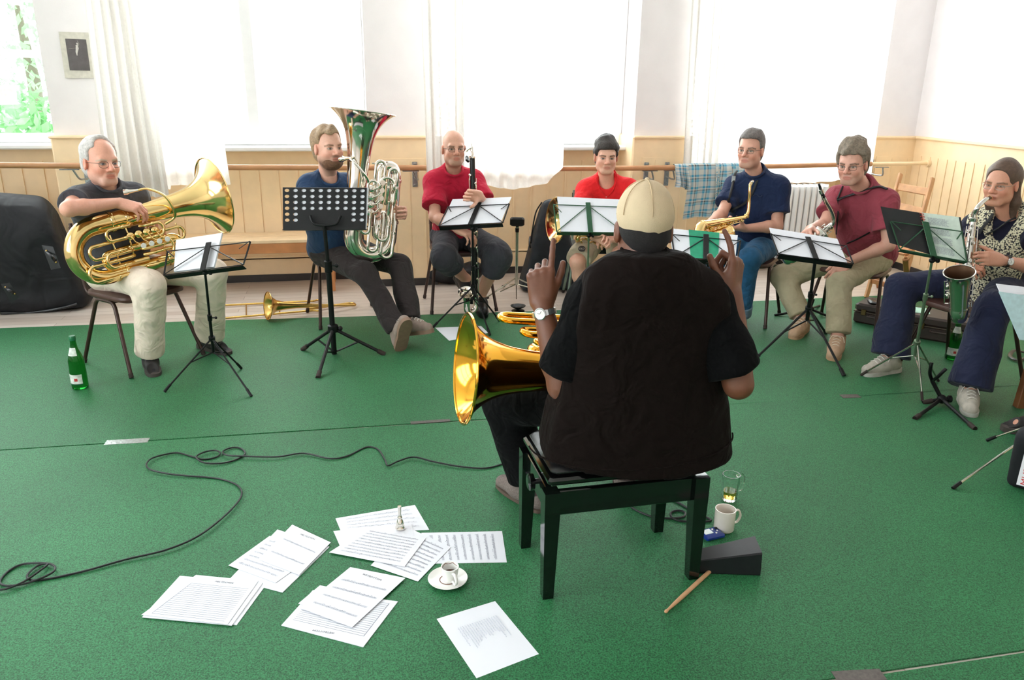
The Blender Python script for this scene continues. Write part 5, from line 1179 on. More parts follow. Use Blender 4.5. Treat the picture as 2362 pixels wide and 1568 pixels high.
# ------------------------------------------------------------------ chairs, stands, cases
M_brown = mat('brown_lacquer_steel', S(66, 46, 40), .32, .3, var=.08, vs=30); M_seat = mat('brown_vinyl_seat', S(74, 46, 38), .42, var=.1, vs=20, bump=.1, bs=200)
M_cap = mat('rubber_foot', S(52, 40, 36), .8)
def stack_chair(c, f, label, mf=M_brown, ms=M_seat, back=True, zs=.455, w=.43, splay=.03):
    """steel framed stacking chair: c ground point under the seat, f facing direction"""
    f = nz(np.array([f[0], f[1], 0])); s = np.array([f[1], -f[0], 0]); z = np.array([0, 0, 1.]); c = np.array([c[0], c[1], 0])
    p = lambda x, y, h: c + s*x + f*y + z*h
    root = empty('stacking_chair', c, label, 'chair', 'brown stacking chairs of the players')
    out = spl([p(x, y, 0) for x, y in ((-.19, -.18), (0, -.205), (.19, -.18), (.21, 0), (.20, .17), (.14, .215), (0, .225), (-.14, .215), (-.20, .17), (-.21, 0))], 5, True)
    cen = out.mean(0); V = []; hs = [(-.030, .90), (-.022, .985), (-.008, 1.0), (.004, .97), (.006, .80), (.0, .4), (-.002, .05)]
    for h, k in hs: V += [cen + (q-cen)*k + z*(zs+h) for q in out]
    n = len(out); Fs = [tuple(range(n-1, -1, -1))] + [(i*n+j, i*n+(j+1) % n, (i+1)*n+(j+1) % n, (i+1)*n+j) for i in range(len(hs)-1) for j in range(n)] + [tuple(range((len(hs)-1)*n, len(hs)*n))]
    MB().add(V, Fs).obj('seat', ms, root)
    for sx in (-1, 1):
        x0, x1 = sx*(w/2-.02), sx*(w/2+splay)
        for sy, y1 in ((1, .235), (-1, -.235)):
            P = fil([p(x0, 0, zs-.035), p(x0, sy*.085, zs-.035), p(x1, y1, .0125)], .05, 6); MB().tube(P, .0115, 10).obj('leg', mf, root)
            q = P[-1]; MB().lathe(q - (0, 0, .003), nz(P[-2]-q), [(0, .0135), (.025, .0135)], 10).obj('rubber_foot', M_cap, [o for o in root.children if o.name.startswith('leg')][-1])
        if back: MB().tube(fil([p(x0, .05, zs-.03), p(sx*.19, -.19, zs-.02), p(sx*.185, -.255, .84)], .05, 6), .0105, 10).obj('back_post', mf, root)
    MB().tube([p(-w/2+.02, .06, zs-.038), p(w/2-.02, .06, zs-.038)], .009, 8).obj('cross_bar', mf, root)
    if back:
        G = []
        for i in range(9):
            t = i/8; G.append([p(-.20+.40*j/12, -.225 - .03*t - .035*(1-(2*j/12-1)**2), .60+.22*t) for j in range(13)])
        MB().sheet(np.array(G), .013).obj('backrest', ms, root)
    return root
R2 = lambda x, y: rot(x, y)
stack_chair(R2(-2.25, 4.55), rot(.85, -.53), 'brown stacking chair under the white-trousered tuba player')
stack_chair(R2(-1.20, 5.50), rot(.42, -.9), 'brown stacking chair under the bearded silver tuba player')
stack_chair(R2(-.41, 5.88), rot(.22, -.97), 'brown stacking chair under the bald clarinet player')
stack_chair(R2(.66, 6.06), rot(0, -1), 'pale metal stacking chair under the young man in red', mat('steel_green_reflection', S(120, 140, 128), .3, .6), mat('black_seat', S(30, 30, 32), .5))  # pale steel frame, with the green it reflects mixed into its colour
stack_chair(R2(1.70, 5.68), rot(-.49, -.87), 'brown stacking chair under the man in blue jeans')
stack_chair(R2(2.40, 5.42), rot(-.6, -.8), 'brown stacking chair under the man in burgundy')
stack_chair(R2(2.70, 4.47), rot(-.89, -.45), 'brown stacking chair under the woman in the flowered waistcoat', back=False)

# pine folding chair near the right wall
root = empty('folding_chair', R2(2.55, 6.55), 'pale pine folding chair standing open in the far right corner', 'chair')
def bar(nm, a, b, w, t, ref, m=M_pine, par=root):
    a, b = np.asarray(a), np.asarray(b); X = nz(b-a); Y = nz(np.asarray(ref) - (np.asarray(ref) @ X)*X); Z = np.cross(X, Y); return MB().box((a+b)/2, (np.linalg.norm(b-a), w, t), X, Y, Z, bev=.004).obj(nm, m, par, smooth=False)
Lt, Rt = at(2078, 400, 6.62), at(2152, 410, 6.36); Lm, Rm = at(2050, 500, 6.50), at(2121, 520, 6.22)
dl, dr = nz(Lm-Lt), nz(Rm-Rt); fl = lambda p, d, z: p + d*((z-p[2])/d[2])
side = nz(Rt-Lt); nrm = nz(np.cross(dl, side))
for t, d in ((Lt, dl), (Rt, dr)): bar('back_post', t, fl(t, d, .004), .042, .022, nrm)
for v, nm in ((.30, 'back_slat'), (.72, 'back_slat')): bar(nm, Lt + (Lm-Lt)*v, Rt + (Rm-Rt)*v, .06, .018, dl)
z0 = .45; A1, B1 = fl(Lt, dl, z0), fl(Rt, dr, z0); out = nz(rot(-.55, -.83)); 
for k in range(5): bar('seat_slat', A1 + out*(.02+.075*k), B1 + out*(.02+.075*k), .06, .018, out, M_apron)
for q in (A1, B1): bar('seat_rail', q - out*.03 - (0, 0, .03), q + out*.36 - (0, 0, .03), .04, .022, (0, 0, 1), M_apron); bar('leg', q + out*.36 - (0, 0, .03), np.array([*(q - out*.25)[:2], .004]), .04, .022, nrm, M_apron)
A2, B2 = fl(Lt, dl, .14), fl(Rt, dr, .14); bar('stretcher', A2, B2, .04, .018, (0, 0, 1), M_apron)
# chair leg of a wooden chair at the right edge
root = empty('wooden_chair', gnd(2420, 940), 'brown wooden chair cut off by the right edge of the photo', 'chair')
M_oak = mat('brown_oak', S(126, 78, 46), .45, var=.2, vs=14)
p0 = gnd(2349, 940, .003); 
for k, (dx, dy) in enumerate(((0, 0), (.44, 0), (.44, -.40), (0, -.40))):
    q = p0 + rot(dx, dy); bar('leg', q, q + np.array([0, 0, .44]) + rot(.03, 0), .045, .045, rot(1, 0), M_oak, root)
c = p0 + rot(.24, -.20) + np.array([0, 0, .46]); MB().box(c, (.52, .47, .03), rot(1, 0), rot(0, 1), bev=.008).obj('seat', M_oak, root, smooth=False)
for dy in (0, -.40): bar('back_post', p0 + rot(.46, dy) + np.array([0, 0, .47]), p0 + rot(.53, dy) + np.array([0, 0, .88]), .04, .03, rot(1, 0), M_oak, root)
for h in (.62, .80): bar('back_slat', p0 + rot(.495, .0) + np.array([0, 0, h]), p0 + rot(.495, -.40) + np.array([0, 0, h]), .06, .018, (0, 0, 1), M_oak, root)

# the leader's piano bench
bn, bl_, br_, bf_ = gnd(1268, 1380), gnd(1211, 1259), gnd(1597, 1337), gnd(1506, 1223)
M_lack = mat('black_piano_lacquer', S(9, 9, 10), .08, coat=.5, var=.02); M_vin = mat('black_vinyl_cushion', S(24, 23, 24), .3, bump=.12, bs=160)
bx = nz(((br_-bn) + (bf_-bl_))); by = nz(np.cross((0, 0, 1), bx)); cc = (bn+bl_+br_+bf_)/4; hx, hy = .265, .155
root = empty('piano_bench', cc, 'glossy black adjustable piano bench under the leader', 'bench')
p = lambda x, y, z: cc + bx*x + by*y + np.array([0, 0, z])
for sx in (-1, 1):
    for sy in (-1, 1):
        m = MB(); a = [(sx*hx - .018, sy*hy - .018), (sx*hx + .018, sy*hy - .018), (sx*hx + .018, sy*hy + .018), (sx*hx - .018, sy*hy + .018)]
        tp = [((x - sx*hx)*1.45 + sx*(hx-.004), (y - sy*hy)*1.45 + sy*(hy-.004)) for x, y in a]
        V = [p(x, y, .0) for x, y in a] + [p(x, y, .33) for x, y in tp] + [p(x, y, .405) for x, y in tp]
        m.add(V, [(3, 2, 1, 0)] + [(i, (i+1) % 4, 4+(i+1) % 4, 4+i) for i in range(4)] + [(4+i, 4+(i+1) % 4, 8+(i+1) % 4, 8+i) for i in range(4)] + [(8, 9, 10, 11)]).obj('leg', M_lack, root, smooth=False)
for sy in (-1, 1): MB().box(p(0, sy*(hy-.004), .36), (2*hx-.05, .022, .088), bx, by, bev=.003).obj('apron', M_lack, root, smooth=False)
for sx in (-1, 1): MB().box(p(sx*(hx-.004), 0, .36), (.022, 2*hy-.05, .088), bx, by, bev=.003).obj('apron', M_lack, root, smooth=False)
MB().box(p(0, 0, .441), (.552, .345, .026), bx, by, bev=.008).obj('seat_frame', M_lack, root, smooth=False)
MB().box(p(0, 0, .466), (.520, .31, .036), bx, by, bev=.016).obj('cushion', M_vin, root)
for sx in (-1, 1): MB().tube([p(sx*.15, -.1, .41), p(-sx*.12, -.1, .430)], .008, 8).tube([p(sx*.15, .1, .41), p(-sx*.12, .1, .43)], .008, 8).obj('scissor_arm', M_steel, root)
for sx in (-1,): MB().lathe(p(sx*(hx+.006), -.02, .37), bx*sx, [(0, .010), (.012, .010), (.014, .028), (.030, .030), (.034, .024)], 20).obj('height_knob', M_lack, root)

# ---------------- music stands
M_blk = mat('black_painted_steel', S(17, 17, 18), .45, 0., spec=.3); M_grn = mat('green_painted_steel', S(40, 84, 56), .38, .3); M_chr = mat('chrome_tube', S(188, 190, 178), .2, .95); M_gtube = mat('grey_green_tube', S(118, 136, 112), .3, .6)
M_paper = mat('white_paper', S(230, 231, 238), .8, var=.02, vs=4, spec=.2); M_ink = mat('printed_ink', S(146, 149, 164), .8); M_ink2 = mat('dark_ink', S(48, 50, 66), .8); M_note = mat('grey_note_ink', S(112, 114, 132), .8)
def stand(label, q, hub, feet_, boss, m, mt, D, group='wire music stands in front of the players', rp=.0085, hubz=.12, elbow=.45, ends=0, mleg=None, jn=(.55,)):
    """folding wire desk given by its corners (bottom left, bottom right, top right, top left) over a pole with three legs"""
    bl, br, tr, tl = [np.asarray(x) for x in q]; mleg = mleg or mt
    mb_, mt_ = (bl+br)/2, (tl+tr)/2; n = nz(np.cross(br-bl, tl-bl)); n = n if n @ (EYE-bl) > 0 else -n
    base = np.asarray(hub); root = empty('music_stand', np.array([*base[:2], 0]), label, 'music stand', group)
    dk = MB(); w = .005; o = n*.006
    for a, b in ((bl, br), (tl, tr), (bl, tl), (br, tr)): dk.tube([a + o*.4, b + o*.4], w, 6, flat=.6)
    dk.obj('desk_frame', m, root)
    for a, b in ((bl, bl + (br-bl)*.0), ): pass
    for s_, cor in ((0, bl), (1, br)): MB().tube([mt_ + o, (mt_*.45 + cor*.55) + o, cor + o], w, 6, flat=.5).obj('desk_arm', m, root)
    for cor, c2 in ((tl, mt_*.40 + bl*.60), (tr, mt_*.40 + br*.60)): MB().tube([cor + o*1.6, cor*.5 + c2*.5 + o*1.6], w*.85, 6, flat=.5).obj('page_arm', m, root)
    d = nz(mt_-mb_); X = nz(br-bl); MB().box((mb_ + mt_)/2 + o*1.3 + d*.01, (.034, np.linalg.norm(mt_-mb_)+.03, .005), X, d, np.cross(X, d), bev=.002).obj('center_plate', m, root, smooth=False)
    MB().box(mb_ - n*.017 - d*.004, (np.linalg.norm(br-bl)*.99, .034, .003), X, n, d).obj('lower_ledge', m, root, smooth=False)
    b0 = np.asarray(boss); MB().tube([mb_ + o, b0], .0075, 8).ball(b0, .016, 10).lathe(b0, nz(RIGHT), [(0, .008), (.022, .008), (.024, .014), (.034, .014)], 10).obj('desk_clamp', M_blk if m is not M_chr else m, root)
    P = [b0, base]; MB().tube([b0, b0 + (base-b0)*jn[0]], rp*.78, 12).obj('upper_pole', mt, root); MB().tube([b0 + (base-b0)*jn[0], base], rp, 12).obj('pole', mt, root)
    j = b0 + (base-b0)*jn[0]; MB().lathe(j, nz(base-b0), [(-.02, rp), (-.018, rp+.004), (.018, rp+.004), (.02, rp)], 12).tube([j, j + nz(RIGHT)*.03], .004, 6).ball(j + nz(RIGHT)*.034, .008, 8).obj('height_clamp', mt, root)
    up = base + nz(b0-base)*.10; MB().lathe(up, nz(base-b0), [(-.012, rp+.003), (-.010, rp+.009), (.012, rp+.009), (.014, rp+.003)], 12).obj('leg_collar', mt, root)
    for ft in feet_:
        ft = np.asarray(ft); mid = up + (ft-up)*elbow; lg = MB().tube([up, ft + (0, 0, .006)], rp*.62, 8).obj('leg', mleg, root); MB().tube([base - nz(b0-base)*.0, mid], rp*.45, 6).obj('leg_brace', mleg, lg)
        MB().tube([ft + (0, 0, .006) + nz(up-ft)*.05, ft + (0, 0, .004)], rp*.95, 8).obj('rubber_tip', M_cap if m is not M_blk else M_blk, lg)
    return root, n, d
def legs3(a, b, hub):                          # third foot opposite the two given
    a, b, h = np.asarray(a), np.asarray(b), np.asarray(hub); c = 3*np.array([h[0], h[1], 0]) - a - b; c[2] = CZ; return [a, b, c]
def sheetq(name, label, q, cat='sheet music', lines=0, mats=None, group=None, th=.0012, parent=None, margin=.09, title=None, tsize=.02, notes=True, seed=0, flip=False, txt=()):
    """a sheet of paper given by its corners (bottom left, bottom right, top right, top left), printed with staves"""
    bl, br, tr, tl = [np.asarray(x, float) for x in q]; n = nz(np.cross(br-bl, tl-bl)); m = MB(); rnd = random.Random(seed)
    P = lambda s, t, h=0.: (bl*(1-s)+br*s)*(1-t) + (tl*(1-s)+tr*s)*t + n*h
    m.prism([bl, br, tr, tl], n*th)
    hh = th + .0004; W_ = np.linalg.norm(br-bl); Hh = np.linalg.norm(tl-bl)
    def quad(s0, s1, t0, t1, k=1): m.add([P(s0, t0, hh), P(s1, t0, hh), P(s1, t1, hh), P(s0, t1, hh)], [(0, 1, 2, 3)], k)
    if lines:
        top = .80 if title else .93
        for i in range(lines):
            tc = top - (top-.08)*(i+.5)/lines; dt = .0055*.297/Hh
            for j in range(5): quad(margin, 1-margin, tc+(j-2)*dt-.0009, tc+(j-2)*dt+.0009)
            if notes:
                s = margin + .03
                while s < 1-margin-.02:
                    if rnd.random() < .8:
                        t = tc + rnd.uniform(-2, 2)*dt; quad(s-.005, s+.005, t-.0025, t+.0025, 3); quad(s+.004, s+.0055, t, t+.016*rnd.choice((1, 1, -1)), 3)
                        if rnd.random() < .35: quad(s+.004, s+.03, t+.014, t+.018, 3)
                    s += rnd.uniform(.018, .034)
    for (word, sx, ty, size) in ([(title, .5, .87, tsize)] if title else []) + list(txt):
        V, Fs = text_geo(word, size); X, Y = nz(br-bl), nz(tl-bl)
        if flip: X, Y = -X, -Y
        o = P(sx, ty, hh); m.add(o + V[:, :1]*X + V[:, 1:2]*Y, Fs, 2)
    return tag(m.obj(name, mats or [M_paper, M_ink, M_ink2, M_note], parent, smooth=False), *( (label, cat, group) if parent is None else (None, None, None)))
def desk(q, D, dt=.10):                        # desk corners from the photo; the top edge leans dt further or nearer
    (a, b, c, d) = q; D0, D1 = D if isinstance(D, tuple) else (D, D); return [at(*a, D0), at(*b, D1), at(*c, D1+dt), at(*d, D0+dt)]
lift = lambda q, h: [x + h*nz(np.cross(q[1]-q[0], q[3]-q[0])) for x in q]
def page(q, s0, s1, t0=.0, t1=1.0, h=0.0, sk0=0., sk1=0.):
    bl, br, tr, tl = q; n = nz(np.cross(br-bl, tl-bl)); n = n if n @ (EYE-bl) < 0 else -n
    P = lambda s, t: (bl*(1-s)+br*s)*(1-t) + (tl*(1-s)+tr*s)*t + n*h
    return [P(s0, t0), P(s1, t0), P(s1+sk1, t1), P(s0+sk0, t1)]
# seen from the audience side the pages show their pale backs: built as printed sheets facing the players
def back_sheet(label, q, lines, seed, th=.002, group=None, mats=None):
    bl, br, tr, tl = q; n = nz(np.cross(br-bl, tl-bl))
    if n @ (EYE-bl) > 0: q = [br, bl, tl, tr]
    return sheetq('sheet_music', label, q, lines=lines, seed=seed, th=th, group=group, mats=mats)
G1 = 'sheets of music on the stands'
# stand of the left tuba player
q = desk(((379, 635), (562, 611), (578, 558), (387, 580)), (4.10, 4.02), .11)
hub = at(490, 800, 4.24)
stand('black wire music stand in front of the white-trousered tuba player', q, at(492, 812, 4.25), [gnd(379, 905, CZ), gnd(580, 915, CZ), gnd(557, 851, CZ)], at(473, 628, 4.08), M_blk, M_blk, 4.1)
pg = [at(401, 626, 4.118), at(493, 615, 4.085), at(512, 537, 4.24), at(406, 553, 4.265)]
back_sheet('thick stack of white sheets leaning on the left tuba player’s stand', pg, 8, 1, .012)
# orchestra stand with a perforated desk
root = empty('music_stand', gnd(770, 815), 'heavy black music stand with perforated desk in front of the silver tuba', 'music stand', 'wire music stands in front of the players')
q = [at(653, 530, 4.60), at(843, 529, 4.62), at(846, 433, 4.68), at(652, 432, 4.66)]; bl, br, tr, tl = q
def perforated(q, th=.004):
    bl, br, tr, tl = q; n = nz(np.cross(br-bl, tl-bl)); n = n if n @ (EYE-bl) > 0 else -n; m = MB()
    cols, rows, N = 10, 7, 12; P = lambda s, t, h: (bl*(1-s)+br*s)*(1-t) + (tl*(1-s)+tr*s)*t + n*h
    holes = {(c, r) for c in range(cols) for r in range(1, 7) if r >= 3 or c < 2 or c >= 8}
    for c in range(cols):
        for r in range(rows):
            s0, s1 = c/cols, (c+1)/cols
            t0, t1 = (0, .16) if r == 0 else (.16 + .84*(r-1)/6, .16 + .84*r/6)
            if r == 0 or (c, r) not in holes:
                m.add([P(s0, t0, 0), P(s1, t0, 0), P(s1, t1, 0), P(s0, t1, 0)], [(0, 1, 2, 3)]); m.add([P(s0, t0, -th), P(s1, t0, -th), P(s1, t1, -th), P(s0, t1, -th)], [(3, 2, 1, 0)]); continue
            cs, ct_ = (s0+s1)/2, (t0+t1)/2; rs, rt = .0285, .040; Vo = []; Vi = []
            for i in range(N):
                a = 2*math.pi*(i+.5)/N; x, y = math.cos(a), math.sin(a); k = 1/max(abs(x), abs(y)); Vo.append((cs + x*k*(s1-s0)/2, ct_ + y*k*(t1-t0)/2)); Vi.append((cs + x*rs, ct_ + y*rt))
            for h, fl_ in ((0, 1), (-th, -1)):
                V = [P(a, b, h) for a, b in Vo] + [P(a, b, h) for a, b in Vi]; Fs = [(i, (i+1) % N, N+(i+1) % N, N+i)[::fl_] for i in range(N)]; m.add(V, Fs)
            V = [P(a, b, 0) for a, b in Vi] + [P(a, b, -th) for a, b in Vi]; m.add(V, [(i, (i+1) % N, N+(i+1) % N, N+i) for i in range(N)])
    e = [P(0, 0, 0), P(1, 0, 0), P(1, 1, 0), P(0, 1, 0)]; e2 = [x - n*th for x in e]; m.add(e + e2, [(i, i+4, (i+1) % 4+4, (i+1) % 4) for i in range(4)])
    return m, n
sq = [q[0] + (q[1]-q[0])*.13, q[1] + (q[1]-q[0])*.012, q[2] + (q[2]-q[3])*.02 + (q[2]-q[1])*.005, q[3] + (q[2]-q[3])*.12 + (q[3]-q[0])*.005]; nq = nz(np.cross(q[1]-q[0], q[3]-q[0])); nq = nq if nq @ (EYE-q[0]) < 0 else -nq
back_sheet('white pages behind the perforated desk of the silver tuba player', [x + nq*.006 for x in sq], 9, 21, .003)
m, n = perforated(q); m.obj('perforated_desk', M_blk, root, smooth=False)
X = nz(br-bl); d = nz(tl-bl); MB().box((bl+br)/2 - n*.025, (np.linalg.norm(br-bl)+.01, .055, .003), X, n, d).obj('lower_ledge', M_blk, root, smooth=False)
c0 = at(748, 520, 4.585); MB().tube(fil([at(715, 497, 4.60), at(722, 517, 4.585), c0, at(778, 517, 4.585), at(786, 497, 4.60)], .05), .008, 8).obj('desk_yoke', M_blk, root)
hub = at(768, 757, 4.66); jn_ = at(757, 612, 4.62)
MB().tube([c0, jn_], .012, 12).obj('upper_pole', M_blk, root); MB().tube([jn_, at(771, 815, 4.685)], .0165, 14).obj('pole', M_blk, root)
MB().lathe(jn_, nz(hub-jn_), [(-.03, .017), (-.028, .023), (.04, .023), (.045, .017)], 14).tube([jn_, jn_ + RIGHT*.045], .006, 8).ball(jn_ + RIGHT*.05, .013, 10).obj('height_clamp', M_blk, root)
MB().lathe(hub, nz(hub-jn_), [(-.025, .02), (-.02, .032), (.02, .032), (.025, .02)], 14).ball(hub + RIGHT*.045, .016, 10).obj('leg_collar', M_blk, root)
for u, v in ((697, 806), (733, 871), (888, 817)):
    ft = gnd(u, v, .010); lg = MB().tube([hub, ft], .0105, 10).obj('leg', M_blk, root); MB().tube([at(771, 812, 4.685), hub + (ft-hub)*.5], .006, 8).obj('leg_brace', M_blk, lg); MB().tube([ft + nz(hub-ft)*.05, ft], .0145, 10).obj('rubber_tip', M_cap, lg)
# stand of the clarinet player with two sheets
q = desk(((1012, 522), (1160, 514), (1175, 471), (1034, 478)), (5.28, 5.20), .13)
stand('black wire music stand in front of the clarinet player', q, at(1092, 690, 5.34), [gnd(998, 757, CZ), gnd(1152, 741, CZ), gnd(1130, 774, CZ)], at(1090, 527, 5.25), M_blk, M_blk, 5.25, rp=.010)
back_sheet('left of the two white pages on the clarinet player’s stand', page(q, .02, .49, .02, 1.45, .003, -.02, .04), 9, 2)
back_sheet('right of the two white pages on the clarinet player’s stand', page(q, .51, .96, .02, 1.42, .003, .02, .03), 9, 3)
# green stand of the young horn player
q = desk(((1284, 535), (1440, 537), (1436, 478), (1277, 472)), (5.36, 5.36), .14)
stand('green wire music stand in front of the young man in red', q, at(1354, 690, 5.48), legs3(gnd(1300, 720, CZ), gnd(1420, 722, CZ), at(1354, 690, 5.48)), at(1358, 543, 5.38), M_grn, M_gtube, 5.4, rp=.009)
back_sheet('pair of white pages on the green stand in front of the red polo shirt', page(q, .06, 1.0, .02, 1.32, .003, .005, .0), 9, 4, .004)
# black stand of the man in navy, with a green folder
q = desk(((1556, 594), (1700, 603), (1708, 556), (1549, 541)), (4.70, 4.66), .14)
stand('black wire music stand with the green folder, right of the cream cap', q, at(1640, 760, 4.80), legs3(gnd(1590, 800, CZ), gnd(1700, 800, CZ), at(1640, 760, 4.80)), at(1632, 605, 4.70), M_blk, M_blk, 4.7, rp=.009)
M_folder = mat('green_folder', S(22, 150, 112), .5)
bq = page(q, -.02, .97, .04, 1.30, .004, .0, -.02)
back_sheet('white pages behind the green folder on the stand by the cream cap', bq, 0, 5, .002)
fq = page(q, .26, .70, .04, 1.31, .0, -.005, -.012); bl, br, tr, tl = fq
tag(MB().prism([bl, br, tr, tl], nz(EYE-bl)*.002).obj('folder', M_folder, smooth=False), 'bright green cardboard folder on the stand right of the cream cap', 'folder')
# stand of the man in burgundy
q = desk(((1795, 586), (1968, 609), (1952, 568), (1778, 541)), (4.66, 4.60), .14)
stand('black wire music stand in front of the man in burgundy', q, at(1862, 738, 4.84), [gnd(1738, 833, CZ), gnd(1947, 868, CZ), gnd(1905, 770, CZ)], at(1880, 604, 4.66), M_blk, M_blk, 4.6, rp=.0125)
back_sheet('white pages on the stand in front of the burgundy shirt', page(q, .0, .93, .04, 1.40, .003, .02, -.01), 10, 6, .005)
# chrome and green stand of the woman with an open ring binder
q = desk(((2075, 575), (2230, 604), (2218, 534), (2054, 511)), (3.98, 3.92), .06)
stand('green and chrome wire music stand holding a black spiral book', q, at(2110, 820, 4.22), [gnd(1986, 866, CZ), gnd(2127, 926, CZ), gnd(2164, 880, CZ)], at(2150, 600, 3.98), M_grn, M_gtube, 4.0, rp=.0085, mleg=M_chr, jn=(.36,))
M_blackbook = mat('black_book_cover', S(22, 24, 26), .5); root = empty('spiral_book', (q[0]+q[1])/2, 'open black spiral-bound music book on the green and chrome stand', 'book')
lq = page(q, -.07, .50, .02, 1.5, .004, -.02, .0); rq = page(q, .52, 1.03, .0, 1.46, .004, .02, .0)
lq[3] = at(2031, 476, 4.10); lq[0] = at(2052, 560, 4.0); lq[2] = at(2125, 491, 4.06); rq[3] = at(2126, 490, 4.07); rq[2] = at(2216, 501, 4.03)
MB().prism(lq, nz(lq[0]-EYE)*.004).obj('left_cover', M_blackbook, root, smooth=False)
pp = [rq[0] + (rq[1]-rq[0])*.0, rq[1] - (rq[1]-rq[0])*.05, rq[2] - (rq[2]-rq[3])*.05, rq[3]]; bk = MB().prism(pp, nz(pp[0]-EYE)*.003).obj('page', mat('greenish_page', S(206, 220, 208), .8), root, smooth=False)
MB().prism([x + nz(x-EYE)*.004 for x in rq], nz(rq[0]-EYE)*.003).obj('right_cover', M_blackbook, root, smooth=False)
rb = MB(); n = nz(np.cross(pp[1]-pp[0], pp[3]-pp[0])); n = n if n @ (EYE-pp[0]) > 0 else -n
P = lambda s, t: (pp[0]*(1-s)+pp[1]*s)*(1-t) + (pp[3]*(1-s)+pp[2]*s)*t + n*.001
rnd = random.Random(4)
for bt in (.08, .30, .52, .74):
    for k in range(14):
        t = bt + .17*k/14; s0 = .12; 
        while s0 < .62: s1 = s0 + rnd.uniform(.02, .09); rb.add([P(s0, t), P(s1, t), P(s1, t+.005), P(s0, t+.005)], [(0, 1, 2, 3)]); s0 = s1 + .02
rb.obj('printed_lines', M_ink, bk, smooth=False)
M_red = mat('red_spiral', S(190, 40, 46), .4)
for i in range(16):
    c = lq[1] + (lq[2]-lq[1])*(i+.5)/16; x = nz(q[1]-q[0]); n_ = nz(np.cross(x, lq[2]-lq[1])); MB().tube([c + .010*(math.cos(t)*x + math.sin(t)*n_) for t in np.arange(10)*2*math.pi/10], .0016, 5, closed=True).obj('spiral_ring', M_red, root)
# stand with pale blue pages at the right edge
q = desk(((2362, 780), (2420, 760), (2440, 660), (2310, 690)), (3.55, 3.5), .08)
stand('wire music stand at the right edge with pale blue pages', [at(2355, 775, 3.5), at(2480, 790, 3.46), at(2490, 690, 3.52), at(2312, 678, 3.56)], at(2440, 1010, 3.3), [gnd(2197, 1128, CZ), gnd(2560, 1100, CZ), gnd(2276, 1017, CZ)], at(2425, 800, 3.42), M_blk, M_chr, 3.4, mleg=M_chr)
M_bluep = mat('pale_blue_paper', S(186, 214, 220), .8)
tag(MB().prism([at(2352, 783, 3.46), at(2480, 800, 3.46), at(2490, 700, 3.52), at(2304, 672, 3.50)], (0, .002, -.002)).obj('sheet_music', M_bluep, smooth=False), 'pale blue pages on the stand cut off at the right edge', 'sheet music')
tag(MB().prism([at(2306, 672, 3.54), at(2488, 712, 3.56), at(2490, 676, 3.62), at(2298, 654, 3.58)], (0, .002, -.002)).obj('sheet_music', M_paper, smooth=False), 'white folded page sticking up behind the pale blue pages at the right edge', 'sheet music')
# trombone stand with chrome tube
root = empty('instrument_stand', gnd(1193, 690), 'chrome instrument stand with black top beside the gig bag', 'instrument stand')
tp, bt = at(1193, 522, 5.95), at(1191, 655, 6.05); MB().tube([tp, bt], .012, 12).obj('pole', M_chr, root); MB().tube([bt, gnd(1191, 690, .03)], .004, 8).obj('center_rod', M_chr, root)
MB().box(at(1193, 511, 5.95), (.11, .06, .065), rot(1, 0), rot(0, 1), bev=.012).lathe(at(1193, 526, 5.95), (0, 0, -1), [(0, .016), (.03, .014)], 12).obj('rest', M_blk, root, smooth=False)
for u, v in ((1117, 690), (1255, 672), (1160, 660)):
    ft = gnd(u, v, .012); lg = MB().tube([at(1191, 640, 6.04), ft], .006, 8).obj('leg', M_chr, root); MB().tube([bt, bt*.5 + ft*.5], .005, 6).obj('leg_brace', M_chr, lg); MB().tube([ft + nz(bt-ft)*.04, ft], .011, 8).obj('rubber_tip', M_cap, lg)
# black cone peg stand
cp = at(1195, 705, 5.72); root = empty('peg_stand', gnd(1195, 738), 'small black cup-topped peg stand on the carpet edge', 'instrument stand')
MB().lathe(cp - (0, 0, .028), (0, 0, 1), [(0, .008), (.012, .035), (.024, .055), (.030, .058), (.030, .05), (.018, .03)], 28).obj('cup', M_blk, root); g0 = gnd(1195, 745, CZ); MB().tube([cp - (0, 0, .02), np.array([cp[0], cp[1], .012])], .009, 10).obj('peg', M_blk, root)
MB().lathe(np.array([cp[0], cp[1], CZ]), (0, 0, 1), [(0, .05), (.006, .05), (.012, .01)], 20).obj('foot', M_blk, root)
# black saxophone stand on the carpet at the right
root = empty('saxophone_stand', gnd(2178, 925), 'small black forked saxophone stand on the carpet at the right', 'instrument stand')
hb = gnd(2172, 918, .10); hb = at(2172, 920, 4.0); tpp = at(2150, 878, 4.02)
MB().tube([hb, tpp], .011, 10).obj('post', M_blk, root); MB().ball(hb, .026, 12).lathe(hb, RIGHT, [(0, .012), (.035, .012), (.037, .02), (.05, .02)], 12).obj('hub', M_blk, root)
for P in ([tpp, at(2145, 862, 3.99), at(2147, 845, 3.97), at(2149, 836, 3.97)], [tpp, at(2162, 870, 3.97), at(2174, 858, 3.95), at(2182, 850, 3.95)]): MB().tube(spl(P, 6), .0095, 10).obj('fork_arm', M_blk, root)
for u, v in ((2110, 965), (2249, 989), (2128, 928)): ft = gnd(u, v, .012); lg = MB().tube([hb, ft], .010, 10).obj('leg', M_blk, root); MB().tube([ft + nz(hb-ft)*.05, ft], .013, 10).obj('rubber_tip', M_cap, lg)
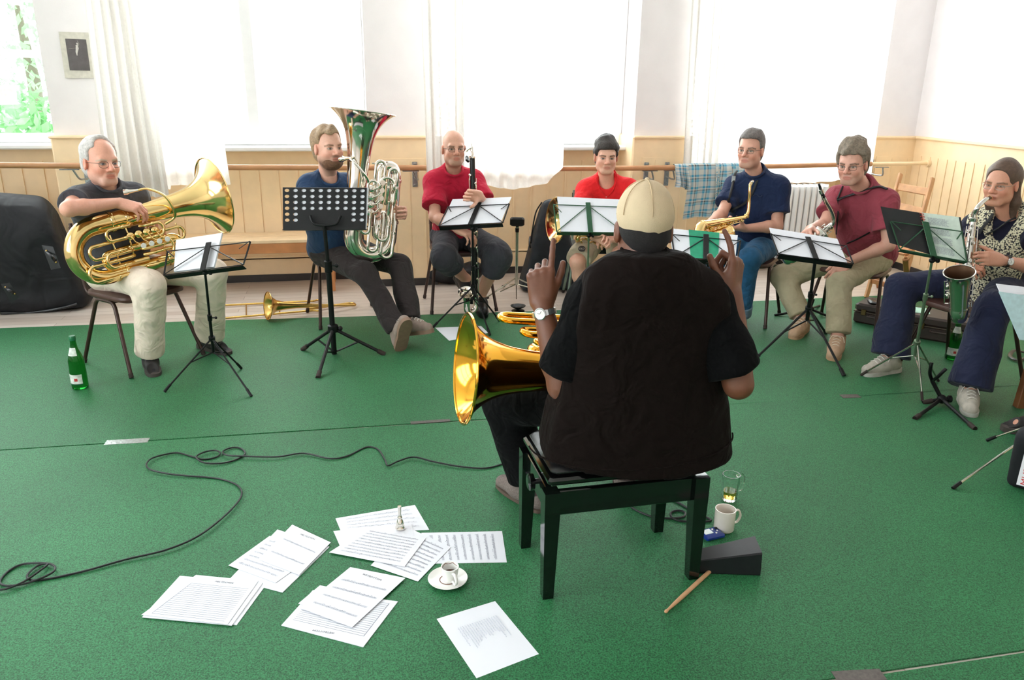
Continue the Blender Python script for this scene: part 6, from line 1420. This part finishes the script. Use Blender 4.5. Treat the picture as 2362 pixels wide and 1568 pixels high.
# low black stand behind the khaki trousers
root = empty('instrument_stand', gnd(1850, 722), 'low black instrument stand behind the khaki-trousered player’s legs', 'instrument stand')
hb = at(1868, 712, 5.72)
for u, v in ((1787, 727), (1912, 730), (1890, 705)): MB().tube([hb, gnd(u, v, .012)], .009, 10).obj('leg', M_blk, root)
MB().ball(hb, .028, 12).tube([hb, at(1876, 690, 5.74)], .012, 10).obj('hub', M_blk, root)

# ---------------- bags and cases
M_nylon = mat('black_nylon', S(20, 21, 26), .6, bump=.2, bs=500, spec=.35, wr=.7, ws=5); M_leather = mat('black_leather_patch', S(26, 27, 31), .3, bump=.1, bs=150); M_rivet = mat('brass_rivet', S(200, 170, 110), .25, 1.0)
F = Field(); b0, b1 = rot(-3.66, 5.42), rot(-3.30, 5.55); z = np.array([0, 0, 1.]); xx = nz(rot(1, .28)); yy = nz(rot(-.28, 1))
q = lambda x, y, h: rot(-3.62, 5.62) + xx*x + yy*y + z*h
F.rbox(q(-.22, .0, .43), (.66, .165, .43), np.stack([xx, yy, z]), .10, .02)
for a_, b_ in (((40, 460), (92, 482)), ((92, 482), (124, 545)), ((124, 545), (178, 668))):
    A_, B_ = at(*a_, 5.45), at(*b_, 5.45); n_ = nz(np.cross(B_-A_, yy)); F.half((A_+B_)/2, n_ if n_ @ xx > 0 else -n_, .09)
F.rbox(q(-.12, 0, .07), (.56, .16, .07), np.stack([xx, yy, z]), .06, .06)
F.half(q(0, -.02, .86), nz(z*.5 - yy*.5), .15); F.half(q(0, 0, .004), -z, .02)
bag = fobj(F, 'gig_bag', M_nylon, .008, None, folds(81, .012, 7)); tag(bag, 'huge black soft tuba bag standing at the left edge', 'bag')
def patch(par, pts, nrm):                      # handle patch with strap and rivets
    pts = [np.asarray(p) for p in pts]; MB().prism(pts, nz(nrm)*.006).obj('handle_patch', M_leather, par, smooth=False)
    a, b = pts[0]*.75 + pts[2]*.25, pts[2]*.75 + pts[0]*.25
    MB().tube(spl([a, (a+b)/2 + nz(nrm)*.05, b], 8), .011, 8, flat=.5).obj('handle', M_leather, par)
    for p in (a, b): MB().ball(p + nz(nrm)*.010, .008, 8).obj('rivet', M_rivet, par)
nr = nz(EYE - q(0, -.15, .3))
patch(bag, [at(96, 565, 5.28), at(122, 569, 5.28), at(140, 618, 5.26), at(118, 622, 5.26)], nr); patch(bag, [at(2, 655, 5.18), at(22, 652, 5.18), at(44, 685, 5.17), at(26, 700, 5.17)], nr)
MB().tube(spl([onsurf(F, u, v, .003) for u, v in ((2, 722), (60, 721), (110, 716), (150, 708), (178, 700))], 8), .011, 8).obj('zip_piping', M_leather, bag)
# upright gig bag behind the conductor's raised hand
F = Field(); bt = rot(.30, 6.40); xx = nz(rot(1, .2)); yy = nz(rot(-.2, 1)); q = lambda x, y, h: bt + xx*x + yy*y + z*h
F.rbox(q(0, .03, .37), (.30, .12, .37), np.stack([xx, yy, z]), .07, .02)
F.half(q(-.20, 0, .20), -xx*.95 + z*.22, .06); F.half(q(-.13, 0, .55), -xx*.90 + z*.36, .08); F.half(q(.20, 0, .3), xx*.96 + z*.18, .06); F.half(q(0, -.06, .35), nz(-yy*.97 + z*.22), .06); F.half(q(0, 0, .004), -z, .01)
bag = fobj(F, 'gig_bag', mat('dark_grey_nylon', S(34, 41, 48), .55, bump=.2, bs=500, spec=.35, wr=.5, ws=6), .007, None, folds(82, .006, 9)); tag(bag, 'upright dark grey instrument bag left of the green music stand', 'bag')
MB().tube(spl([onsurf(F, u, v, .008) for u, v in ((1250, 466), (1236, 490), (1228, 530), (1224, 560))], 8), .012, 8, flat=.5).obj('shoulder_strap', M_leather, bag)
MB().tube(spl([onsurf(F, 1226, 546), onsurf(F, 1222, 550) + FWD*-.05, onsurf(F, 1221, 566) + FWD*-.05, onsurf(F, 1223, 572)], 8), .008, 8).obj('handle', M_leather, bag)
# soft bag under the clarinet player
F = Field(); c = gnd(1048, 652); c = np.array([c[0], c[1] + .0, 0]); F.ell(c + (0, 0, .075), (.24, .11, .085), None, .02); F.ell(c + (.16, .02, .10), (.10, .09, .08)); F.half(c + (0, 0, .004), -z, .01)
bag = fobj(F, 'shoulder_bag', M_nylon, .006, None, folds(83, .008, 14)); tag(bag, 'small soft black bag on the floor behind the clarinet player', 'bag')
# two brown instrument cases on the carpet at the right
M_case = mat('brown_leatherette', S(58, 44, 38), .5, bump=.25, bs=260); M_edge = mat('worn_case_edge', S(96, 82, 72), .5); M_bras = mat('old_brass', S(104, 84, 54), .4, .9)
def case(p0, p1, dep, h, label):
    p0, p1 = np.asarray(p0), np.asarray(p1); X = nz((p1-p0)*(1, 1, 0)); Y = np.cross((0, 0, 1), X); L = np.linalg.norm(p1-p0); c = (p0+p1)/2 + Y*dep/2; c[2] = CZ
    root = empty('instrument_case', c, label, 'case', 'brown instrument cases at the right')
    MB().box(c + z*h*.30, (L, dep, h*.60), X, Y, bev=.012).obj('case_body', M_case, root, smooth=False); MB().box(c + z*(h*.60 + h*.20 + .0015), (L, dep, h*.40), X, Y, bev=.014).obj('lid', M_case, root, smooth=False)
    MB().box(c + z*(h*.60), (L+.004, dep+.004, .005), X, Y).obj('trim_strip', M_edge, root, smooth=False)
    for s in (-.28, .28): MB().box(c - Y*(dep/2+.003) + X*L*s + z*h*.6, (.035, .008, .045), X, Y, bev=.003).obj('latch', M_bras, root, smooth=False)
    MB().tube(fil([c - Y*(dep/2) + X*.05 + z*h*.45, c - Y*(dep/2+.03) + X*.05 + z*h*.45, c - Y*(dep/2+.03) - X*.05 + z*h*.45, c - Y*(dep/2) - X*.05 + z*h*.45], .02), .007, 8).obj('handle', M_case, root)
    return c, X, Y
c1, X1, Y1 = case(gnd(1966, 742, CZ), gnd(2068, 762, CZ), .26, .145, 'smaller brown case on the carpet with a phone and cup on its lid')
c2, X2, Y2 = case(gnd(2088, 776, CZ), gnd(2238, 802, CZ), .28, .16, 'longer brown case on the carpet behind the woman’s chair')
ph = c1 - Y1*.05 - X1*.06 + z*.1475; o = MB().box(ph + z*.009, (.052, .115, .018), nz(X1 + Y1*.6), nz(Y1 - X1*.6), bev=.007).obj('mobile_phone', mat('black_phone_plastic', S(24, 24, 26), .3)); tag(o, 'black mobile phone lying on the smaller brown case', 'phone')
M_china = mat('white_china', S(240, 238, 234), .18, var=.02)
def cup(name, label, p, r, h, handle, prof=None, m=None, cat='cup', tilt=None):
    root = empty(name, p, label, cat); p = np.asarray(p, float); pr = prof or [(0, r*.92), (.003, r*.98), (h, r)]
    inn = [(hh + (.004 if i else .006), rr - .0035) for i, (hh, rr) in enumerate(pr)]; inn[-1] = (pr[-1][0], pr[-1][1] - .0035)
    MB().lathe(p, z, pr + inn[::-1], 32, cap1=True).obj('body', m or M_china, root)
    if handle is not None:
        d = nz(handle); P = spl([p + d*r*.95 + z*h*.80, p + d*(r+.018) + z*h*.84, p + d*(r+.030) + z*h*.55, p + d*(r+.018) + z*h*.26, p + d*r*.95 + z*h*.26], 6); MB().tube(P, .0058, 10, flat=.75).obj('handle', m or M_china, root)
    return root
cup('coffee_cup', 'white cup standing on the smaller brown case', c1 + X1*.085 + z*.149, .038, .075, None)
tag(MB().box(c2 - X2*.20 + z*.1635, (.21, .15, .002), nz(X2 + Y2*.2), nz(Y2 - X2*.2)).obj('paper_sheet', mat('mint_paper', S(184, 226, 206), .8), smooth=False), 'pale green sheet lying on the longer brown case', 'paper')
tag(MB().tube(spl([gnd(2362, 812, .02), gnd(2340, 808, .03), gnd(2330, 820, .02), gnd(2345, 830, .02), gnd(2365, 826, .02), gnd(2400, 820, .02)], 8), .013, 8, flat=.5).obj('carry_strap', M_leather), 'loop of black strap on the carpet at the right edge', 'strap')
# bag with a printed label at the right edge
pA, pB = gnd(2316, 1122, CZ), gnd(2420, 1150, CZ); X = nz(pB-pA); Y = np.cross(z, X); F = Field()
F.rbox(pA + X*.14 + Y*.06 + z*.13, (.14, .055, .13), np.stack([X, Y, z]), .03); F.cone(pA + X*.10 + Y*.06 + z*.22, pA + X*.20 + Y*.06 + z*.34, .05, .045, .05)
bag = fobj(F, 'tote_bag', mat('black_canvas', S(22, 24, 30), .85, bump=.3), .006, None, folds(84, .006, 12)); tag(bag, 'black bag with a red MUSIK label at the bottom right edge', 'bag')
u0, u1 = at(2344, 1117, 2.93), at(2355, 1074, 2.96); rt = at(2420, 1135, 2.92); xx = nz(u1-u0); yy = nz(np.cross(nz(EYE-u0), xx)); yy = yy if yy @ RIGHT > 0 else -yy; lw = np.linalg.norm(u1-u0)*2.2; nn = nz(np.cross(xx, yy)); nn = nn if nn @ (EYE-u0) > 0 else -nn
lb = MB().prism([u0, u0 + xx*lw, u0 + xx*lw + yy*.045, u0 + yy*.045], nn*.002).obj('printed_label', M_paper, bag, smooth=False)
V, Fs = text_geo('MUSIK', .036); V[:, 0] -= V[:, 0].min(); fx = yy if np.cross(xx, -yy) @ nn > 0 else yy
MB().add(u0 + xx*.006 - (0 if True else 0) + V[:, :1]*xx + (.037 - V[:, 1:2])*yy + nn*.0026, Fs).obj('label_lettering', mat('red_lettering', S(206, 44, 50), .6), lb, smooth=False)
# ------------------------------------------------------------------ things on the carpet
GP = 'sheets of music on the carpet'
def floor_sheet(label, c4, z0, lines=0, title=None, seed=0, flip=False, txt=(), tsize=.02, margin=.09, n=1, notes=True, mats=None, curl=0.0):
    q = [gnd(u, v, z0) for u, v in c4]                 # bottom left, bottom right, top right, top left of the page
    if np.cross(q[1]-q[0], q[3]-q[0])[2] < 0: raise ValueError(label)
    return sheetq('sheet_music', label, q, lines=lines, title=title, seed=seed, th=.0008*n, group=GP, flip=flip, txt=txt, tsize=tsize, margin=margin, notes=notes, mats=mats)
Z = lambda k: CZ + .0012*k
# lower left pile, landscape
floor_sheet('lowest sheets peeping out at the right of the front left pile', [(412, 1425), (546, 1442), (616, 1346), (480, 1338)], Z(0), n=2)
floor_sheet('second sheets of the front left pile, just under its top page', [(328, 1424), (535, 1443), (606, 1345), (415, 1329)], Z(2), n=3)
floor_sheet('top page of the front left pile with many ruled lines', [(326, 1418), (525, 1440), (596, 1340), (452, 1326)], Z(5), lines=0, seed=3)
# ruled score lines of that page
def ruled(q4, z0, n, par_label, title, tpos, tsize=.018, name='score_page', label=''):
    pass
# middle left pile
floor_sheet('bottom sheets of the middle left pile', [(531, 1335), (652, 1367), (760, 1262), (640, 1222)], Z(0), n=3)
floor_sheet('lower page of the middle left pile, covered with staves', [(527, 1304), (636, 1344), (742, 1268), (622, 1236)], Z(3), lines=7, seed=5)
floor_sheet('top page of the middle left pile, headed Meltdown', [(596, 1290), (690, 1326), (763, 1251), (674, 1210)], Z(5), lines=2, seed=6, title='MELTDOWN', tsize=.0125)
# upper pile
floor_sheet('rear pages under the silver mouthpiece', [(789, 1232), (990, 1222), (957, 1165), (774, 1196)], Z(0), lines=5, seed=7, n=2)
floor_sheet('small tilted page at the left of the rear pile', [(770, 1226), (790, 1262), (930, 1252), (915, 1204)][:0] or [(786, 1264), (960, 1260), (948, 1205), (769, 1225)], Z(2.5), lines=0)
floor_sheet('landscape page of staves at the right of the rear pile', [(1169, 1297), (1158, 1225), (972, 1229), (985, 1300)], Z(0.2), lines=9, seed=8, n=1)
floor_sheet('portrait page of staves lying under the centre of the rear pile', [(855, 1304), (964, 1341), (1040, 1262), (940, 1216)], Z(1.6), lines=9, seed=9)
floor_sheet('front slanting page of staves in the rear pile', [(759, 1274), (933, 1307), (983, 1240), (850, 1216)], Z(4), lines=9, seed=10)
# centre pile
floor_sheet('left corner page of the centre pile, under the Wetbottom page', [(688, 1392), (780, 1421), (850, 1372), (738, 1350)], Z(3), lines=0)
floor_sheet('bottom page of the centre pile, upside down with ruled score lines', [(918, 1388), (722, 1362), (649, 1443), (838, 1493)], Z(0), lines=0, n=3, title=None, flip=False, txt=())
floor_sheet('top page of the centre pile, headed Wetbottom, with four staves', [(692, 1402), (812, 1447), (935, 1333), (808, 1308)], Z(5), lines=4, title='WETBOTTOM', tsize=.0125, seed=12)
# single handwritten sheet in front
q4 = [(1099, 1564), (1007, 1427), (1142, 1386), (1243, 1508)]
HW = [('ersatz', 0), ('moll', 0), ('no. 2', 1), ('seven', 1), ('rondo', 2), ('march', 2), ('waltz', 1), ('ballad in C', 3), ('slow', 1), ('coda', 2), ('last one', 3), ('tutti', 2), ('solo horn', 3), ('da capo', 2), ('fine', 1)]
rnd = random.Random(5); q = [gnd(u, v, Z(0)) for u, v in q4]
o = sheetq('sheet_music', 'single white sheet with pencilled lines, lying alone at the front', q, th=.0008, group=GP, mats=[M_paper, M_ink, mat('pencil', S(176, 180, 196), .8)])
bl, br, tr, tl = q; m = MB(); P = lambda s, t: (bl*(1-s)+br*s)*(1-t) + (tl*(1-s)+tr*s)*t + np.array([0, 0, .0013])
for i in range(17):                            # pencilled scribble lines, too faint to read
    t = .50 + .03*0; s = .18; L = rnd.uniform(.22, .40); tt = .20 + .040*i; pts = []
    n_ = int(L*90)
    for k in range(n_): pts.append(P(.88 - .0 - (.12 + L*k/n_)*1.0 + .0, tt + .008*math.sin(k*2.3 + i) * (rnd.random() > .15) + .003*rnd.uniform(-1, 1)))
    m.tube(np.array(pts), .0006, 3, cap=False)
m.obj('pencil_writing', MATS['pencil'], o, smooth=False)
def score_lines(c4, z0, n, title, flip, parent):
    q = [gnd(u, v, z0) for u, v in c4]; bl, br, tr, tl = q; m = MB(); P = lambda s, t: (bl*(1-s)+br*s)*(1-t) + (tl*(1-s)+tr*s)*t
    for i in range(n):
        t = .06 + .74*i/(n-1); m.add([P(.08, t-.003), P(.94, t-.003), P(.94, t+.003), P(.08, t+.003)], [(0, 1, 2, 3)])
    m.add([P(.08, .06), P(.085, .06), P(.085, .80), P(.08, .80)], [(0, 1, 2, 3)])
    m.obj('ruled_lines', M_ink, parent, smooth=False)
    V, Fs = text_geo(title, .0115); X, Y = nz(br-bl), nz(tl-bl); MB().add(P(.52, .88) + V[:, :1]*X + V[:, 1:2]*Y, Fs).obj('title_lettering', M_ink2, parent, smooth=False)
ob = {o.get('label'): o for o in bpy.data.objects if o.get('label')}
score_lines([(326, 1418), (525, 1440), (596, 1340), (452, 1326)], Z(5) + .0014, 18, 'MELTDOWN', False, ob['top page of the front left pile with many ruled lines'])
score_lines([(918, 1388), (722, 1362), (649, 1443), (838, 1493)][0:0] or [(918, 1388), (722, 1362), (649, 1443), (838, 1493)], Z(0) + .003, 18, 'WETBOTTOM', True, ob['bottom page of the centre pile, upside down with ruled score lines'])
floor_sheet('white page on the carpet under the clarinet player’s stand', [(1036, 786), (1126, 768), (1110, 752), (1004, 756)], Z(0), n=2)

# mouthpiece standing on the pages
mp = gnd(923, 1218, Z(6.5)); root = empty('mouthpiece', mp, 'silver tuba mouthpiece standing upright on the rear sheets', 'mouthpiece')
MB().lathe(mp, z, [(0, .018), (.003, .0195), (.006, .019), (.010, .0165), (.020, .0155), (.034, .012), (.042, .008), (.046, .0095), (.050, .0085), (.054, .0065), (.062, .0055), (.088, .0066)], 28).obj('cup', M_silver, root)
MB().lathe(mp + z*.086, z, [(0, .0066), (.006, .0074), (.010, .0074), (.0101, .005), (.004, .0045)], 20).obj('shank', M_silver, root)
# espresso cup on its saucer
sp = gnd(1033, 1340, CZ); root = empty('saucer', sp, 'white saucer with coffee stains, right of the sheets', 'saucer')
MB().lathe(sp, z, [(0, .034), (.003, .038), (.006, .048), (.013, .067), (.0145, .069), (.0155, .068), (.009, .050), (.006, .034), (.0058, .002)], 40).obj('plate', M_china, root)
M_coffee = mat('coffee', S(74, 40, 22), .2); M_stain = mat('coffee_stain', S(116, 66, 40), .4, var=.4, vs=120)
MB().tube([sp + np.array([.028*math.cos(t), .028*math.sin(t), .0068]) for t in np.linspace(2.2, 5.6, 20)], .0016, 6, flat=.4).obj('stain_ring', M_stain, root)
u = gnd(1042, 1353, .016); MB().ball(u - (0, 0, .0045), (.014, .005, .0012), 12, axes=np.stack([nz(rot(1, .35)), nz(rot(-.35, 1)), z])).obj('coffee_drip', M_stain, root)
cp = gnd(1038, 1339, CZ + .0065)
r = cup('espresso_cup', 'small espresso cup with coffee dregs on the saucer', cp, .030, .058, rot(.45, -.9), [(0, .018), (.003, .021), (.014, .025), (.035, .0285), (.058, .031)])
MB().lathe(cp + z*.030, z, [(0, .0235), (.0006, .0235)], 24).obj('coffee', M_coffee, r); 
MB().tube([cp + z*(.0565 - .006*abs(math.sin(3*t))) + np.array([.0275*math.cos(t), .0275*math.sin(t), 0]) for t in np.linspace(.3, 2.9, 16)], .0022, 6, flat=.5).obj('foam_stain', M_stain, r)
# mugs beside the bench
cup('mug', 'white china mug on the carpet beside the bench leg', gnd(1669, 1220, CZ), .039, .090, rot(.95, .3), [(0, .034), (.002, .037), (.006, .039), (.090, .040)], mat('cream_china', S(236, 226, 214), .2, var=.02))
gp = gnd(1681, 1152, CZ); root = empty('glass_mug', gp, 'ribbed glass mug with pale yellow drink behind the white mug', 'glass')
gm = bpy.data.materials.new('clear_glass'); gm.use_nodes = True; b_ = gm.node_tree.nodes['Principled BSDF']; b_.inputs['Transmission Weight'].default_value = 1; b_.inputs['Roughness'].default_value = .02; b_.inputs['IOR'].default_value = 1.3; b_.inputs['Base Color'].default_value = (.97, 1, .98, 1)
rb = MB(); N = 32; V = []; pr = [(0, .026, 0), (.006, .029, .0), (.016, .0315, .0015), (.024, .030, .001), (.032, .0325, .002), (.085, .036, .002), (.10, .036, 0), (.118, .0365, 0)]
inn = [(.118, .0335), (.04, .030), (.014, .026), (.012, .004)]
for h, r_, w in pr: V += [gp + z*h + (r_ + w*math.cos(8*t))*np.array([math.cos(t), math.sin(t), 0]) for t in np.arange(N)*2*math.pi/N]
for h, r_ in inn: V += [gp + z*h + r_*np.array([math.cos(t), math.sin(t), 0]) for t in np.arange(N)*2*math.pi/N]
k = len(pr) + len(inn); Fs = [tuple(range(N-1, -1, -1))] + [(i*N+j, i*N+(j+1) % N, (i+1)*N+(j+1) % N, (i+1)*N+j) for i in range(k-1) for j in range(N)] + [tuple(range((k-1)*N, k*N))]
rb.add(V, Fs).obj('glass_body', gm, root)
MB().tube(spl([gp + rot(.03, .02) + z*.10, gp + rot(.055, .03) + z*.10, gp + rot(.062, .034) + z*.07, gp + rot(.055, .03) + z*.035, gp + rot(.03, .02) + z*.035], 6), .006, 8).obj('handle', gm, root)
lm = bpy.data.materials.new('yellow_drink'); lm.use_nodes = True; b_ = lm.node_tree.nodes['Principled BSDF']; b_.inputs['Transmission Weight'].default_value = 1; b_.inputs['Roughness'].default_value = .0; b_.inputs['IOR'].default_value = 1.2; b_.inputs['Base Color'].default_value = S(236, 200, 90)
MB().lathe(gp + z*.0145, z, [(0, .025), (.030, .0292)], 32).obj('drink', lm, root)
# blue metronome
bp = gnd(1641, 1236, CZ); X = nz(rot(.92, .38)); Y = nz(rot(-.38, .92)); root = empty('metronome', bp, 'small blue electronic metronome on the carpet by the bench leg', 'metronome')
MB().box(bp + z*.009, (.085, .062, .018), X, Y, bev=.005).obj('case', mat('blue_plastic', S(28, 58, 140), .25), root)
MB().box(bp - X*.016 + Y*.006 + z*.0185, (.036, .030, .0016), X, Y).obj('screen', mat('grey_lcd', S(196, 206, 206), .2), root, smooth=False)
for i in range(3): MB().lathe(bp + X*(.012 + .013*(i % 2)) + Y*(.014 - .013*i) + z*.018, z, [(0, .0038), (.002, .0036)], 10).obj('button', M_china, root)
MB().lathe(bp + X*.030 + Y*.016 + z*.018, z, [(0, .006), (.003, .0055)], 12).obj('dial', M_blk, root)
# cowbell
c0, c1_ = gnd(1611, 1320, CZ), gnd(1752, 1326, CZ); A = nz(c1_-c0); Bn = np.cross(z, A); L = .20; c0 = c0 + A*.0
def ring(p, w, h): return [p + Bn*x + z*y for x, y in ((-w, .004), (-w*.95, .0), (w*.95, 0), (w, .004), (w*.88, h*.94), (w*.8, h), (-w*.8, h), (-w*.88, h*.94))]
Lb = np.linalg.norm(gnd(1752, 1326) - gnd(1611, 1320)); root = empty('cowbell', c0, 'black metal cowbell lying beside the bench leg', 'cowbell')
r0, r1 = ring(c0 + Bn*.035, .042, .050), ring(c0 + A*Lb + Bn*.06, .066, .088); N = 8
V = r0 + r1 + [p + (c0 + A*Lb + Bn*.06 + z*.033 - p)*.06 for p in r1] + [p + (c0 + Bn*.035 + z*.018 - p)*.10 + A*.004 for p in r0]
Fs = [tuple(range(N-1, -1, -1))] + [(i*N+j, i*N+(j+1) % N, (i+1)*N+(j+1) % N, (i+1)*N+j) for i in range(3) for j in range(N)] + [tuple(range(3*N, 4*N))]
MB().add(V, Fs).obj('bell_body', mat('black_satin_metal', S(34, 35, 38), .38, .4), root, smooth=False)
MB().box(c0 + Bn*.035 - A*.010 + z*.018, (.02, .03, .018), A, Bn, bev=.003).obj('mount', M_blk, root, smooth=False)
# drumstick
a, b = gnd(1534, 1412, .012), gnd(1632, 1322, .013); d = nz(b-a); L = np.linalg.norm(b-a) + .10; o = MB().lathe(a, d, [(0, .002), (.003, .005), (.008, .0058), (.014, .005), (.020, .0040), (.06, .0062), (.11, .0075), (L-.004, .0075), (L, .005)], 16).obj('drumstick', mat('hickory', S(214, 164, 122), .5, var=.15, vs=30)); tag(o, 'wooden drumstick lying half under the cowbell', 'drumstick')
# green bottles
M_gglass = bpy.data.materials.new('green_bottle_glass'); M_gglass.use_nodes = True; nt = M_gglass.node_tree; b_ = nt.nodes['Principled BSDF']; b_.inputs['Transmission Weight'].default_value = .85; b_.inputs['Roughness'].default_value = .04; b_.inputs['IOR'].default_value = 1.35; b_.inputs['Base Color'].default_value = S(30, 150, 50)
ns = nt.nodes.new('ShaderNodeTexNoise'); ns.inputs['Scale'].default_value = 12; rp = nt.nodes.new('ShaderNodeValToRGB'); rp.color_ramp.elements[0].color = S(16, 120, 36); rp.color_ramp.elements[1].color = S(44, 168, 62); nt.links.new(ns.outputs['Fac'], rp.inputs[0]); nt.links.new(rp.outputs[0], b_.inputs['Base Color'])
def bottle(p, label, turn, k=1.0):
    root = empty('water_bottle', p, label, 'bottle', 'green water bottles on the carpet'); p = np.asarray(p)
    MB().lathe(p, z, [(h*k, r*k) for h, r in ((0, .034), (.004, .0385), (.01, .040), (.10, .040), (.108, .0388), (.155, .0385), (.185, .030), (.215, .0185), (.25, .0145), (.268, .0140))], 32).obj('glass_body', M_gglass, root)
    MB().lathe(p + z*.262*k, z, [(0, .0155*k), (.004*k, .0165*k), (.02*k, .0165*k), (.024*k, .014*k)], 20).obj('screw_cap', mat('green_cap', S(30, 110, 70), .4), root)
    def lab(nm, h0, h1, a0, a1, r0, r1, m):
        G = [[p + z*(h0+(h1-h0)*i/4)*k + (r0+(r1-r0)*i/4 + .0008)*k*np.array([math.cos(t), math.sin(t), 0]) for t in np.linspace(a0, a1, 14)] for i in range(5)]
        return MB().sheet(np.array(G), .0004).obj(nm, m, root)
    M_lab = mat('white_label', S(226, 232, 224), .5, var=.25, vs=60)
    lab('front_label', .035, .085, turn-1.0, turn+1.0, .040, .040, M_lab); lab('neck_label', .185, .225, turn-.9, turn+.9, .0305, .0185, M_lab)
    t = turn + .3; lab('label_mark', .050, .066, turn+.05, turn+.45, .0408, .0408, mat('red_mark', S(200, 60, 60), .5)); lab('label_band', .030, .034, turn-1.0, turn+1.0, .0405, .0405, mat('dark_green_band', S(20, 90, 60), .5))
    return root
bottle(gnd(186, 894, CZ), 'tall green glass water bottle on the carpet at the far left', -1.9, 1.06)
bottle(gnd(2195, 828, CZ), 'green glass water bottle under the woman’s chair', -2.3, .98)
# cables
M_cab = mat('black_rubber_cable', S(22, 24, 26), .5)
cab = [(-30, 1362), (10, 1362), (52, 1347), (95, 1318), (110, 1303), (88, 1300), (50, 1302), (18, 1318), (0, 1343), (22, 1352), (70, 1345), (118, 1326), (128, 1312), (112, 1303), (85, 1308), (63, 1328), (75, 1338), (120, 1333), (200, 1316), (290, 1292), (380, 1272), (450, 1244), (505, 1205), (545, 1165), (558, 1138), (545, 1118), (510, 1105), (470, 1100), (430, 1098), (385, 1094), (348, 1086), (338, 1074), (350, 1060), (380, 1050), (410, 1045), (440, 1052), (470, 1059), (500, 1054), (508, 1045), (495, 1041), (470, 1046), (453, 1057), (470, 1069), (505, 1070), (540, 1062), (565, 1047), (555, 1034), (535, 1033), (515, 1042), (522, 1052), (560, 1055), (640, 1056), (700, 1047), (760, 1058), (800, 1052), (845, 1031), (872, 1037), (888, 1062), (895, 1076), (920, 1066), (955, 1057), (1000, 1067), (1060, 1077), (1120, 1080), (1165, 1068), (1200, 1060)]
P = [gnd(u, v, .0105) for u, v in cab]
P2_ = spl(P, 6); 
for i in range(len(P2_)): P2_[i, 2] = .0105 + .0035*(1 + math.sin(i*.11))
tag(MB().tube(P2_, .0038, 8).obj('cable', M_cab), 'long black cable snaking across the carpet from the left', 'cable')
cab2 = [(1440, 1150), (1460, 1172), (1500, 1190), (1540, 1195), (1575, 1192), (1580, 1182), (1565, 1177), (1548, 1182), (1552, 1195), (1580, 1202), (1640, 1200), (1600, 1180), (1570, 1162), (1545, 1150)]
tag(MB().tube(spl([gnd(u, v, .0115) for u, v in cab2], 6), .0042, 8).obj('cable', M_cab), 'short black cable with a small loop under the piano bench', 'cable')
# seated person at the right edge, mostly outside the picture: sandalled foot and pale jeans
J = dict(neck=at(2585, 560, 3.7), pel=at(2585, 790, 3.72), shR=at(2515, 600, 3.78), shL=at(2665, 600, 3.58), hipR=at(2555, 810, 3.72), hipL=at(2615, 820, 3.62)); fixhips(J, .478)
H9 = Head(at(2575, 480, 3.68), rot(-.9, -.4, -.1), (0, 0, 1), 1.0)
for s, (a_, b_) in dict(R=((2505, 720), (2510, 780)), L=((2635, 740), (2535, 800))).items(): J['el'+s] = ext(*a_, J['sh'+s], .28); J['wr'+s] = ext(*b_, J['el'+s], .24)
J['knR'] = J['hipR'] + rot(-.36, -.10, .02); J['anR'] = at(2396, 985, 3.66); J['knL'] = J['hipL'] + rot(-.34, -.2, .02); J['anL'] = at(2540, 1060, 3.4)
for s in 'RL': feet(J, s, rot(-1, .05, 0)); J['an'+s][2] = .09
J['hands'] = [dict(w=J['wrR'], f=rot(-.6, -.3, -.2), n=(0, 0, -1), left=False), dict(w=J['wrL'], f=rot(-.6, -.1, -.2), n=(0, 0, -1), left=True)]
P9 = person('person at the right edge, only a sandalled foot and pale jeans in view', J, H9, SK(210, 150, 126), h=.006)
F = Field(); shirt(F, J, .012); fobj(F, 'shirt', cloth('grey_tee', S(110, 112, 118)), .008, P9)
F = Field(); trousers(F, J, .95); fobj(F, 'trousers', cloth('pale_denim', S(150, 170, 186)), .008, P9)
F = Field(); hair(F, H9); fobj(F, 'hair', MATS['grey_brown_hair'], .006, P9)
for s in 'RL': shoe(P9, J['an'+s], J['ft'+s], MATS['black_sandal'], M_sole, None, True, 1.0, floor=.0085)
